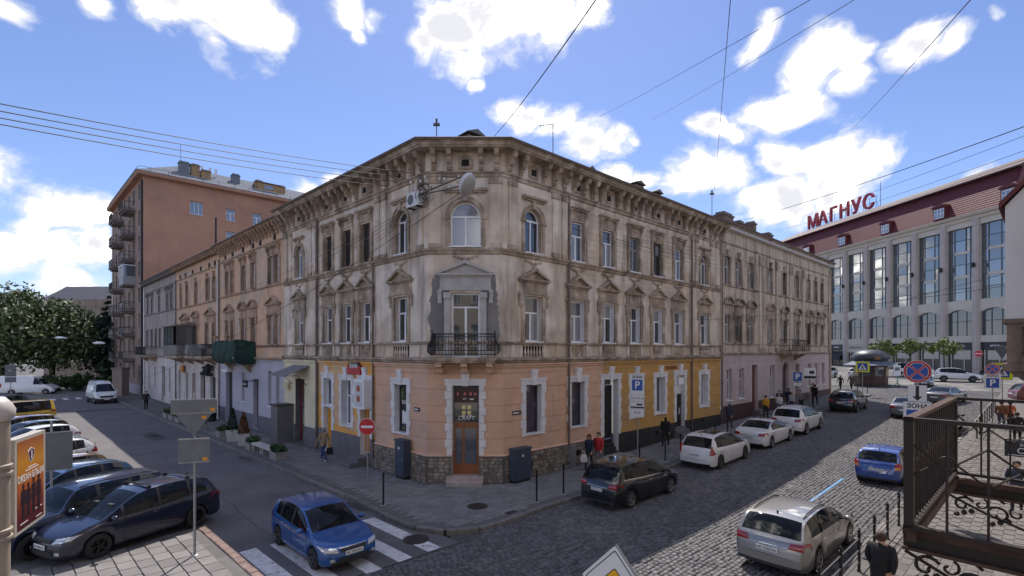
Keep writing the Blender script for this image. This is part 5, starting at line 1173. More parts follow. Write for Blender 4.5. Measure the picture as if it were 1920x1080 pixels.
for i in range(nb):
    c = (i + .5) * bw
    b = MB(); H_ = zG1 - zG0
    for x in (-2.03, -1.15, .55, 1.2, 2.03): b.box(x - .05, x + .05, 0, .14, 0, H_, m_mul)
    for k in range(7): b.box(-2.05, 2.05, .02, .12, k * H_ / 6 - .05, k * H_ / 6 + .05, m_mul)
    for k in (1, 2): b.box(-1.15, 1.2, -.02, .1, k * H_ / 3 - .28, k * H_ / 3 + .16, m_cen2)
    o = put(Mg, FM, 'glass_bay', b, c, .4, MZ + zG0)
    for k in range(6):
        for xa, xb in ((-1.98, -1.2), (-1.1, .5), (.6, 1.15), (1.25, 1.98)):
            q = MB(); j = random.uniform(-.012, .012); q.add([(xa, .08 + j, k * H_ / 6 + .05), (xb, .08 - j, k * H_ / 6 + .05), (xb, .08 - j, (k + 1) * H_ / 6 - .05), (xa, .08 + j, (k + 1) * H_ / 6 - .05)], [(0, 1, 2, 3)], random.choice((m_cgl, m_cgl2, m_cgl))); obj('pane', q, o)
    h = zA1 - zA0; b = MB(); n = 8; A_ = [(-2.05 + 3.7 * k / n, h - .55 + .55 * math.sin(math.pi * k / n)) for k in range(n + 1)]
    b.poly_y([(-2.05, h), (-2.05, h - .55)] + A_[1:-1] + [(2.05, h - .55), (2.05, h)], -.3, .2, m_cen2)
    for x in (-1.8, -.7, .7, 1.8): b.box(x - .05, x + .05, 0, .1, 0, h - .1, m_mul)
    b.box(-2.05, 2.05, 0, .1, h * .55 - .05, h * .55 + .05, m_mul); o = put(Mg, FM, 'arched_window', b, c, .36, MZ + zA0)
    q = MB(); q.add([(-2.05, .06, 0), (2.05, .06, 0), (2.05, .06, h - .05), (-2.05, .06, h - .05)], [(0, 1, 2, 3)], m_cgr); obj('pane', q, o)
    b = MB(); b.box(-2.05, 2.05, .1, .16, -1, 4.6, m_shopd); b.box(-2.05, 2.05, -.1, .1, 3.5, 4.6, mat('fascia_black', (.02, .022, .03), .4)) if i != 5 else b.box(-2.05, 2.05, -.2, .1, 3.0, 4.6, m_cen2)
    for x in (-1.6, .4): b.box(x - .08, x + .08, .0, .12, -1, 3.5, m_cen2)
    if i > 5: b.box(-1.2, 1.3, .04, .12, 2.0, 3.4, m_cen2)
    o = put(Mg, FM, 'shop_front', b, c, .3, MZ)
    tx = {5: 'MAGNUS'}.get(i)
    if tx: obj('lettering', text_mesh(tx, .75, mat('fascia_black', (.02, .022, .03))), o, (0, -.23, 3.9))
    else:
        q = MB()
        for k in range(7): q.box(-.75 + k * .2, -.62 + k * .2, -.13, -.1, 3.95, 4.15 + .06 * (k % 2), m_wl)
        obj('fascia_marks', q, o)
    if i == 4:
        q = MB(); q.poly_x([(-1.7, 1.6), (-1.7, 1.5), (0, 3.1), (0, 3.2)], -2.0, 2.0, m_cable); obj('awning', q, o)
for i in range(1, nb + 1):
    b = MB(); b.lathe([(.05, -.3), (.2, -.2), (.24, .2), (.16, .4), (.05, .5)], m_cable, 8); put(Mg, FM, 'wall_lantern', b, i * bw - .0 if i < nb else i * bw - .3, -.6, MZ + zG0 + 5.0)
lp = [FM.w(0)[:2], FM.w(LM)[:2]]; lp = [(p[0] - p0[0], p[1] - p0[1]) for p in lp]
b = MB(); b.sweep(lp, [(-.5, ZC - .9), (.25, ZC - .9), (.3, ZC - .5), (.7, ZC - .35), (.9, ZC), (-.5, ZC + .02)], m_cen2); obj('cornice', b, Mg)
b = MB(); b.sweep(lp, [(.45, ZC), (-1.5, ZC + 5.3), (-1.9, ZC + 5.3), (-1.9, ZC)], m_tile); obj('mansard_roof', b, Mg)
b = MB(); b.sweep([(lp[0][0] + (lp[0][0] - lp[1][0]) * .03, lp[0][1] + (lp[0][1] - lp[1][1]) * .03), lp[1]], [(-.8, ZC + 5.2), (-.8, ZC + 5.4), (-9.0, ZC + 8.9), (-9.6, ZC + 8.9), (-18, ZC + 4)], m_tile2); obj('upper_roof', b, Mg)
# rows of roof tiles low on the mansard, nearest bays
tb = MB(); tb.poly_x([(-.03, 0), (-.05, .02), (.12, .36), (.14, .34)], -.19, .19, m_tile); tm_ = tb.mesh('roof_tile')
k = 0
tj = MB()
for r in range(14):
    for c in range(130):
        x = LM - .35 - c * .4 - (.2 if r % 2 else 0); y = -.45 + r * .1325 - .03; z = ZC + r * .36
        if k < 300 and c < 30: put(Mg, FM, 'roof_tile', tm_, x, y, MZ + z); k += 1
        else:
            for q_ in ([(-.19, -.05, .02), (.19, -.05, .02), (.19, .12, .36), (-.19, .12, .36)],): tj.add([(x + a, y + d_ - .02, z + e) for a, d_, e in q_], [(0, 1, 2, 3)], m_tile)
put(Mg, FM, 'roof_tiles', tj, 0, 0, MZ)['kind'] = 'stuff'
for i in range(0, nb, 2):
    c = (i + 1.0) * bw - .3; b = MB(); b.box(-1.0, 1.0, -.55, 1.6, .3, 2.2, m_tile); b.poly_y([(-1.2, 2.2), (1.2, 2.2), (.9, 2.55), (0, 2.75), (-.9, 2.55)], -.75, 1.8, m_tile); o = put(Mg, FM, 'dormer', b, c, 0, MZ + ZC)
    q = MB(); q.box(-.8, .8, -.6, -.56, .45, 1.95, FRM_W); obj('dormer_window', q, o)
    for xa in (-.72, -.2, .32):
        for za in (.52, 1.22):
            q = MB(); q.add([(xa, -.605, za), (xa + .42, -.605, za), (xa + .42, -.605, za + .62), (xa, -.605, za + .62)], [(0, 1, 2, 3)], G_SKY); obj('pane', q, o)
# plain side and rear volume
b = MB(); b.box(0, LM, .6, 22, -1, ZC, m_cen2); put(Mg, FM, 'rear_volume', b, 0, 0, MZ)
# roof letters
m_let = mat('letter_red', (.42, .015, .028), .4)
lr = thing('roof_letters', 'big red roof letters on a steel frame above the shopping centre', 'sign', FM.w(12.4, 9.0, MZ + ZC + 7.4), FM.a)
for i, ch in enumerate('МАГНУС'):
    me = text_mesh(ch, 4.3, m_let, .2, bold=.05); obj('letter', me, lr, (-8.0 + i * 3.2, 0, 3.0))
b = MB()
for z in (.9, 1.4, 3.9): b.tube([(-9.6, .25, z), (9.8, .25, z)], .05, m_arm, 4)
for i in range(13): b.tube([(-9.6 + i * 1.6, .25, -.8), (-9.6 + i * 1.6, .25, 4.0)], .05, m_arm, 4); b.tube([(-9.6 + i * 1.6, .25, 3.0), (-9.6 + i * 1.6, 1.8, -.3)], .04, m_arm, 4)
b.tube([(10.6, .3, -.5), (10.6, .3, 6.4)], .06, m_arm, 4); obj('frame', b, lr)
# ================================================================ near-side house with the oriel (right edge) and our own front
OF = 16.35
m_own = mat('own_front_plaster', (.52, .46, .38), .9, var=.12, vscale=1, bump=.2)
FO = Frame(Rw(0, OF), FR.a + math.pi)       # faces the street from the near side; x = -s
ho = thing('near_house', 'pale house front along the near side of the cobbled street', 'house', (Rw(0, OF)[0], Rw(0, OF)[1], 0))
b = MB(); Rc = []; xs = [-14.5 - 2.6 * i for i in range(12)] + [2.0 + 2.7 * i for i in range(2)] + [16.5 + 2.7 * i for i in range(6)]
for x in xs:
    for z, h in ((1.4, 2.4), (6.1, 2.1), (10.2, 1.9)): Rc.append((x - .55, x + .55, z, z + h, None, m_own))
b.relief(-48, 33.0, -.5, 14.0, Rc, m_own); put(ho, FO, 'wall', b, 0, 0, 0)
for x in xs:
    for z, h in ((1.4, 2.4), (6.1, 2.1), (10.2, 1.9)): window(ho, FO, x, z + .01, 1.08, h - .02, 't', depth=.2)
b = MB(); lp = [(FO.w(x)[0] - ho.location.x, FO.w(x)[1] - ho.location.y) for x in (-48, 33.0)]; b.sweep(lp, [(-.3, 13.6), (0, 13.6), (.5, 13.85), (.5, 14.05), (-.3, 14.05)], m_own); obj('cornice', b, ho)
roof_loft(ho, [FO.w(-48)[:2], FO.w(33.0)[:2]], 14.05, 16.6, 6, m_roof, .5)
m_wht = mat('white_render', (.66, .65, .66), .85, var=.06, vscale=1); m_crm = mat('crumbling_stucco', (.27, .2, .155), .95, var=.35, vscale=3, bump=.6, bscale=14, streak=(.13, .1, .085), smix=(.45, .65))
# oriel about 13 m along, projecting to the railing line
so = thing('oriel', 'white rendered oriel with a crumbling brown base at the right edge', 'oriel', (Rw(0, OF)[0], Rw(0, OF)[1], 0))
b = MB(); x1 = -4.8; x0 = -9.0; pr = 1.32
b.box(x0, x1, -pr, -.002, 6.55, 9.6, m_wht)
put(so, FO, 'upper_storey', b, 0, 0, 0)
b = MB(); b.poly_x([(-pr, 9.6), (-.002, 9.6), (-.002, 11.2)], x0, x1, m_wht); put(so, FO, 'gable', b, 0, 0, 0)
b = MB(); b.poly_x([(-pr - .12, 9.55), (-pr - .12, 9.7), (.0, 11.35), (.0, 11.2)], x0 - .1, x1 + .1, m_tile); put(so, FO, 'roof', b, 0, 0, 0)
b = MB(); b.box(x0, x1, -pr + .03, -.003, 5.35, 6.5, m_crm); b.box(x0 - .05, x1 + .05, -pr - .06, -.003, 6.45, 6.56, m_crm); b.box(x1 - .01, x1 + .02, -1.0, -.3, 5.55, 6.35, mat('crumbled_recess', (.1, .075, .06), .95, var=.4, vscale=4)); b.box(x0 - .05, x1 + .06, -pr - .05, -.003, 5.15, 5.36, m_crm)
b.poly_x([(-pr + .05, 5.15), (-.003, 5.15), (-.003, 4.1), (-.3, 4.5), (-.8, 4.75)], x0 + .1, x1 - .1, m_crm); put(so, FO, 'base', b, 0, 0, 0)
window(so, Frame(FO.w(0, -pr)[:2], FO.a), (x0 + x1) / 2, 7.0, 1.2, 2.0, 't', depth=-.02)
# ================================================================ vehicles
def pchip(pts):
    X = [p[0] for p in pts]; Y = [p[1] for p in pts]; n = len(X)
    h = [X[i + 1] - X[i] for i in range(n - 1)]; d = [(Y[i + 1] - Y[i]) / h[i] for i in range(n - 1)]; m = [0.] * n
    m[0], m[-1] = d[0], d[-1]
    for i in range(1, n - 1):
        if d[i - 1] * d[i] > 0: w1, w2 = 2 * h[i] + h[i - 1], h[i] + 2 * h[i - 1]; m[i] = (w1 + w2) / (w1 / d[i - 1] + w2 / d[i])
    def f(x):
        if x <= X[0]: return Y[0]
        if x >= X[-1]: return Y[-1]
        i = max(j for j in range(n - 1) if X[j] <= x); t = (x - X[i]) / h[i]
        return (2 * t ** 3 - 3 * t * t + 1) * Y[i] + (t ** 3 - 2 * t * t + t) * h[i] * m[i] + (-2 * t ** 3 + 3 * t * t) * Y[i + 1] + (t ** 3 - t * t) * h[i] * m[i + 1]
    return f
m_cgls = mat('car_glass', (.010, .013, .016), .02, spec=.5, ior=1.45); m_cgl_o = mat('car_glass_tinted', (.010, .013, .016), .02, spec=.5, ior=1.45, alpha=.6); m_seat = mat('seat_fabric', (.05, .05, .055), .9); m_tyre = mat('tyre', (.018, .018, .019), .85); m_plast = mat('black_plastic', (.022, .022, .024), .6); m_seam = mat('panel_gap', (.008, .008, .009), .8)
m_rims = {'alloy': mat('alloy_rim', (.45, .45, .46), .3, metal=.9), 'black': mat('black_rim', (.02, .02, .022), .35, metal=.5), 'dark': mat('dark_rim', (.15, .15, .16), .35, metal=.8), 'steel': mat('steel_rim', (.28, .28, .28), .5, metal=.5)}
m_hl = mat('headlight_lens', (.55, .56, .58), .08, spec=.9, metal=.35); m_tl = mat('tail_light_red', (.33, .012, .014), .12, spec=.8, coat=.6); m_tlw = mat('tail_light_clear', (.6, .5, .5), .15); m_ind = mat('amber_lens', (.75, .28, .05), .15)
m_plt = mat('number_plate_white', (.68, .68, .68), .45); m_pch = mat('plate_characters', (.03, .03, .035), .5); m_chr = mat('chrome', (.62, .62, .64), .12, metal=1.)
def paint(name, col, metal=.25, rough=.32): return mat('paint_' + name, col, rough, metal=metal, coat=1., spec=.5)
_WH = {}
def wheel_meshes(r, w, style):
    k = (round(r, 3), style)
    if k in _WH: return _WH[k]
    b = MB(); h = w / 2; b.lathe([(r * .64, -h), (r * .86, -h * 1.02), (r * .96, -h * .9), (r, -h * .6), (r, h * .6), (r * .96, h * .9), (r * .86, h * 1.02), (r * .64, h), (r * .62, 0)], m_tyre, 28, axis='y', cap=False)
    ty = b.mesh('wheel', 40); b = MB(); m = m_rims[style]; R = r * .65
    b.lathe([(R, h * .95), (R * .93, h * .9), (R * .9, h * .2), (.01, h * .15)], m_rims['black'], 24, axis='y', cap=False); b.lathe([(R * 1.0, h * .98), (R * .97, h * 1.02), (R * .9, h * .9)], m, 24, axis='y', cap=False)
    for i in range(5):
        a = 2 * math.pi * i / 5
        for da in ((-.16, .16) if style != 'black' else (0,)):
            ca, sa = math.cos(a + da * .8), math.sin(a + da * .8); cb, sb = math.cos(a + da), math.sin(a + da); t = .06 * r if len((-.16, .16)) else 0
            p = [(R * .14 * ca - t * sa, R * .14 * sa + t * ca), (R * .14 * ca + t * sa, R * .14 * sa - t * ca), (R * .95 * cb + t * sb, R * .95 * sb - t * cb), (R * .95 * cb - t * sb, R * .95 * sb + t * cb)]
            b.add([(x, h * .8, z) for x, z in p[:2]] + [(x, h * .98, z) for x, z in p[2:]] + [(x, h * .4, z) for x, z in p], [(0, 1, 2, 3), (0, 4, 5, 1), (1, 5, 6, 2), (2, 6, 7, 3), (3, 7, 4, 0)], m)
    b.lathe([(R * .2, h * .6), (R * .19, h * .88), (R * .1, h * .92), (.005, h * .92)], m, 12, axis='y', cap=False)
    _WH[k] = (ty, b.mesh('rim', 40)); return _WH[k]
TYPES = {
 'hatch': dict(L=4.1, W=1.72, H=1.47, fo=.82, wb=2.5, r=.30, top=[(0, .46), (.03, .58), (.1, .68), (.5, .83), (1.02, .95), (1.8, 1.37), (2.05, 1.43), (2.6, 1.47), (3.2, 1.45), (3.6, 1.39), (3.92, 1.04), (4.03, .9), (4.1, .55)], cowl=1.02, wt=1.85, rt=3.6, rb=3.93,
    belt=[(0, .56), (.5, .74), (1.02, .88), (2.5, .94), (3.7, 1.0), (4.1, .88)], win=[(1.28, 2.22), (2.3, 3.05), (3.12, 3.45)]),
 'mpv': dict(L=4.78, W=1.88, H=1.66, fo=.95, wb=2.85, r=.335, top=[(0, .5), (.03, .64), (.12, .76), (.55, .93), (1.02, 1.05), (2.05, 1.55), (2.4, 1.62), (3.0, 1.66), (3.8, 1.63), (4.22, 1.56), (4.58, 1.1), (4.7, .95), (4.78, .55)], cowl=1.02, wt=2.1, rt=4.22, rb=4.58,
    belt=[(0, .62), (.6, .84), (1.02, .97), (2.8, 1.02), (4.3, 1.1), (4.78, .95)], win=[(1.2, 1.55), (1.63, 2.6), (2.68, 3.55), (3.63, 4.15)]),
 'wagon': dict(L=4.77, W=1.83, H=1.49, fo=.9, wb=2.79, r=.33, top=[(0, .46), (.03, .6), (.12, .72), (.6, .86), (1.22, .96), (2.05, 1.38), (2.35, 1.45), (3.0, 1.49), (3.7, 1.47), (4.22, 1.41), (4.6, 1.02), (4.7, .9), (4.77, .55)], cowl=1.22, wt=2.1, rt=4.22, rb=4.6,
    belt=[(0, .58), (.6, .76), (1.22, .9), (2.8, .95), (4.2, 1.0), (4.77, .9)], win=[(1.5, 2.5), (2.58, 3.5), (3.58, 4.15)]),
 'sedan': dict(L=4.75, W=1.82, H=1.46, fo=.92, wb=2.78, r=.325, top=[(0, .46), (.03, .6), (.12, .72), (.6, .86), (1.25, .96), (2.05, 1.36), (2.3, 1.42), (2.8, 1.46), (3.25, 1.41), (4.0, 1.1), (4.35, 1.05), (4.6, 1.02), (4.7, .88), (4.75, .55)], cowl=1.25, wt=2.1, rt=3.22, rb=4.0,
    belt=[(0, .58), (.6, .76), (1.25, .9), (2.8, .95), (4.2, 1.0), (4.75, .9)], win=[(1.5, 2.45), (2.53, 3.35), (3.42, 3.65)]),
 'suv': dict(L=4.68, W=1.88, H=1.72, fo=.9, wb=2.7, r=.36, top=[(0, .6), (.03, .76), (.1, .88), (.6, 1.02), (1.12, 1.12), (1.9, 1.58), (2.2, 1.66), (2.8, 1.72), (3.6, 1.69), (4.1, 1.61), (4.5, 1.16), (4.6, 1.02), (4.68, .62)], cowl=1.12, wt=1.95, rt=4.1, rb=4.5,
    belt=[(0, .7), (.6, .93), (1.12, 1.04), (2.8, 1.09), (4.2, 1.17), (4.68, 1.02)], win=[(1.36, 2.3), (2.38, 3.2), (3.3, 3.95)], sill=.3),
 'jeep': dict(L=4.5, W=1.82, H=1.72, fo=.75, wb=2.65, r=.36, top=[(0, .7), (.02, .9), (.06, 1.0), (.6, 1.05), (1.3, 1.1), (1.75, 1.6), (1.95, 1.68), (2.6, 1.72), (3.6, 1.72), (4.2, 1.68), (4.4, 1.12), (4.46, 1.0), (4.5, .62)], cowl=1.3, wt=1.8, rt=4.2, rb=4.4,
    belt=[(0, .8), (.3, .98), (1.3, 1.05), (2.8, 1.08), (4.2, 1.1), (4.5, 1.0)], win=[(1.48, 2.3), (2.4, 3.2), (3.3, 4.05)], sill=.32),
 'van': dict(L=5.4, W=2.04, H=2.45, fo=.95, wb=3.4, r=.34, top=[(0, .62), (.03, .82), (.1, .98), (.5, 1.2), (.72, 1.3), (1.6, 2.15), (2.0, 2.38), (2.6, 2.45), (5.2, 2.44), (5.34, 2.38), (5.4, 1.0)], cowl=.72, wt=1.55, rt=9, rb=9,
    belt=[(0, .8), (.4, 1.1), (.72, 1.2), (1.6, 1.28), (5.2, 1.3), (5.4, 1.0)], win=[(.95, 1.85)], sill=.3),
 'sprinter': dict(L=6.2, W=1.98, H=2.5, fo=1.0, wb=3.6, r=.34, top=[(0, .55), (.03, .72), (.1, .85), (.6, 1.1), (1.2, 1.32), (1.95, 2.05), (2.5, 2.4), (3.1, 2.5), (6.0, 2.5), (6.14, 2.42), (6.2, 1.0)], cowl=1.2, wt=1.95, rt=9, rb=9,
    belt=[(0, .7), (.6, 1.0), (1.2, 1.25), (2.0, 1.32), (6.0, 1.34), (6.2, 1.0)], win=[(1.4, 2.35)], sill=.3),
 'minibus': dict(L=4.7, W=1.9, H=1.95, fo=.85, wb=2.9, r=.32, top=[(0, .55), (.03, .7), (.1, .85), (.5, 1.05), (.9, 1.15), (1.6, 1.78), (1.95, 1.9), (2.6, 1.95), (4.3, 1.93), (4.5, 1.88), (4.62, 1.2), (4.66, 1.1), (4.7, .6)], cowl=.9, wt=1.6, rt=4.5, rb=4.63,
    belt=[(0, .7), (.5, .95), (.9, 1.08), (2.8, 1.12), (4.4, 1.14), (4.7, 1.0)], win=[(1.1, 2.0), (2.12, 3.2), (3.3, 4.3)]),
}
GF = [.05, .35, .65, .88, 1.0]; TF = [.08, .35, .7, 1.0]
SF = [(0, .94), (.14, .975), (.3, .99), (.48, 1.0), (.62, .998), (.76, .99), (.88, .978), (.95, .966), (1, .95)]
def car(kind, label, pos, heading, col, cat='car', group='parked cars', rim='alloy', rails=None, bars=False, k=1.0, lights=None, sunroof=False, gl=None, plates='fr', z=None, trim_low=None, name='parked_car', detail=True, chrome=False, roofm=None):
    S = TYPES[kind]; L, W_ = S['L'], S['W']; sill = S.get('sill', .21); r = S['r']; hw = W_ / 2
    top = pchip(S['top']); belt = pchip(S['belt']); ww = pchip([(0, .78), (.07, .87), (.3, .955), (.8, .995), (1.4, 1), (L - 1.1, 1), (L - .4, .975), (L - .08, .91), (L, .85)])
    wu = (S['fo'], S['fo'] + S['wb']); ra = r + .055; gl = gl or (m_cgl_o if detail else m_cgls)
    U = {0, .015, .03, .06, .1, .16, .24, .34, .46, .6, L, L - .02, L - .05, L - .09, L - .14, L - .2, L - .28, L - .38, L - .5, S['cowl'], S['wt']}
    if S['rt'] < L: U |= {S['rt'], S['rb'], (S['rt'] + S['rb']) / 2}
    for a, c in S['win']: U |= {a, c}
    for c in wu:
        for i in range(13): U.add(c - ra * math.cos(math.pi * i / 12))
    q_ = .75
    while q_ < L - .5: U.add(q_); q_ += .2
    U = sorted(round(u, 4) for u in U if 0 <= u <= L); U = [u for i, u in enumerate(U) if i == 0 or u - U[i - 1] > .006 or u in (S['cowl'], S['wt'], L)]
    def zlow(u):
        e = min(u, L - u); z0 = sill + (.05 * max(0, 1 - e / .25))
        for c in wu:
            if abs(u - c) < ra: z0 = max(z0, r + math.sqrt(max(0, ra * ra - (u - c) ** 2)) - .01)
        return z0
    def sec(u):
        w = hw * ww(u); zt = top(u); zb = min(belt(u), zt - .012); z0 = min(zlow(u), zb - .05); P = []
        for t, f in SF: P.append((w * f, z0 + (zb - z0) * t))
        yb = w * .95; cab = min(1., max(0., (zt - zb) / .35)); ze = zt - .012 - .035 * cab; ye = yb - .30 * (ze - zb) - .03 * cab
        if cab < .05: ye = yb * .93
        for t in GF: P.append((yb + (ye - yb) * t + .018 * cab * math.sin(math.pi * t), zb + (ze - zb) * t))
        for t in TF: P.append((ye * (1 - t), ze + (zt - ze) * (1 - (1 - t) ** 2)))
        return P
    nS, nG = len(SF), len(GF); n = nS + nG + len(TF)
    def bow(u, y):
        f = -.16 * (y / hw) ** 2 * max(0, 1 - u / .7) ** 2; rr = .10 * (y / hw) ** 2 * max(0, 1 - (L - u) / .7) ** 2
        return f + rr
    root = thing(name, label, cat, (0, 0, 0), 0, group); body = MB(); PARTS = {}
    G_ = [[(L / 2 - u + bow(u, y), y, zz) for y, zz in sec(u)] for u in U]
    def emit(mb, ia, j, sg):
        a, b_, c, d = G_[ia][j], G_[ia + 1][j], G_[ia + 1][j + 1], G_[ia][j + 1]; q = [(p[0], sg * p[1], p[2]) for p in (a, b_, c, d)]
        mb.add(q, [(0, 1, 2, 3)] if sg > 0 else [(3, 2, 1, 0)], mb_mat)
    for i in range(len(U) - 1):
        um = (U[i] + U[i + 1]) / 2; zt, zb = top(um), belt(um)
        for j in range(n - 1):
            for sg in (1, -1):
                key = None; mb_mat = col
                if nS <= j < nS + nG - 1 and zt - zb > .06:
                    for wi, (a, c) in enumerate(S['win']):
                        if a < um < c: key = ('side_window', wi, sg); mb_mat = gl
                    if key is None and any(abs(um - (S['win'][q][1] + S['win'][q + 1][0]) / 2) < .07 for q in range(len(S['win']) - 1)): mb_mat = m_plast
                elif j >= nS + nG and j > nS + nG - 1:
                    if S['cowl'] < um < S['wt']: key = ('windshield', 0, 0); mb_mat = gl
                    elif S['rt'] < um < S['rb']: key = ('rear_window', 0, 0); mb_mat = gl
                    elif sunroof and S['wt'] + .1 < um < S['wt'] + 1.5 and j > nS + nG: key = ('sunroof', 0, 0); mb_mat = gl
                    elif roofm and S['wt'] + .05 < um < S['rt'] - .05: mb_mat = roofm
                if j == nS - 1 and S['win'][0][0] - .1 < um < S['win'][-1][1] + .1: mb_mat = m_chr if chrome else m_plast
                zc = (G_[i][j][2] + G_[i + 1][j + 1][2]) / 2
                if trim_low and zc < trim_low and key is None and j < nS: mb_mat = m_plast
                mb = body if key is None else PARTS.setdefault(key, MB())
                emit(mb, i, j, sg)
    for ia, flip in ((0, False), (len(U) - 1, True)):     # nose and tail caps
        for j in range(nS - 1):
            a, c = G_[ia][j], G_[ia][j + 1]; m_ = col if a[2] > .32 else m_plast; nc = 8
            for q in range(nc):
                t0, t1 = -1 + 2 * q / nc, -1 + 2 * (q + 1) / nc; u0 = U[ia]
                pt = lambda g_, t: (L / 2 - u0 + bow(u0, g_[1] * t), g_[1] * t, g_[2])
                f = [pt(a, t0), pt(a, t1), pt(c, t1), pt(c, t0)]; body.add(f if not flip else f[::-1], [(0, 1, 2, 3)], m_)
        top_ = [g for g in G_[ia][nS - 1:]]; f = [(g[0], g[1], g[2]) for g in top_] + [(g[0], -g[1], g[2]) for g in top_[::-1][1:]]
        body.add(f if ia == 0 else f[::-1], [tuple(range(len(f)))], col)
    for c in wu:                                            # dark wheel houses
        for sg in (1, -1):
            A_ = [(L / 2 - c + ra * math.cos(math.pi * i / 10), max(.1, r + ra * math.sin(math.pi * i / 10))) for i in range(11)]
            vs = [(x, sg * hw * .93, zz) for x, zz in A_] + [(x, sg * (hw - .34), zz) for x, zz in A_]; body.add(vs, [(i, i + 1, i + 12, i + 11) for i in range(10)] + [tuple(range(11, 22))], m_seam)
    body.box(-L / 2 + .25, L / 2 - .3, -hw + .3, hw - .3, sill - .02, sill + .2, m_seam)
    bo = obj('body', weld(body.mesh('body', None), .0005), root)
    bo.data.polygons.foreach_set('use_smooth', [True] * len(bo.data.polygons)); bo.data.set_sharp_from_angle(angle=rad(38))
    for (nm, wi, sg), mb in PARTS.items(): me = weld(mb.mesh(nm), .0005); me.polygons.foreach_set('use_smooth', [True] * len(me.polygons)); obj(nm, me, root)
    ty, rm = wheel_meshes(r, .2, rim)
    for c in wu:
        for sg in (1, -1):
            wo = obj('wheel', ty, root, (L / 2 - c, sg * (hw - .115), r)); obj('rim', rm, wo, (0, 0, 0), 0 if sg > 0 else math.pi)
    def uplan(y, rear):
        lo, hi = 0., L / 2
        for _ in range(24):
            mid = (lo + hi) / 2; w = hw * .985 * ww(L - mid if rear else mid)
            if w >= abs(y): hi = mid
            else: lo = mid
        return hi
    def utop(zz, rear):
        lo, hi = 0., (L - S['rb'] if rear and S['rb'] < L else .5)
        for _ in range(24):
            mid = (lo + hi) / 2; t = top(L - mid if rear else mid)
            if t >= zz: hi = mid
            else: lo = mid
        return hi
    def surf(y, zz, rear, off):
        y = max(-hw * .975, min(hw * .975, y)); e = max(uplan(y, rear), utop(zz, rear)); u = L - e if rear else e
        return (L / 2 - u + bow(u, y) + (-off if rear else off), y, zz)
    def patch(nm, c4, m_, rear, off=.012, nx=5, nz=3):
        for sg in (1, -1) if c4[0][0] * c4[1][0] > 0 else (1,):
            b = MB(); vs = []
            for j in range(nz + 1):
                for i in range(nx + 1):
                    s_, t_ = i / nx, j / nz
                    y = (c4[0][0] * (1 - s_) + c4[1][0] * s_) * (1 - t_) + (c4[3][0] * (1 - s_) + c4[2][0] * s_) * t_
                    zz = (c4[0][1] * (1 - s_) + c4[1][1] * s_) * (1 - t_) + (c4[3][1] * (1 - s_) + c4[2][1] * s_) * t_
                    p = surf(y * sg, zz, rear, off + .01 * math.sin(math.pi * s_) * math.sin(math.pi * t_)); vs.append((p[0], p[1] + sg * (.012 if abs(y) > hw * .9 else 0), p[2]))
            b.add(vs, [(j * (nx + 1) + i, j * (nx + 1) + i + 1, (j + 1) * (nx + 1) + i + 1, (j + 1) * (nx + 1) + i) for j in range(nz) for i in range(nx)], m_)
            me = b.mesh(nm, 60); obj(nm, me, root)
    zf = S['top'][2][1]; zr = S['top'][-2][1]; big = kind in ('van', 'sprinter')
    if not big:
        patch('headlight', [(hw * .5, zf - .13), (hw * .93, zf - .06), (hw * .97, zf + .06), (hw * .56, zf - .0)], m_hl, False)
        patch('grille', [(-hw * .4, zf - .13), (hw * .4, zf - .13), (hw * .46, zf - .02), (-hw * .46, zf - .02)], m_plast, False); patch('lower_grille', [(-hw * .55, .3), (hw * .55, .3), (hw * .5, .42), (-hw * .5, .42)], m_plast, False)
        patch('fog_lamp', [(hw * .62, .34), (hw * .78, .34), (hw * .78, .42), (hw * .64, .42)], m_hl, False)
        if chrome or kind in ('hatch',): patch('grille_trim', [(-hw * .46, zf - .02), (hw * .46, zf - .02), (hw * .47, zf + .0), (-hw * .47, zf + .0)], m_chr, False, .02)
        lt_ = lights or 'wide'
        if lt_ == 'wide': patch('tail_light', [(hw * .52, zr - .12), (hw * .97, zr - .14), (hw * .96, zr + .05), (hw * .58, zr + .02)], m_tl, True)
        elif lt_ == 'tall': patch('tail_light', [(hw * .78, zr - .18), (hw * .97, zr - .16), (hw * .9, zr + .28), (hw * .8, zr + .25)], m_tl, True)
        elif lt_ == 'round':
            patch('tail_light', [(hw * .7, zr - .16), (hw * .97, zr - .12), (hw * .94, zr + .12), (hw * .74, zr + .1)], m_tl, True); patch('indicator', [(hw * .72, zr - .17), (hw * .92, zr - .15), (hw * .9, zr - .04), (hw * .76, zr - .04)], m_ind, True, .02)
        if kind == 'wagon' or chrome: patch('tailgate_trim', [(-hw * .5, zr - .13), (hw * .5, zr - .13), (hw * .5, zr - .1), (-hw * .5, zr - .1)], m_chr, True, .016)
    else:
        patch('headlight', [(hw * .6, zf - .2), (hw * .93, zf - .12), (hw * .96, zf + .22), (hw * .66, zf + .08)], m_hl, False); patch('grille', [(-hw * .55, zf - .3), (hw * .55, zf - .3), (hw * .6, zf - .1), (-hw * .6, zf - .1)], m_plast, False); patch('bumper', [(-hw * .95, .32), (hw * .95, .32), (hw * .95, .56), (-hw * .95, .56)], m_plast, False, .02, 10)
        patch('tail_light', [(hw * .86, .9), (hw * .97, .9), (hw * .97, 1.5), (hw * .86, 1.5)], m_tl, True)
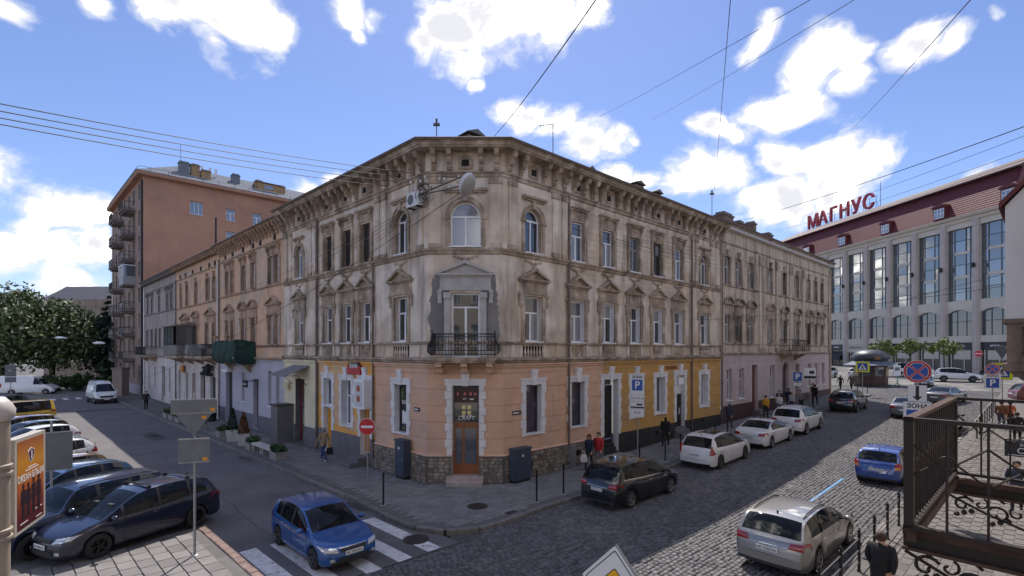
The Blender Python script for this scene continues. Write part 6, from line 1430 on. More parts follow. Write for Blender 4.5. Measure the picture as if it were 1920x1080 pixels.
    def plate(rear):
        zz = (.52 if not rear else max(.6, zr - .22)) if not big else .5; p = surf(0, zz, rear, .02); b = MB(); b.box(-.012, .012, -.26, .26, -.056, .056, m_plt)
        po = obj('number_plate', b, root, (p[0], 0, zz), math.pi if rear else 0)
        if detail:
            me = text_mesh('BC ' + str(1000 + (hash(kind) % 7) * 0 + len(label) * 97 % 9000) + ' KA', .088, m_pch, .001); obj('plate_characters', me, po, (.015, 0, 0), math.pi / 2)
    if 'f' in plates: plate(False)
    if 'r' in plates: plate(True)
    for sg in (1, -1):
        b = MB(); b.lathe([(.03, -.02), (.08, .0), (.09, .05), (.075, .11), (.02, .13)], col, 10, axis='x'); um = S['win'][0][0] + .08
        me = b.mesh('mirror', 60); mo = obj('mirror', me, root, (L / 2 - um - .05, sg * (hw + .1), belt(um) + .07)); mo.scale = (1, 1.15, .85)
        b = MB(); b.tube([(L / 2 - um, sg * (hw - .1), belt(um) + .01), (L / 2 - um, sg * (hw + .08), belt(um) + .06)], .025, m_plast, 5); obj('mirror_arm', b, root)
        if detail:
            b = MB(); us = [S['win'][0][0] - .12] + [(S['win'][q][1] + S['win'][q + 1][0]) / 2 for q in range(min(2, len(S['win']) - 1))]
            for u in us:
                P = sec(u); st = [(L / 2 - u + bow(u, y), sg * (y + .0025), zz) for y, zz in P[:nS]]
                vs = [(x - .007, y, zz) for x, y, zz in st] + [(x + .007, y, zz) for x, y, zz in st]; m2 = len(st); b.add(vs, [(i, i + 1, i + 1 + m2, i + m2) for i in range(m2 - 1)], m_seam)
            obj('door_seams', b, root)
            for u in us[1:]:
                b = MB(); y = hw * .985; b.tube([(L / 2 - u + .06, sg * y, belt(u) - .12), (L / 2 - u + .1, sg * (y + .035), belt(u) - .115), (L / 2 - u + .2, sg * (y + .035), belt(u) - .115), (L / 2 - u + .24, sg * y, belt(u) - .12)], .013, m_chr if chrome else col, 6); obj('door_handle', b, root)
    if detail:
        u0, u1 = S['cowl'] + .05, min(S['rb'], L - .2) - .05; ri = S['win'][0][1] - .12
        b = MB(); b.box(L / 2 - u1, L / 2 - u0, -hw + .14, hw - .14, .42, .5, m_seam); b.box(L / 2 - u0 - .38, L / 2 - u0 - .02, -hw + .16, hw - .16, .6, belt(u0) - .07, m_plast); obj('cabin_floor', b, root)
        for u, ys in ((ri, (.36, -.36)), (ri + .92, (.42, 0, -.42))):
            for y in ys:
                b = MB(); zt_ = belt(u); b.poly_y([(0, .5), (.14, .5), (.04, zt_ + .14), (-.1, zt_ + .14)], y - .22, y + .22, m_seat); b.poly_y([(-.03, zt_ + .16), (-.13, zt_ + .16), (-.16, zt_ + .33), (-.06, zt_ + .33)], y - .12, y + .12, m_seat); b.box(.05, .5, y - .23, y + .23, .45, .6, m_seat); obj('seat', b, root, (L / 2 - u, 0, 0))
    if rails:
        for sg in (1, -1):
            b = MB(); pts = []
            for i in range(9):
                u = S['wt'] + .15 + (min(S['rt'], L) - .2 - S['wt'] - .15) * i / 8; P = sec(u)[nS + nG]; pts.append((L / 2 - u, sg * P[0] * .93, P[1] + (.045 if 0 < i < 8 else .01)))
            b.tube(pts, .018, rails, 6); obj('roof_rail', b, root)
    if bars:
        for u in (S['wt'] + .35, S['rt'] - .55):
            P = sec(u)[nS + nG]; b = MB(); b.box(L / 2 - u - .035, L / 2 - u + .035, -P[0] * .98, P[0] * .98, P[1] + .06, P[1] + .1, m_chr)
            for sg in (1, -1): b.box(L / 2 - u - .05, L / 2 - u + .05, sg * P[0] * .92 - .05, sg * P[0] * .92 + .05, P[1] - .01, P[1] + .07, m_plast)
            obj('roof_bar', b, root)
    if kind in ('hatch', 'wagon', 'sedan', 'mpv') and detail:
        b = MB(); u = S['rt'] - .25; b.poly_y([(0, 0), (-.1, 0), (-.11, .06), (-.08, .06)], -.012, .012, m_plast); obj('roof_aerial_fin', b, root, (L / 2 - u, 0, top(u) - .005))
        if kind != 'sedan':
            b = MB(); u = (S['rb'] * 2 + S['rt']) / 3; b.tube([(L / 2 - S['rb'] + .03, 0, top(S['rb']) + .03), (L / 2 - u + .0, .3, top(u) + .01)], .012, m_plast, 5); obj('rear_wiper', b, root)
    hd = math.atan2(heading[1], heading[0]); hx, hy = math.cos(hd), math.sin(hd); d_ = S['wb'] / 2 * k
    zf_, zr_ = zg(pos[0] + hx * d_, pos[1] + hy * d_), zg(pos[0] - hx * d_, pos[1] - hy * d_); zz = (zf_ + zr_) / 2 + (ROAD + .03 if z is None else z)
    root.location = (pos[0], pos[1], zz); root.rotation_euler = (0, -math.atan2(zf_ - zr_, 2 * d_), hd); root.scale = (k, k, k)
    return root
uR, uL_ = FR.u, (-FL.u[0], -FL.u[1]); dn = (-uL_[0], -uL_[1])
P_ = dict(blue=paint('blue', (.012, .085, .30)), navy=paint('navy', (.006, .009, .03), .2), navy2=paint('midnight', (.008, .018, .055), .2), bluegrey=paint('blue_grey', (.05, .11, .22), .4), black=paint('black', (.008, .008, .01), .1, .25), white=paint('white', (.72, .72, .73), 0, .35), silver=paint('silver', (.27, .265, .265), .6, .35), royal=paint('royal_blue', (.02, .06, .27)), grey=paint('grey', (.16, .165, .175), .5), brown=paint('bronze', (.2, .13, .07), .5), yellow=paint('yellow', (.55, .36, .05), 0), maroon=paint('maroon', (.12, .015, .02), .2), slate=paint('slate', (.08, .095, .12), .4), ice=paint('ice_silver', (.42, .46, .52), .5))
# moving and parked on the right street
car('hatch', 'bright blue hatchback driving over the crosswalk towards the cobbles', Lw(-3.3, 6.22), dn, P_['blue'], group='moving cars', name='moving_car', rim='dark', k=.95, chrome=True, z=ROAD)
car('mpv', 'black people carrier parked at the kerb below the couple', Rw(2.75, 4.62), uR, P_['black'], chrome=True, k=.96)
car('mpv', 'white people carrier with sunroof, first of the white cars at the kerb', Rw(10.6, 4.35), uR, P_['white'], lights='tall', sunroof=True, rim='dark', k=.96)
car('sedan', 'white saloon between the two taller white cars at the kerb', Rw(16.75, 4.4), uR, P_['white'], rim='alloy', chrome=True)
car('suv', 'white off-roader with roof rails, farthest of the white cars at the kerb', Rw(22.0, 4.5), uR, P_['white'], rails=m_arm, rim='alloy')
car('suv', 'black off-roader at the far kerb before the crossing sign', Rw(34.3, 4.4), uR, P_['black'], rails=m_arm, chrome=True)
car('wagon', 'silver estate car parked beside the railings', Rw(1.75, 10.95), uR, P_['silver'], rails=m_blkir, chrome=True, k=1.0)
car('hatch', 'dark blue hatchback parked beyond the silver estate car', Rw(12.9, 10.95), uR, P_['royal'], lights='round', rim='steel', k=.98)
car('sedan', 'grey saloon just left of the no-stopping sign', Rw(33.6, 8.5), uR, P_['grey'], group='moving cars', name='moving_car', detail=False)
car('sedan', 'silver-blue saloon right of the no-stopping sign', Rw(44.0, 9.4), (uR[0] + .25, uR[1] - .1), P_['grey'], group='moving cars', name='moving_car', detail=False)
car('suv', 'white crossover seen side-on in front of the shopping centre', Rw(69.0, 7.6), (.80, -.60), P_['white'], group='moving cars', name='moving_car', rim='dark', trim_low=.45, detail=False)
car('minibus', 'white van parked behind the white crossover', Rw(76, 2.5), (.78, -.62), P_['white'], detail=False); car('hatch', 'dark blue car half hidden by the no-stopping sign', Rw(60.5, 5.6), (-.62, -.78), P_['slate'], detail=False)
car('hatch', 'white car parked behind the kiosk', Rw(70, -2.8), (.8, .6), P_['white'], detail=False); car('jeep', 'white off-road car at the corner of the brown house', Rw(62.5, -7.6), (-.9, -.45), P_['white'], trim_low=.5, detail=False); car('hatch', 'silver car beside the white off-road car', Rw(68.5, -6.8), (-.9, -.4), P_['ice'], detail=False)
car('sedan', 'black car seen through the balcony railing', Rw(27.5, 11.0), uR, P_['black'], detail=False)
car('suv', 'dark car at the right edge behind the crossing sign', Rw(48.0, 15.5), (.9, -.4), P_['maroon'], detail=False)
# parked on the square, noses towards the lower left
HD = (-.4, -.917); NL = (-.917, .4)
def lot(kind, label, rl, col, dy=0., **kw):
    L = TYPES[kind]['L'] * kw.get('k', 1.); W_ = TYPES[kind]['W'] / 2 - .18; h = math.atan2(HD[1], HD[0]) + dy; hx, hy = math.cos(h), math.sin(h)
    car(kind, label, (rl[0] + hx * (L / 2 - .45) - (-hy) * 0 + hy * W_ * 1.0, rl[1] + hy * (L / 2 - .45) - hx * W_ * 1.0), (hx, hy), col, group='cars parked on the square', **kw)
SQ = -.01
car('mpv', 'dark navy people carrier with roof bars, nearest of the cars on the square', (-11.63, 15.3), HD, P_['navy'], group='cars parked on the square', rim='black', bars=True, k=.965, z=SQ)
lot('jeep', 'dark blue boxy off-roader next to the navy people carrier', (-11.95, 16.7), P_['navy2'], rails=m_blkir, rim='black', z=SQ - .03)
lot('suv', 'mid-blue car between the boxy off-roader and the bronze car', (-14.9, 19.3), P_['bluegrey'], rails=m_arm, k=.92)
lot('hatch', 'bronze car behind the mid-blue car', (-17.4, 21.1), P_['brown']); lot('hatch', 'white hatchback with red lamps behind the bronze car', (-21.0, 24.6), P_['white'], lights='tall')
lot('sedan', 'pale saloon almost hidden behind the white hatchback', (-23.4, 26.9), P_['ice'])
lot('hatch', 'white curved car beyond the back of the street sign', (-26.0, 29.4), P_['white'], rim='dark'); lot('hatch', 'black hatchback beyond the white curved car', (-28.4, 31.5), P_['black'])
lot('wagon', 'white and maroon estate in front of the yellow van', (-31.2, 34.0), P_['ice'], roofm=P_['maroon']); lot('minibus', 'yellow van with roof rack on the square', (-36.2, 38.9), P_['yellow'], rails=m_blkir, cat='van', name='parked_van', rim='steel')
lot('wagon', 'silver car with roof box behind the yellow van', (-41.5, 43.2), P_['ice'], rails=m_blkir); lot('suv', 'dark car at the far end of the square', (-46.5, 47.5), P_['slate'], k=.95)
# vans and cars at the far left
car('van', 'white delivery van turning into the left street', Lw(54.9, 4.7), (dn[0] + .12, dn[1]), P_['white'], cat='van', group='moving cars', name='moving_van', rim='steel', trim_low=.62, z=ROAD, plates='f', detail=False)
car('sprinter', 'long white van passing at the far left', (-64.6, 66.5), (.95, .31), P_['white'], cat='van', group='moving cars', name='moving_van', rim='steel', z=ROAD, detail=False, plates='')
car('hatch', 'pale car beside the apartment block entrance', Lw(73.5, 2.0), (-.5, .86), P_['ice'], detail=False, z=ROAD)
# ================================================================ street furniture and signs
m_galv = mat('galvanised', (.32, .325, .33), .5, metal=.6, var=.1, vscale=8); m_sback = mat('sign_back', (.165, .175, .19), .55, metal=.4, var=.12, vscale=4)
m_sw = mat('sign_white', (.72, .72, .74), .45); m_sr = mat('sign_face_red', (.5, .015, .02), .45); m_sb = mat('sign_face_blue', (.012, .075, .36), .45); m_sy = mat('sign_face_yellow', (.72, .72, .02), .45); m_sk = mat('sign_face_black', (.012, .012, .013), .5); m_or = mat('sign_face_amber', (.8, .42, .01), .45); m_stk = mat('orange_sticker', (.7, .3, .02), .6)
def disc(b, r0, r1, y, m, n=28, c=(0, 0)):
    vs = [(c[0] + r1 * math.cos(2 * math.pi * i / n), y, c[1] + r1 * math.sin(2 * math.pi * i / n)) for i in range(n)]
    if r0 > 0:
        vs += [(c[0] + r0 * math.cos(2 * math.pi * i / n), y, c[1] + r0 * math.sin(2 * math.pi * i / n)) for i in range(n)]; b.add(vs, [(i, (i + 1) % n, (i + 1) % n + n, i + n) for i in range(n)], m)
    else: b.add(vs, [tuple(range(n))], m)
def sign(name, label, p, face, pole_top, plates, cat='sign', group=None, pr=.03, base=None):
    """face: direction the sign looks; plates: (kind, z centre, size...) local x = right as read"""
    z0 = zg(*p) + PAVE if base is None else base; ang = math.atan2(face[1], face[0]) + math.pi / 2
    t = thing(name, label, cat, (p[0], p[1], z0), ang, group); b = MB(); b.tube([(0, .05, -.05), (0, .05, pole_top - z0)], pr, m_galv, 8); b.lathe([(.09, -.02), (.09, .02), (.05, .04)], m_galv, 8, (0, .05, 0)); obj('pole', b, t)
    for pl in plates:
        k, z = pl[0], pl[1] - z0; b = MB()
        if k in ('nostop', 'noentry'):
            r = pl[2]; disc(b, 0, r, .0, m_sback); b.lathe([(r, .01), (r, -.015)], m_sw if k == 'noentry' else m_sr, 28, axis='y', cap=False); disc(b, 0, r, -.016, m_sw); disc(b, r * .0, r * .96, -.018, m_sr)
            if k == 'noentry': b.box(-r * .72, r * .72, -.022, -.02, -r * .15, r * .15, m_sw)
            else:
                disc(b, 0, r * .79, -.02, m_sw); disc(b, 0, r * .75, -.022, m_sb)
                for a in (45, 135):
                    ca, sa = math.cos(rad(a)), math.sin(rad(a)); w = r * .13
                    for ww_, y, m_ in ((w * 1.35, -.0235, m_sw), (w, -.025 - a * 1e-5, m_sr)): b.add([(-ca * r * .78 - sa * ww_ / 2, y, -sa * r * .78 + ca * ww_ / 2), (-ca * r * .78 + sa * ww_ / 2, y, -sa * r * .78 - ca * ww_ / 2), (ca * r * .78 + sa * ww_ / 2, y, sa * r * .78 - ca * ww_ / 2), (ca * r * .78 - sa * ww_ / 2, y, sa * r * .78 + ca * ww_ / 2)], [(0, 1, 2, 3)], m_)
            obj('sign_face', b, t, (0, 0, z)); continue
        if k == 'back':
            w, h = pl[2], pl[3]; b.box(-w / 2, w / 2, -.015, .015, -h / 2, h / 2, m_sback); b.box(-w / 2, w / 2, -.03, -.015, h / 2 - .03, h / 2, m_galv); b.box(-w / 2, w / 2, -.03, -.015, -h / 2, -h / 2 + .03, m_galv)
            if len(pl) > 4: b.box(w / 2 - .17, w / 2 - .05, -.018, -.015, -h / 2 + .05, -h / 2 + .14, m_stk)
            obj('sign_plate', b, t, (0, 0, z)); continue
        if k == 'triback':
            w, h = pl[2], pl[3]; b.poly_y([(0, -h / 2), (w / 2, h / 2), (-w / 2, h / 2)], -.015, .015, m_sback); b.box(-w / 2, w / 2, -.03, -.015, h / 2 - .05, h / 2 - .02, m_galv); b.box(w * .2, w * .32, -.018, -.015, h / 2 - .2, h / 2 - .12, m_stk); obj('sign_plate', b, t, (0, 0, z)); continue
        if k == 'diamond':
            r = pl[2]; b.poly_y([(0, -r), (r, 0), (0, r), (-r, 0)], -.02, .02, m_sback)
            for q, y, m_ in ((.985, -.022, m_sw), (.885, -.024, m_sk), (.85, -.026, m_sw), (.47, -.028, m_sk), (.44, -.03, m_or)):
                c_ = .06 * r; Q = r * q; n = []
                for a in range(4):
                    ca, sa = [(0, -1), (1, 0), (0, 1), (-1, 0)][a]; cb, sb = [(1, 0), (0, 1), (-1, 0), (0, -1)][a]; cp, sp = [(-1, 0), (0, -1), (1, 0), (0, 1)][a]
                    for w0, w1 in ((cp, sp), (ca, sa), (cb, sb)):
                        tx, tz = ca * Q, sa * Q; n.append((tx + (w0 - ca) * c_ if (w0, w1) != (ca, sa) else tx - ca * c_ * .25, y, tz + (w1 - sa) * c_ if (w0, w1) != (ca, sa) else tz - sa * c_ * .25))
                b.add(n, [tuple(range(len(n)))], m_)
            obj('sign_face', b, t, (0, 0, z)); continue
        w, h = pl[2], pl[3]; b.box(-w / 2, w / 2, -.012, .012, -h / 2, h / 2, m_sback); b.box(-w / 2 + .006, w / 2 - .006, -.016, -.012, -h / 2 + .006, h / 2 - .006, m_sy if k == 'ped' else m_sw); o = obj('sign_plate', b, t, (0, 0, z)); q = MB()
        if k == 'arrow': q.box(-w * .09, w * .09, -.02, -.017, -h * .2, h * .45, m_sk); q.poly_y([(-w * .26, -h * .18), (0, -h * .44), (w * .26, -h * .18)], -.02, -.017, m_sk); obj('sign_mark', q, o)
        elif k == 'zona':
            obj('sign_mark', text_mesh('ЗОНА', w * .27, m_sk, .001, bold=.006), o, (0, -.019, h / 2 - w * .19)); q.box(-w * .38, w * .38, -.02, -.017, h / 2 - w * 1.14, h / 2 - w * .36, m_sb); obj('sign_mark', q, o); obj('sign_mark', text_mesh('P', w * .72, m_sw, .001, bold=.01), o, (0, -.022, h / 2 - w * .76))
        elif k == 'p': q.box(-w * .47, w * .47, -.02, -.017, -h * .47, h * .47, m_sb); obj('sign_mark', q, o); obj('sign_mark', text_mesh('P', h * .8, m_sw, .001, bold=.02), o, (0, -.022, 0))
        elif k == 'text': obj('sign_mark', text_mesh(pl[4], h * .45, m_sk, .001), o, (0, -.019, 0))
        elif k == 'tow': q.box(-w * .05, w * .35, -.02, -.017, -h * .02, h * .25, m_sk); q.box(-w * .48, w * .48, -.02, -.017, -h * .42, -h * .2, m_sk); obj('sign_mark', q, o)
        elif k == 'ped':
            q.box(-w * .36, w * .36, -.02, -.017, -h * .36, h * .36, m_sb); q.poly_y([(-w * .3, -h * .28), (w * .3, -h * .28), (0, h * .3)], -.023, -.02, m_sw)
            for a in ((-.06, .06, .02, .1), (-.05, .04, -.1, .02), (-.1, -.04, -.24, -.08), (.03, .09, -.24, -.08)): q.box(w * a[0], w * a[1], -.026, -.023, h * a[2], h * a[3], m_sk)
            obj('sign_mark', q, o)
    return t
CAMDIR = lambda p: (-p[0], -p[1])
nE = Lw(.8, 2.4); sign('no_entry_sign', 'round red no-entry sign on a thin pole by the orange shopfront', nE, (-.05, -1), 3.0, [('noentry', 2.63, .34)], 'sign', 'no-entry signs')
pk = Rw(6.7, 2.25); sign('parking_sign', 'tall white parking zone sign standing before the ochre house front', pk, (-.5, -.87), 4.6, [('zona', 4.06, .68, .98), ('text', 3.4, .68, .34, '8 м 20 м'), ('tow', 3.06, .68, .32), ('text', 2.7, .68, .38, '8-20')], 'sign', 'parking signs')
ns = Rw(8.05, 12.7); sign('no_stopping_sign', 'large no-stopping disc over an arrow plate and a zone plate, behind the balcony', ns, CAMDIR(ns), 5.4, [('nostop', 4.98, .39), ('arrow', 4.22, .52, .58), ('zona', 3.42, .78, 1.0)], 'sign', 'no-stopping signs')
n2 = (31.2, 32.2); sign('no_stopping_sign', 'smaller no-stopping disc over a framed parking plate at the far right', n2, CAMDIR(n2), 5.0, [('nostop', 4.52, .36), ('zona', 3.75, .8, .95)], 'sign', 'no-stopping signs')
n3 = (32.6, 33.0); sign('crossing_sign', 'yellow-bordered crossing sign and give-way sign back, right of the small no-stopping disc', n3, (-.9, -.35), 6.1, [('ped', 4.35, 1.1, 1.1), ('triback', 5.6, 1.0, .9)], 'sign', 'crossing signs')
n4 = Rw(45.5, 2.9); sign('crossing_sign', 'yellow-bordered blue crossing sign in front of the kiosk', n4, CAMDIR(n4), 4.8, [('ped', 4.1, 1.15, 1.05)], 'sign', 'crossing signs')
n5 = (60.2, 64.0); sign('no_entry_sign', 'small round no-entry sign before the last bay of the shopping centre', n5, CAMDIR(n5), 5.8, [('noentry', 5.35, .42)], 'sign', 'no-entry signs')
for s_, lab, k in ((28.3, 'blue parking sign on a pole before the mauve ground floor', 'p'), (31.2, 'white notice plate on a pole right of the blue parking sign', 'tow')):
    q = Rw(s_, 2.45); sign('parking_sign', lab, q, (-.55, -.83), 4.1, [(k, 3.7, .62, .72) if k == 'p' else (k, 3.85, .85, .95)] + ([('text', 3.1, .5, .22, '30 м')] if k == 'p' else []), 'sign', 'parking signs')
p5_ = (-8.87, 13.84); sign('road_sign', 'grey backs of three road signs on one pole over the paved square', p5_, (.30, -.95), 4.5, [('back', 4.16, 1.13, .4, 1), ('triback', 3.66, .95, .68), ('back', 2.92, .76, .68, 1)], 'sign', 'sign backs', .035, -.03)
p6_ = (-15.7, 16.9); sign('road_sign', 'plain grey back of a square sign among the cars on the square', p6_, (.62, -.78), 3.3, [('back', 2.27, 1.1, 1.32)], 'sign', 'sign backs', .035, -.08)
p7_ = (-55.6, 55.0); sign('road_sign', 'three small grey sign backs before the long white van', p7_, (.7, -.7), 4.4, [('back', 3.85, .9, .6), ('back', 3.15, .9, .6), ('back', 2.5, .9, .6)], 'sign', 'sign backs', .035, -.08)
p8_ = (1.26, 6.0); sign('priority_sign', 'white and amber diamond priority sign at the bottom edge', p8_, (-FR.u[0], -FR.u[1]), 2.9, [('diamond', 2.84, .52)], 'sign')
# bollards
m_bol = mat('bollard_black', (.012, .012, .014), .5)
b = MB(); b.lathe([(.034, 0), (.034, 1.12), (.042, 1.13), (.042, 1.2), (.02, 1.22)], m_bol, 10); bol_me = b.mesh('post', 50); b = MB(); b.lathe([(.11, 0), (.11, .02), (.05, .03)], mat('bollard_foot', (.3, .29, .28), .8), 12); bft = b.mesh('foot_plate')
BOL = [((-4.69, 18.09), 'bollard left of the crosswalk, near the no-entry sign'), (Rw(-.9, 2.9), 'bollard right of the shop door, left of its pair'), (Rw(.6, 2.9), 'bollard just left of the black people carrier'), (Rw(6.2, 2.7), 'bollard behind the black people carrier roof'), (Rw(8.4, 2.75), 'bollard below the walker in black'), (Rw(9.9, 2.75), 'bollard left of the first white car'), (Rw(13.8, 2.75), 'bollard between the first two white cars'), (Rw(15.4, 2.75), 'bollard behind the white saloon'), (Rw(19.3, 2.75), 'bollard left of the white off-roader'), (Rw(26.2, 2.75), 'bollard first of the row past the white off-roader'), (Rw(28.6, 2.75), 'bollard second of the row past the white off-roader'), (Rw(31.0, 2.75), 'bollard last of the row before the black off-roader'), (Rw(45.0, 2.6), 'bollard by the crossing sign'), (Rw(47.4, 2.9), 'bollard right of the crossing sign pole')]
for p, lab in BOL:
    t = thing('bollard', 'thin black ' + lab, 'bollard', (p[0], p[1], zg(*p) + PAVE + .01), 0, 'thin black bollards'); obj('post', bol_me, t); obj('foot_plate', bft, t)
# utility cabinets
m_cab = mat('cabinet_slate', (.045, .058, .09), .55, var=.12, vscale=3)
def cabinet(fr, x, w, d, h, label):
    p = fr.w(x, -.12); t = thing('utility_cabinet', label, 'cabinet', (p[0], p[1], PAVE + .01), fr.a, 'utility cabinets'); b = MB(); b.box(-w / 2, w / 2, -d, 0, .1, h, m_cab); b.box(-w / 2 + .03, w / 2 - .03, -d + .03, -.02, -.05, .1, m_seam); obj('case', b, t)
    b = MB(); b.box(-w / 2 - .03, w / 2 + .03, -d - .04, 0, h, h + .06, m_cab); obj('lid', b, t); b = MB(); b.box(-w / 2 + .04, w / 2 - .04, -d - .015, -d, .16, h - .06, m_cab); o = obj('door', b, t); q = MB(); q.box(w / 2 - .12, w / 2 - .09, -d - .035, -d - .015, h * .5, h * .58, m_galv); obj('handle', q, o); q = MB(); q.box(-.08, .02, -d - .019, -d - .015, h * .78, h * .85, m_sw); obj('sticker', q, o)
cabinet(FL, -1.45, .72, .34, 1.66, 'tall slate-blue utility cabinet left of the shop door'); cabinet(FR, .72, .95, .36, 1.4, 'wide slate-blue utility cabinet right of the shop door')
# advertising column and light box at the left edge
m_col = mat('column_beige', (.33, .27, .21), .6, var=.08, vscale=3); m_fr = mat('lightbox_frame', (.42, .38, .33), .45)
t = thing('advertising_column', 'beige column with white dome cap at the left edge', 'column', (-8.37, 8.0, -.03)); b = MB(); b.lathe([(.26, 0), (.26, .3), (.2, .35), (.2, 4.6)], m_col, 24); obj('shaft', b.mesh('shaft', 40), t)
b = MB(); b.lathe([(.22, 4.6), (.24, 4.64), (.26, 4.68), (.265, 4.78), (.22, 4.88), (.14, 4.98), (.01, 5.0)], mat('dome_white', (.5, .46, .43), .5), 24); obj('dome_cap', b.mesh('dome_cap', 50), t)
for z in (2.66, 2.78, 3.7, 3.82): b = MB(); b.lathe([(.2, z), (.235, z + .015), (.235, z + .06), (.2, z + .075)], m_col, 24, cap=False); obj('ring', b.mesh('ring', 40), t)
pa, pb = Vector((-8.53, 8.4)), Vector((-9.09, 9.55)); dv = pb - pa; Lb = dv.length
t = thing('advertising_light_box', 'orange concert poster in a beige light box beside the column', 'advertisement', (pa.x, pa.y, 2.52), math.atan2(dv.y, dv.x))
# reads from the right-hand side (local -y)
m_ps = mat('poster_print', (.5, .2, .02), .35)
nt = m_ps.node_tree; tcn = nt.nodes.new('ShaderNodeTexCoord'); sp = nt.nodes.new('ShaderNodeSeparateXYZ'); cr = nt.nodes.new('ShaderNodeValToRGB'); mp = nt.nodes.new('ShaderNodeMapRange'); mp.inputs[2].default_value = 1.6
nt.links.new(tcn.outputs['Object'], sp.inputs[0]); nt.links.new(sp.outputs[2], mp.inputs[0]); nt.links.new(mp.outputs[0], cr.inputs[0]); nt.links.new(cr.outputs[0], nt.nodes['Principled BSDF'].inputs['Base Color'])
e = cr.color_ramp.elements; e[0].position = 0; e[0].color = (.05, .006, .015, 1); e[1].position = 1; e[1].color = (.33, .09, .03, 1)
for ps_, c_ in ((.25, (.16, .02, .015, 1)), (.5, (.42, .11, .02, 1)), (.75, (.55, .24, .02, 1))): el = e.new(ps_); el.color = c_
b = MB(); b.box(0, Lb, -.08, .08, 0, 1.66, m_fr); obj('case', b, t)
b = MB(); b.box(.09, Lb - .09, -.083, -.08, .06, 1.6, m_ps); po = obj('poster', b, t)
m_pd = mat('poster_dark', (.02, .01, .015), .4); m_pw = mat('poster_white', (.75, .7, .66), .4)
b = MB()
for i, (x, h) in enumerate(((.32, .62), (.52, .60), (.74, .66), (.96, .68))):
    for w0, w1, z0, z1 in ((.07, .05, .22, .22 + h * .45), (.1, .09, .22 + h * .4, .22 + h * .82), (.03, .03, .22 + h * .82, .22 + h * .9), (.045, .04, .22 + h * .88, .22 + h)): b.add([(x - w0, -.085 - i * 2e-4, z0), (x + w0, -.085 - i * 2e-4, z0), (x + w1, -.085 - i * 2e-4, z1), (x - w1, -.085 - i * 2e-4, z1)], [(0, 1, 2, 3)], m_pd)
obj('poster_figures', b, po)
obj('poster_lettering', text_mesh('ОКЕАН ЕЛЬЗИ', .155, m_pw, .001, bold=.004), po, (Lb / 2, -.086, .93))
b = MB(); b.poly_y([(.5, 1.38), (.56, 1.22), (.64, 1.16), (.72, 1.22), (.78, 1.38), (.64, 1.44)], -.087, -.084, m_pw); b.poly_y([(.52, 1.37), (.575, 1.235), (.64, 1.185), (.705, 1.235), (.76, 1.37), (.64, 1.42)], -.09, -.0871, mat('poster_emblem', (.09, .02, .06), .4)); b.box(.62, .66, -.093, -.09, 1.22, 1.38, m_pw); obj('poster_emblem', b, po)
b = MB()
for z, x0, x1 in ((1.04, .4, .95), (1.08, .5, .85), (.14, .2, .5), (.26, .8, 1.1), (.1, .85, 1.1)): b.box(x0, x1, -.085, -.083, z, z + .018, m_pw)
obj('poster_small_print', b, po)
b = MB()
for z in (.2, 1.24): b.tube([(.05, .0, z), (-.16, .1, z)], .035, m_fr, 8); b.tube([(.05, .0, z + .08), (-.16, .1, z + .08)], .035, m_fr, 8)
obj('mounting_arm', b, t)
# fence of the near pavement
def fence(s0, n, step, o_, label):
    p = Rw(s0, o_); t = thing('pavement_fence', label, 'fence', (p[0], p[1], zg(*p) + PAVE), FR.a, 'pavement fences'); z0 = zg(*p) + PAVE
    b = MB(); b.lathe([(.05, 0), (.05, .03), (.035, .05), (.035, .92), (.05, .94), (.05, .97), (.03, .98), (.045, 1.02), (.03, 1.07), (.005, 1.09)], m_bol, 10); me = b.mesh('post', 50)
    hs = [zg(*Rw(s0 + i * step, o_)) + PAVE - z0 for i in range(n)]
    for i in range(n): obj('post', me, t, (i * step, 0, hs[i]))
    for zr in (.25, .55, .85): b = MB(); b.tube([(i * step, 0, hs[i] + zr) for i in range(n)], .017, mat('rail_silver', (.16, .16, .165), .4, metal=.7), 6); obj('rail', b, t)
fence(-11.7, 13, 1.6, 12.55, 'low post-and-rail fence beside the silver estate car'); fence(25.0, 9, 1.6, 12.9, 'low post-and-rail fence glimpsed behind the balcony')
# balcony of the neighbouring flat, open iron frame
m_bi = mat('brown_iron', (.022, .015, .013), .6, metal=.2, var=.2, vscale=12); m_rusti = mat('rusty_steel', (.06, .033, .024), .8, var=.35, vscale=8, bump=.3)
bs0, bs1, bo0 = -8.37, -5.42, 15.05; p = Rw(bs0, bo0); bt = thing('iron_balcony', 'brown wrought-iron balcony frame with scroll brackets at the right', 'balcony', (p[0], p[1], 4.1), FR.a)
LN, DP = bs1 - bs0, OF - bo0     # local x along the street, local y towards the house is negative o -> +... (y = -o)
def bp(x, y, z): return (x, -y, z)
b = MB()
for z, th in ((1.0, .035), (.03, .03)):
    b.box(-.035, LN + .035, -.04, .04, z - th, z, m_rusti if z > .5 else m_bi)
    for x in (0, LN): b.box(x - .035, x + .035, -DP, -.04, z - th, z, m_bi)
obj('handrail', b, bt)
for x in (0, LN):
    b = MB(); b.box(x - .035, x + .035, -.035, .035, -.02, 1.0, m_bi); obj('post', b, bt)
bar = MB(); bar.box(-.009, .009, -.009, .009, .03, .965, m_bi); bme = bar.mesh('baluster')
n = 22
for i in range(1, n): obj('baluster', bme, bt, (LN * i / n, 0, 0))
for x in (0, LN):
    for i in range(1, 5): obj('baluster', bme, bt, (x, -DP * i / 5, 0))
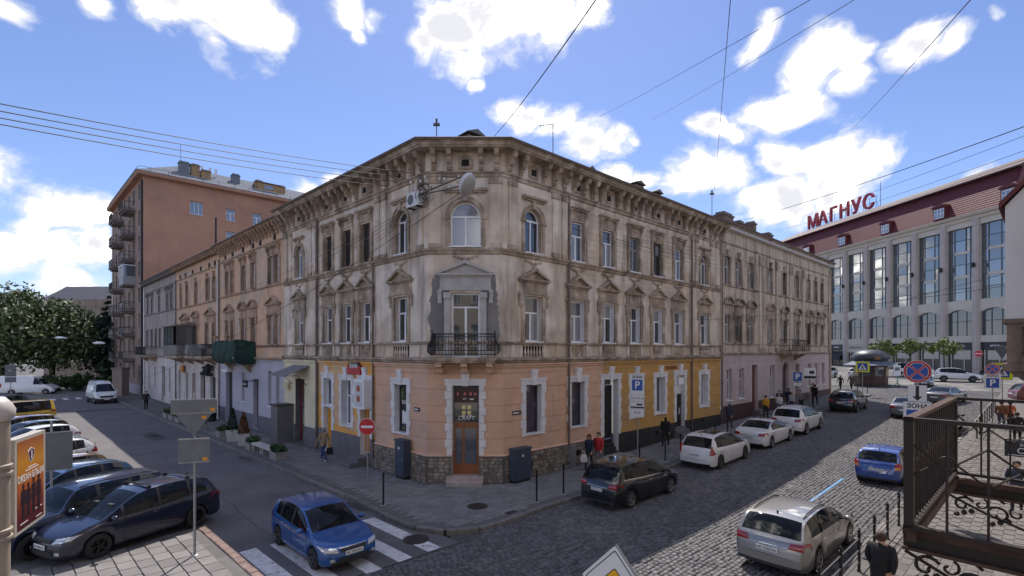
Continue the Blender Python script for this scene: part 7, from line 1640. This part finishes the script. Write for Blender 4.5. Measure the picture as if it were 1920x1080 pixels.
def loop(cx_, cz, r, along):
    pts = [(cx_ + r * math.cos(2 * math.pi * i / 12), cz + r * math.sin(2 * math.pi * i / 12)) for i in range(13)]; b = MB()
    b.tube([(a, 0, c) if along is None else (along, -a, c) for a, c in pts], .008, m_bi, 5); obj('ring', b, bt)
for i in range(1, n, 2):
    loop(LN * i / n, .52, .06, None)
    b = MB(); x = LN * i / n; h_ = LN / n
    for s_ in (-1, 1): b.tube([(x + s_ * .06, 0, .52), (x + s_ * h_, 0, .66)], .008, m_bi, 4); b.tube([(x + s_ * .06, 0, .52), (x + s_ * h_, 0, .38)], .008, m_bi, 4)
    obj('lattice', b, bt)
for xx in (0, LN):
    for i in range(1, 5, 2):
        loop(DP * i / 5, .62, .06, xx); b = MB(); y = DP * i / 5
        for s_ in (-1, 1): b.tube([(xx, -y - s_ * .06, .62), (xx, -y - s_ * .26, .78)], .009, m_bi, 4); b.tube([(xx, -y - s_ * .06, .62), (xx, -y - s_ * .26, .46)], .009, m_bi, 4)
        obj('lattice', b, bt)
for x in (.12, LN - .12):
    b = MB(); b.box(x - .05, x + .05, -DP, .06, -.09, -.03, m_rusti); b.box(x - .012, x + .012, -DP, .06, -.2, -.09, m_bi); b.box(x - .05, x + .05, -DP, .06, -.23, -.2, m_rusti); obj('beam', b, bt)
    b = MB()
    def scroll(cy, cz, r, turns, sgn, a0): return [(x, cy + sgn * r * (1 - t / (turns * 6.4)) * math.cos(t + a0), cz + r * (1 - t / (turns * 6.4)) * math.sin(t + a0)) for t in [k_ * .4 for k_ in range(int(turns * 15))]]
    for k_ in range(4):
        y0 = -.1 - k_ * .33; b.tube(scroll(y0, -.36 - .06 * k_, .11, 1.1, 1 if k_ % 2 else -1, .5), .016, m_bi, 5); b.tube(scroll(y0 - .16, -.32 - .05 * k_, .08, 1.0, -1 if k_ % 2 else 1, 2.0), .013, m_bi, 5); b.tube([(x, y0, -.23), (x, y0 - .05, -.27)], .014, m_bi, 4)
        for a in range(3): b.lathe([(.005, -.02), (.035, 0), (.03, .03), (.005, .05)], m_bi, 6, (x, y0 + .06 - a * .07, -.5 - .05 * k_ + .03 * a))
    b.tube([(x, .05, -.25), (x, -.3, -.42), (x, -.8, -.6), (x, -DP + .02, -1.0)], .016, m_bi, 5); obj('scroll_bracket', b, bt)
b = MB(); b.box(0, LN, -DP, -DP + .05, -.12, -.03, m_rusti); b.box(0, LN, -.05, .02, -.12, -.03, m_rusti); obj('floor_frame', b, bt)
# hanging shop plate behind the balcony
p = Rw(-.93, 15.3); t = thing('hanging_shop_sign', 'small black shop sign with white capitals at the right edge', 'sign', (p[0], p[1], 2.84), FR.a - math.pi / 2)
b = MB(); b.box(0, 1.0, -.02, .02, .9, 1.18, m_sk); b.box(.05, .95, -.023, -.02, .925, .935, m_sw); o = obj('plate', b, t); obj('lettering', text_mesh('CASA', .15, m_sw, .001, spacing=1.1), o, (.36, -.025, 1.01)); obj('lettering', text_mesh("ІНТЕР'ЄР", .07, m_sw, .001), o, (.36, -.025, 1.12)); b = MB(); b.tube([(1.05, 0, 1.2), (-.02, 0, 1.2)], .015, m_bi, 5); obj('bracket', b, t)
# kiosk
kz = zg(44, 60.5) + ROAD + .02; t = thing('kiosk', 'round brown kiosk under a black dome and conical awning', 'kiosk', (43.8, 60.6, kz), .3)
m_kw = mat('kiosk_wood', (.09, .05, .035), .6, var=.3, vscale=2); m_kd = mat('kiosk_dome', (.07, .075, .085), .45, metal=.4, var=.1, vscale=1)
b = MB(); b.lathe([(1.75, 0), (1.75, 2.5)], m_kw, 8); obj('body', b, t)
for i in range(8):
    a = 2 * math.pi * (i + .5) / 8; b = MB(); b.box(-.5, .5, -.03, .0, 1.1, 2.2, G_MID if i % 3 else mat('kiosk_lit', (.45, .33, .2), .5)); obj('window', b, t, (1.66 * math.cos(a), 1.66 * math.sin(a), 0), a + math.pi / 2)
b = MB(); b.lathe([(2.75, 2.35), (2.75, 2.42), (1.6, 3.0)], mat('kiosk_awning', (.1, .115, .15), .7), 16, cap=False); obj('awning', b, t)
b = MB(); b.lathe([(1.7, 2.95), (1.9, 3.2), (1.95, 3.35), (1.8, 3.75), (1.3, 4.1), (.6, 4.28), (.02, 4.32)], m_kd, 24); obj('dome', b.mesh('dome', 50), t)
b = MB(); b.box(-.3, .3, -.05, 0, 3.05, 3.45, mat('kiosk_emblem', (.22, .1, .04), .5)); obj('emblem', b, t, (-1.05, -1.62, .05), -.5)
t = thing('notice_board', 'white notice board on a green stand in front of the kiosk', 'notice board', (44.7, 57.6, zg(44.7, 57.6) + ROAD + .01), .2); b = MB(); b.box(-.5, .5, -.04, .04, 1.3, 2.5, m_sw); b.box(-.35, .35, -.05, -.04, 1.9, 2.3, m_slate_ if 'm_slate_' in globals() else m_sback); obj('board', b, t)
b = MB(); m_grn = mat('stand_green', (.12, .35, .25), .6); b.tube([(0, 0, 1.3), (.1, 0, .5), (.6, .1, .03)], .05, m_grn, 6); b.tube([(.1, 0, .5), (-.6, .1, .03)], .05, m_grn, 6); obj('stand', b, t)
# street lamps hung over the left street, brown pillar at its far end
for (px, py, Y), lab in (((115, 634, 62), 'white lamp hung over the far left street, left of its pair'), ((186, 644, 60), 'white lamp hung over the far left street, right of its pair')):
    p = aim(px, py, Y); t = thing('hanging_lamp', lab, 'lamp', p, .5, 'lamps hung on wires'); b = MB(); shell(b, [(.6, -.1), (1, 0), (.9, .12), (.4, .22)], FRM_W, .62, .3); obj('lamp_housing', b.mesh('lamp_housing', 60), t)
wire([aim(40, 640, 64), aim(115, 631, 62), aim(186, 640, 60), aim(222, 650, 70)], .03, 0, 'span wire carrying the two white lamps over the far left street')
p = Lw(62, 2.0); t = thing('brick_pillar', 'brown pillar at the kerb before the apartment block', 'pillar', (p[0], p[1], PAVE)); b = MB(); b.box(-.6, .6, -.6, .6, 0, 3.3, m_apt); obj('shaft', b, t); b = MB(); b.box(-.7, .7, -.7, .7, 3.3, 3.55, m_apb); obj('cap', b, t)
# ================================================================ people
def seg_d(p, a, c):
    ab = c - a; t = max(0, min(1, (p - a).dot(ab) / max(1e-9, ab.length_squared))); return (p - (a + ab * t)).length
SKIN = mat('skin', (.55, .33, .24), .6); HAIRS = {'brown': mat('hair_brown', (.05, .028, .018), .7), 'grey': mat('hair_grey', (.22, .2, .19), .7), 'red': mat('hair_red', (.13, .03, .015), .7), 'black': mat('hair_black', (.012, .01, .01), .7), 'fair': mat('hair_fair', (.3, .2, .11), .7)}
def cloth(n, c): return mat('cloth_' + n, c, .9, bump=.25, bscale=25, var=.12, vscale=8, obj_space=True)
CL = dict(black=cloth('black', (.014, .014, .016)), navy=cloth('navy', (.018, .022, .05)), jeans=cloth('jeans', (.03, .06, .17)), tan=cloth('tan', (.34, .24, .15)), red=cloth('red', (.42, .025, .035)), grey=cloth('grey', (.16, .16, .17)), white=cloth('white', (.62, .6, .58)), yellow=cloth('yellow', (.62, .32, .03)), brown=cloth('brown', (.17, .075, .04)), slate=cloth('slate', (.045, .05, .085)), pale=cloth('pale', (.38, .4, .42)), olive=cloth('olive', (.09, .08, .06)), orange=cloth('orange', (.5, .1, .03)))
def person(label, pos, heading, h=1.74, jacket='black', trousers='black', shoes='black', hair='brown', stride=.22, arms=.25, coat=.0, bulk=1., long_hair=False, sit=False, group='pedestrians', z=None, lean=0., hood=False, bun=False):
    s = h / 1.75; V = []; E = []; R = []; T = []
    def v(p, r, par=None, t='torso'):
        V.append(Vector(p)); R.append(r if isinstance(r, tuple) else (r, r))
        if par is not None: E.append((par, len(V) - 1)); T.append(t)
        return len(V) - 1
    B = bulk
    pel = v((0, 0, .95), (.165 * B, .125 * B)); sp = v((0, 0, 1.15), (.155 * B, .12 * B), pel); ch = v((.0 + lean, 0, 1.36), (.18 * B, .125 * B), sp); nk = v((.0 + lean, 0, 1.49), .06, ch, 'torso')
    h0 = v((.015 + lean, 0, 1.57), (.07, .085), nk, 'head'); h1 = v((.02 + lean, 0, 1.645), (.082, .1), h0, 'head'); h2 = v((.005 + lean, 0, 1.715), (.066, .078), h1, 'head'); v((.115 + lean, 0, 1.625), .014, h1, 'head')
    for sg in (1, -1):
        sh = v((lean, sg * .175 * min(1.12, B), 1.42), .075 * B, ch, 'torso'); a = arms * sg
        el = v((lean + a * .6 - .02, sg * .235 * min(1.1, B), 1.16), .052 * B, sh, 'arm'); wr = v((lean + a * 1.15 + .06, sg * .235, .93), .036, el, 'arm'); pm = v((lean + a * 1.25 + .08, sg * .235, .865), (.02, .036), wr, 'hand')
        for f in range(4): k = v((lean + a * 1.25 + .055 + f * .02, sg * .238, .82), .0095, pm, 'hand'); v((lean + a * 1.25 + .06 + f * .02, sg * .228, .785 + .006 * abs(f - 1.4)), .0085, k, 'hand')
        k = v((lean + a * 1.25 + .125, sg * .222, .85), .0105, pm, 'hand'); v((lean + a * 1.25 + .14, sg * .212, .82), .009, k, 'hand')
        if sit: V[el] = Vector((lean + .16, sg * .25, 1.14)); V[wr] = Vector((lean + .38, sg * .17, 1.2)); dlt = Vector((lean + .4, sg * .17, 1.2)) - V[pm]; [V.__setitem__(i_, V[i_] + dlt) for i_ in range(pm, len(V))]
        st = -stride * sg; hp = v((0, sg * .095, .9), (.1 * B, .105 * B), pel, 'leg'); kn = v((st * .55 + .04, sg * .1, .5 + abs(st) * .05), .068, hp, 'leg'); lift = .05 if st < -.05 else 0
        if sit: V[kn] = Vector((.42, sg * .12, .98)); st = .55; lift = .42
        an = v((st - (.03 if st < 0 else 0), sg * .1, .095 + lift), .046, kn, 'leg'); v((st + .13, sg * .11, .045 + lift * .3), (.042, .035), an, 'foot'); v((st - .05, sg * .1, .05 + lift), .04, an, 'foot')
    me = bpy.data.meshes.new('body'); me.from_pydata([tuple(q) for q in V], E, []); o = bpy.data.objects.new('body', me); COL.objects.link(o)
    m = o.modifiers.new('s', 'SKIN'); m.use_smooth_shade = True
    for i, sv in enumerate(me.skin_vertices[0].data): sv.radius = R[i]; sv.use_root = i == pel
    m2 = o.modifiers.new('u', 'SUBSURF'); m2.levels = 1; m2.render_levels = 1
    bm_ = bpy.data.meshes.new_from_object(o.evaluated_get(bpy.context.evaluated_depsgraph_get())); bpy.data.objects.remove(o); bm_.name = 'body'; bm_.materials.clear()
    MT = [CL[jacket], SKIN, CL[trousers], CL[shoes]]
    for q in MT: bm_.materials.append(q)
    segs = [(V[a], V[c], t) for (a, c), t in zip(E, T)]
    for p in bm_.polygons:
        c = p.center; t = min(segs, key=lambda g: seg_d(c, g[0], g[1]))[2]; p.use_smooth = True
        p.material_index = {'torso': 0, 'arm': 0, 'head': 1, 'hand': 1, 'leg': 2, 'foot': 3}[t]
        if t == 'torso' and c.z > 1.515: p.material_index = 1
        if t == 'leg' and c.z > .95 - coat: p.material_index = 0
        if t == 'torso' and c.z < .93 and not coat: p.material_index = 2
        if hood and t == 'head' and c.x < lean + .05: p.material_index = 0
    zz = zg(*pos) + PAVE + .012 if z is None else z; hd = math.atan2(heading[1], heading[0])
    r = thing('person', label, 'person', (pos[0], pos[1], zz), hd, group); r.scale = (s, s, s); obj('body', bm_, r)
    if not hood:
        b = MB(); n, k = 14, 8; vs = []; fs = []; C = Vector((.0 + lean, 0, 1.655)); rad_ = (.12, .112, .118)
        for i in range(k + 1):
            th = math.pi * i / k * (.72 if not long_hair else .95)
            for j in range(n):
                ph = 2 * math.pi * j / n; fx = math.cos(ph); cut = 1.0 if fx < .3 else .55
                t2 = th * cut; w = 1.0 if not long_hair or i < 5 else 1.15
                vs.append((C.x - .008 + rad_[0] * w * math.sin(t2) * fx, C.y + rad_[1] * w * math.sin(t2) * math.sin(ph), C.z + rad_[2] * math.cos(t2) - (.12 if long_hair and i > 5 and fx < .35 else 0) * (i - 5)))
        for i in range(k):
            for j in range(n): fs.append((i * n + j, i * n + (j + 1) % n, (i + 1) * n + (j + 1) % n, (i + 1) * n + j))
        b.add(vs, fs, HAIRS[hair])
        if bun: b.lathe([(.01, -.05), (.045, -.03), (.055, 0), (.04, .04), (.01, .055)], HAIRS[hair], 10, (-.09 + lean, 0, 1.71))
        obj('hair', b.mesh('hair', 170), r)
        b = MB()
        for sg in (1, -1): b.lathe([(.001, -.008), (.011, -.003), (.011, .003), (.001, .008)], HAIRS['black'], 6, (.098 + lean, sg * .034, 1.648), 'x'); b.lathe([(.002, -.012), (.022, 0), (.002, .012)], SKIN, 6, (lean, sg * .086, 1.63), 'y')
        b.box(.092 + lean, .099 + lean, -.024, .024, 1.583, 1.591, mat('lips', (.35, .12, .1), .5)); obj('face', b, r)
    return r
def bag(label, p, z, m, w=.3, d=.12, h=.36, rot=0., handles=True):
    t = thing('carrier_bag', label, 'bag', (p[0], p[1], z), rot, 'bags'); b = MB(); b.add([(-w / 2, -d / 2, 0), (w / 2, -d / 2, 0), (w / 2, d / 2, 0), (-w / 2, d / 2, 0), (-w * .42, -d * .25, h), (w * .42, -d * .25, h), (w * .42, d * .25, h), (-w * .42, d * .25, h), (-w * .55, -d * .6, h * .45), (w * .55, -d * .6, h * .45), (w * .55, d * .6, h * .45), (-w * .55, d * .6, h * .45)],
        [(0, 1, 9, 8), (1, 2, 10, 9), (2, 3, 11, 10), (3, 0, 8, 11), (8, 9, 5, 4), (9, 10, 6, 5), (10, 11, 7, 6), (11, 8, 4, 7), (3, 2, 1, 0), (4, 5, 6, 7)], m); obj('sack', b.mesh('sack', 60), t); b = MB(); b.tube([(-w * .2, 0, h), (-w * .12, 0, h + .14), (w * .12, 0, h + .14), (w * .2, 0, h)], .012, m, 5); obj('handle', b, t)
tm = (-9.58, 25.24)
person('man in tan jacket and jeans walking past the orange shopfront', tm, (-.86, .5), 1.72, 'tan', 'jeans', 'white', 'grey', .3, .2, coat=.08, bulk=1.12); bag('black bag carried by the man in the tan jacket', (tm[0] + .32, tm[1] - .05), PAVE + .42, CL['black'], .3, .12, .34, .6)
person('woman with red-brown hair in a dark jacket walking with the man in red', (3.66, 23.55), (-.55, -.83), 1.68, 'navy', 'black', 'black', 'red', .16, .15, long_hair=True); bag('white carrier bag held by the woman with red-brown hair', (3.38, 23.4), PAVE + .42, CL['white'], .3, .12, .36, .3)
person('man in a red jacket walking beside the woman with the white bag', (4.14, 23.75), (-.55, -.83), 1.72, 'red', 'grey', 'black', 'brown', .15, .15, coat=.08, bulk=1.18)
person('walker in black with white soles before the ochre front', (8.63, 27.88), (.5, .86), 1.78, 'black', 'black', 'white', 'black', .26, .2, coat=.1, bulk=1.12, hood=True)
person('figure in a dark slate coat at the end of the ochre front', Rw(19.4, 1.1), (.74, .67), 1.7, 'slate', 'slate', 'black', 'black', .08, .1, coat=.5, bulk=1.25, hood=True)
person('woman in a yellow jacket and long dark skirt by the mauve house', Rw(25.1, 1.3), (.74, .67), 1.72, 'yellow', 'black', 'black', 'brown', .08, .15, bulk=1.15)
person('person in a pale patterned jacket right of the yellow jacket', Rw(27.2, 1.5), (.74, .67), 1.66, 'white', 'grey', 'black', 'grey', .12, .15, bulk=1.12); person('person in black with a white cap in the group by the arched door', Rw(28.9, .95), (.6, .8), 1.8, 'black', 'black', 'black', 'grey', .1, .15, bulk=1.1)
person('person in a light blue jacket in the group by the arched door', Rw(29.4, 1.7), (.74, .67), 1.62, 'pale', 'jeans', 'black', 'fair', .1, .15, bulk=1.15); person('person in a dark blue jacket at the back of the group', Rw(31.0, .9), (.74, .67), 1.75, 'navy', 'black', 'black', 'black', .1, .15, bulk=1.1); person('person in a grey coat just behind the light blue jacket', Rw(30.6, 1.9), (-.6, -.8), 1.7, 'grey', 'black', 'black', 'brown', .12, .15)
person('man in black walking alone beyond the parking sign', Rw(35.0, 1.7), (.74, .67), 1.8, 'black', 'black', 'black', 'black', .25, .2); person('person in maroon standing at the far doorway', Rw(37.5, .8), (.4, -.9), 1.68, 'brown', 'black', 'black', 'black', .06, .1)
person('woman in black crossing ahead of the black off-roader, left of her companion', (36.98, 55.84), (.3, .95), 1.66, 'black', 'black', 'black', 'black', .25, .3, coat=.3, z=zg(37, 55.8) + ROAD + .01); person('companion in olive coat crossing ahead of the black off-roader', (38.05, 55.6), (.3, .95), 1.76, 'olive', 'black', 'white', 'grey', .25, .3, coat=.25, bulk=1.15, z=zg(38, 55.6) + ROAD + .01)
person('man in black standing at the far left kerb', Lw(41.1, 2.9), (.7, -.7), 1.78, 'black', 'black', 'black', 'black', .1, .12, bulk=1.12)
person('woman in a black puffer jacket with hair in a bun, bottom right', (8.0, 10.75), (.74, .67), 1.72, 'black', 'black', 'black', 'brown', .16, .15, coat=.15, bulk=1.42, bun=True)
person('man in a brown jacket on the near pavement seen over the balcony rail', (30.6, 31.0), (.74, .67), 1.78, 'brown', 'slate', 'black', 'brown', .15, .15, bulk=1.25); person('companion in orange beside the man in the brown jacket', (31.35, 31.2), (.74, .67), 1.72, 'orange', 'black', 'black', 'brown', .15, .15)
person('man in black seated low behind the balcony rail', (27.5, 27.0), (.74, .67), 1.72, 'black', 'black', 'black', 'black', .1, .15, bulk=1.2); person('person in a dark coat under the black shop sign', (17.3, 17.0), (-.74, -.67), 1.72, 'slate', 'black', 'black', 'black', .14, .15, coat=.2, bulk=1.2)
cy = (57.6, 61.0); person('man in black pushing a bicycle before the shopping centre', cy, (.8, -.6), 1.78, 'black', 'black', 'black', 'black', .2, .2, lean=.08, z=zg(*cy) + ROAD + .03)
t = thing('bicycle', 'bicycle pushed by the man in black', 'bicycle', (58.3, 60.7, zg(58.3, 60.7) + ROAD + .03), math.atan2(-.6, .8)); b = MB()
for x in (-.52, .52):
    w = MB(); w.tube([(x + .33 * math.cos(a), 0, .35 + .33 * math.sin(a)) for a in [2 * math.pi * i / 20 for i in range(21)]], .022, m_tyre, 5)
    for i in range(8): a = math.pi * i / 4; w.tube([(x, 0, .35), (x + .32 * math.cos(a), 0, .35 + .32 * math.sin(a))], .004, m_galv, 3)
    obj('wheel', w, t)
for p_, q_ in (((-.52, 0, .35), (-.05, 0, .32)), ((-.05, 0, .32), (-.2, 0, .85)), ((-.2, 0, .78), (.36, 0, .82)), ((-.05, 0, .32), (.4, 0, .72)), ((.52, 0, .35), (.36, 0, .95)), ((-.52, 0, .35), (-.18, 0, .75))): b.tube([p_, q_], .016, m_sk, 6)
obj('frame', b, t); b = MB(); b.tube([(.34, -.25, 1.0), (.36, 0, .96), (.34, .25, 1.0)], .012, m_sk, 5); obj('handlebar', b, t); b = MB(); b.box(-.32, -.08, -.06, .06, .84, .9, m_sk); obj('saddle', b, t)
rc = Lw(-3.3, 6.22); lf = (-dn[1], dn[0])
person('passenger in red seated in the bright blue hatchback', (rc[0] - dn[0] * .2 - lf[0] * .34, rc[1] - dn[1] * .2 - lf[1] * .34), dn, 1.66, 'red', 'black', 'black', 'brown', 0, 0, sit=True, z=ROAD + .53 - .95 * .95, group='people in cars')
# ================================================================ plants
m_leaf = [mat('chestnut_leaf', (.095, .13, .045), .6, rnd=.45, var=.2, vscale=.6), mat('dark_leaf', (.022, .045, .018), .7, rnd=.4, var=.2, vscale=.6), mat('conifer_needles', (.018, .04, .026), .8, rnd=.4), mat('young_leaf', (.13, .17, .035), .6, rnd=.35), mat('hedge_leaf', (.035, .075, .02), .7, rnd=.4), mat('thuja_brown', (.16, .075, .025), .85, rnd=.4), mat('blossom', (.42, .38, .31), .7, rnd=.2)]
m_bark = mat('bark', (.06, .045, .035), .95, var=.3, vscale=5, bump=.6)
def leaf_cloud(b, n, pts, size, m, up=.3, rng=random):
    for i in range(n):
        c = pts(); nrm = Vector((rng.gauss(0, 1), rng.gauss(0, 1), rng.gauss(up, 1))).normalized(); e1 = nrm.orthogonal().normalized(); e1.rotate(Matrix.Rotation(rng.uniform(0, 6.28), 3, nrm)); e2 = nrm.cross(e1); k = size * rng.uniform(.6, 1.3)
        p = [c - e1 * k, c + e2 * k * .5 - e1 * .2 * k, c + e1 * k + nrm * -.15 * k, c - e2 * k * .5 - e1 * .2 * k]; b.add([tuple(q) for q in p], [(0, 1, 2, 3)], m)
def tree(label, p, h, cr, trunk_r, m, n=2600, size=.42, clumps=26, blossom=0, name='broadleaf_tree', z0=None, flat=.8, cz=None, group='trees at the far left'):
    z0 = zg(*p) - .05 if z0 is None else z0; t = thing(name, label, 'tree', (p[0], p[1], z0), 0, group); cz = cz or h - cr * flat; b = MB(); b.tube([(0, 0, -.2), (.05, .03, h * .25), (-.05, 0, cz)], [trunk_r, trunk_r * .8, trunk_r * .45], m_bark, 9)
    C = []
    for i in range(clumps):
        while True:
            q = Vector((random.uniform(-1, 1), random.uniform(-1, 1), random.uniform(-1, 1)))
            if .3 < q.length < 1: break
        c = Vector((q.x * cr * .85, q.y * cr * .85, cz + q.z * cr * flat * .85)); C.append((c, cr * random.uniform(.2, .42)))
    for c, r in C[:10]: a = Vector((0, 0, cz * .7)); b.tube([tuple(a), tuple(a.lerp(c, .5) + Vector((0, 0, .1 * cr))), tuple(c)], [trunk_r * .4, trunk_r * .25, trunk_r * .08], m_bark, 6)
    obj('trunk', b.mesh('trunk', 60), t); b = MB()
    def pt():
        c, r = random.choice(C); q = Vector((random.gauss(0, 1), random.gauss(0, 1), random.gauss(0, 1))).normalized() * r * random.uniform(.55, 1.08); return c + q
    leaf_cloud(b, n, pt, size, m); obj('crown', b, t)
    if blossom:
        b = MB()
        for i in range(blossom):
            c, r = random.choice(C); q = Vector((random.gauss(0, 1), random.gauss(0, 1) - .6, abs(random.gauss(.5, .6)))).normalized() * r * 1.06; b.lathe([(.13, 0), (.1, .2), (.02, .5)], m_leaf[6], 5, tuple(c + q))
        obj('blossom', b, t)
    return t
tree('tall chestnut in flower at the far left edge', (-80, 78), 15.4, 7.6, .5, m_leaf[0], 15000, .36, 80, 260, 'chestnut_tree'); tree('second chestnut in flower, right of the tallest', (-70.5, 76), 13.2, 6.2, .42, m_leaf[0], 12000, .35, 64, 190, 'chestnut_tree')
tree('dark leafy tree behind the flowering chestnuts', (-72, 92), 12.5, 7.0, .4, m_leaf[1], 7000, .55, 50); tree('dark tree beside the apartment block corner', (-66.5, 88), 9.8, 5.2, .35, m_leaf[1], 6000, .5, 44); tree('dense tree low behind the delivery van', (-63.5, 82), 6.8, 4.2, .3, m_leaf[1], 4500, .45, 36)
# conifer with drooping tiers
t = thing('conifer', 'dark conifer with drooping branches left of the apartment block', 'tree', (-64.5, 80.5, -.05), 0, 'trees at the far left'); b = MB(); b.tube([(0, 0, -.2), (0, 0, 15.5)], [.35, .05], m_bark, 8); obj('trunk', b, t); b = MB()
for k in range(12):
    z = 4.2 + k * .95; r = 5.2 * (1 - k / 13.5)
    for j in range(9):
        a = 2 * math.pi * j / 9 + k * .37 + random.uniform(-.15, .15)
        for i in range(46):
            q = random.random() ** .7; w = .32 * r * (1 - q * .7) * .4
            c = Vector((math.cos(a) * r * q - math.sin(a) * random.uniform(-w, w), math.sin(a) * r * q + math.cos(a) * random.uniform(-w, w), z + .25 * r * math.sin(q * 2.2) - .32 * r * q * q - random.uniform(0, .45))); e1 = Vector((math.cos(a), math.sin(a), -.5)).normalized() * .34; e2 = Vector((-math.sin(a), math.cos(a), random.uniform(-.4, .4))) * .12; b.add([tuple(c - e1), tuple(c + e2), tuple(c + e1), tuple(c - e2)], [(0, 1, 2, 3)], m_leaf[2])
obj('crown', b, t)
# shrubbery along the far pavement
for i, (x, y, w, h, lab) in enumerate(((-66, 71.0, 2.6, 2.3, 'rounded green shrub behind the long white van'), (-62.5, 71.6, 2.6, 2.8, 'tallest green shrub in the row behind the vans'), (-59.3, 73.2, 2.4, 2.2, 'green shrub left of the delivery van roof'), (-69.5, 71.5, 2.4, 1.9, 'low green shrub at the left of the row'), (-73.5, 72.5, 2.8, 2.0, 'low green shrub farthest left in the row'))):
    t = thing('shrub', lab, 'shrub', (x, y, -.1), 0, 'shrubs at the far left'); b = MB(); C = [(Vector((random.uniform(-w, w) * .7, random.uniform(-1, 1), random.uniform(.3, .75) * h)), random.uniform(.5, .95)) for _ in range(14)]
    def pt():
        c, r = random.choice(C); return c + Vector((random.gauss(0, 1), random.gauss(0, 1), random.gauss(0, 1))).normalized() * r * random.uniform(.4, 1.0)
    leaf_cloud(b, 1100, pt, .26, m_leaf[4]); obj('foliage', b, t); b = MB(); [b.tube([(a, 0, 0), (a * 1.5, .1, h * .6)], .04, m_bark, 5) for a in (-.6, 0, .6)]; obj('stems', b, t)
# pollarded trees before the shopping centre
for i, (px, Y, lab) in enumerate(((1656, 73, 'young round-headed tree behind the kiosk'), (1706, 72, 'young round-headed tree above the no-stopping disc'), (1770, 70.5, 'young round-headed tree right of the no-stopping disc'))):
    p = ((px - 960) / 930 * Y, Y); tree(lab, p, 5.3, 1.95, .13, m_leaf[3], 900, .2, 14, 0, 'street_tree', None, .62, 4.1, 'young trees before the shopping centre')
# planters on the left pavement
m_pot = mat('pot_concrete', (.52, .50, .47), .85, var=.12, vscale=4, bump=.2); m_pot2 = mat('planter_grey', (.3, .28, .26), .9, var=.2, vscale=4, bump=.3)
def cone_plant(p, label, m, h):
    t = thing('potted_conifer', label, 'potted plant', (p[0], p[1], PAVE + .01), .4, 'potted conifers'); b = MB(); b.add([(-.26, -.26, 0), (.26, -.26, 0), (.26, .26, 0), (-.26, .26, 0), (-.36, -.36, .72), (.36, -.36, .72), (.36, .36, .72), (-.36, .36, .72), (-.3, -.3, .72), (.3, -.3, .72), (.3, .3, .72), (-.3, .3, .72), (-.3, -.3, .6), (.3, -.3, .6), (.3, .3, .6), (-.3, .3, .6)], [(0, 1, 5, 4), (1, 2, 6, 5), (2, 3, 7, 6), (3, 0, 4, 7), (4, 5, 9, 8), (5, 6, 10, 9), (6, 7, 11, 10), (7, 4, 8, 11), (8, 9, 13, 12), (9, 10, 14, 13), (10, 11, 15, 14), (11, 8, 12, 15), (12, 13, 14, 15)], m_pot); obj('pot', b, t); b = MB()
    def pt():
        q = random.random() ** 1.4; a = random.uniform(0, 6.28); r = .34 * (1 - q) ** .8 * random.uniform(.7, 1.05) + .02; return Vector((r * math.cos(a), r * math.sin(a), .62 + q * (h - .62)))
    leaf_cloud(b, 900, pt, .07, m, .8); obj('foliage', b, t); b = MB(); b.tube([(0, 0, .5), (0, 0, h * .9)], [.04, .01], m_bark, 6); obj('stem', b, t)
cone_plant(Lw(16.9, 2.55), 'dark green potted conifer on the left pavement', m_leaf[2], 2.05); cone_plant(Lw(14.9, 2.55), 'dried brown potted conifer beside the green one', m_leaf[5], 1.95)
def box_plant(p, label, l, h=.42, rot=None, dens=260):
    t = thing('planter', label, 'planter', (p[0], p[1], PAVE + .01), FL.a if rot is None else rot, 'low planters on the left pavement'); b = MB(); b.box(-l / 2, l / 2, -.3, .3, 0, h, m_pot2); b.box(-l / 2 - .03, l / 2 + .03, -.33, .33, h - .07, h, m_pot2); obj('box', b, t); b = MB()
    def pt(): return Vector((random.uniform(-l / 2, l / 2), random.uniform(-.3, .3), h + abs(random.gauss(0, .16))))
    leaf_cloud(b, dens, pt, .09, m_leaf[4]); obj('foliage', b, t)
def bench(p, label):
    t = thing('bench', label, 'bench', (p[0], p[1], PAVE + .01), FL.a, 'concrete benches on the left pavement'); b = MB(); b.box(-.75, .75, -.24, .24, .36, .46, m_pot); obj('seat', b, t)
    for x in (-.55, .55): b = MB(); b.box(x - .1, x + .1, -.2, .2, 0, .36, m_pot2); obj('leg', b, t)
box_plant(Lw(13.2, 2.6), 'low planter with shrub at the left end of the benches', .7); bench(Lw(12.0, 2.6), 'pale concrete bench, left of the pair'); bench(Lw(10.6, 2.6), 'pale concrete bench, right of the pair'); box_plant(Lw(9.4, 2.6), 'low round-leaved planter at the right end of the benches', .8)
box_plant(Lw(23.6, 2.7), 'green planter left of the triangular sign back', 1.3, .45, None, 420); box_plant(Lw(29.0, 2.7), 'low dark planter behind the green one', 1.4); box_plant(Lw(31.0, 2.7), 'dark planter in the middle of the far row', 1.3); box_plant(Lw(33.0, 2.7), 'dark planter at the far end of the row', 1.3); box_plant(Lw(19.0, 2.5), 'small dark planter by the potted conifers', .7)
t = thing('plant_pot', 'black pot plant at the gate of the lavender house', 'potted plant', Lw(27.6, .9) + (PAVE + .01,), 0); b = MB(); b.lathe([(.3, 0), (.42, .9), (.38, .9), (.36, .8)], m_cable, 12); obj('pot', b, t); b = MB(); leaf_cloud(b, 220, lambda: Vector((random.gauss(0, .22), random.gauss(0, .22), 1.0 + abs(random.gauss(0, .3)))), .1, m_leaf[1]); obj('foliage', b, t)
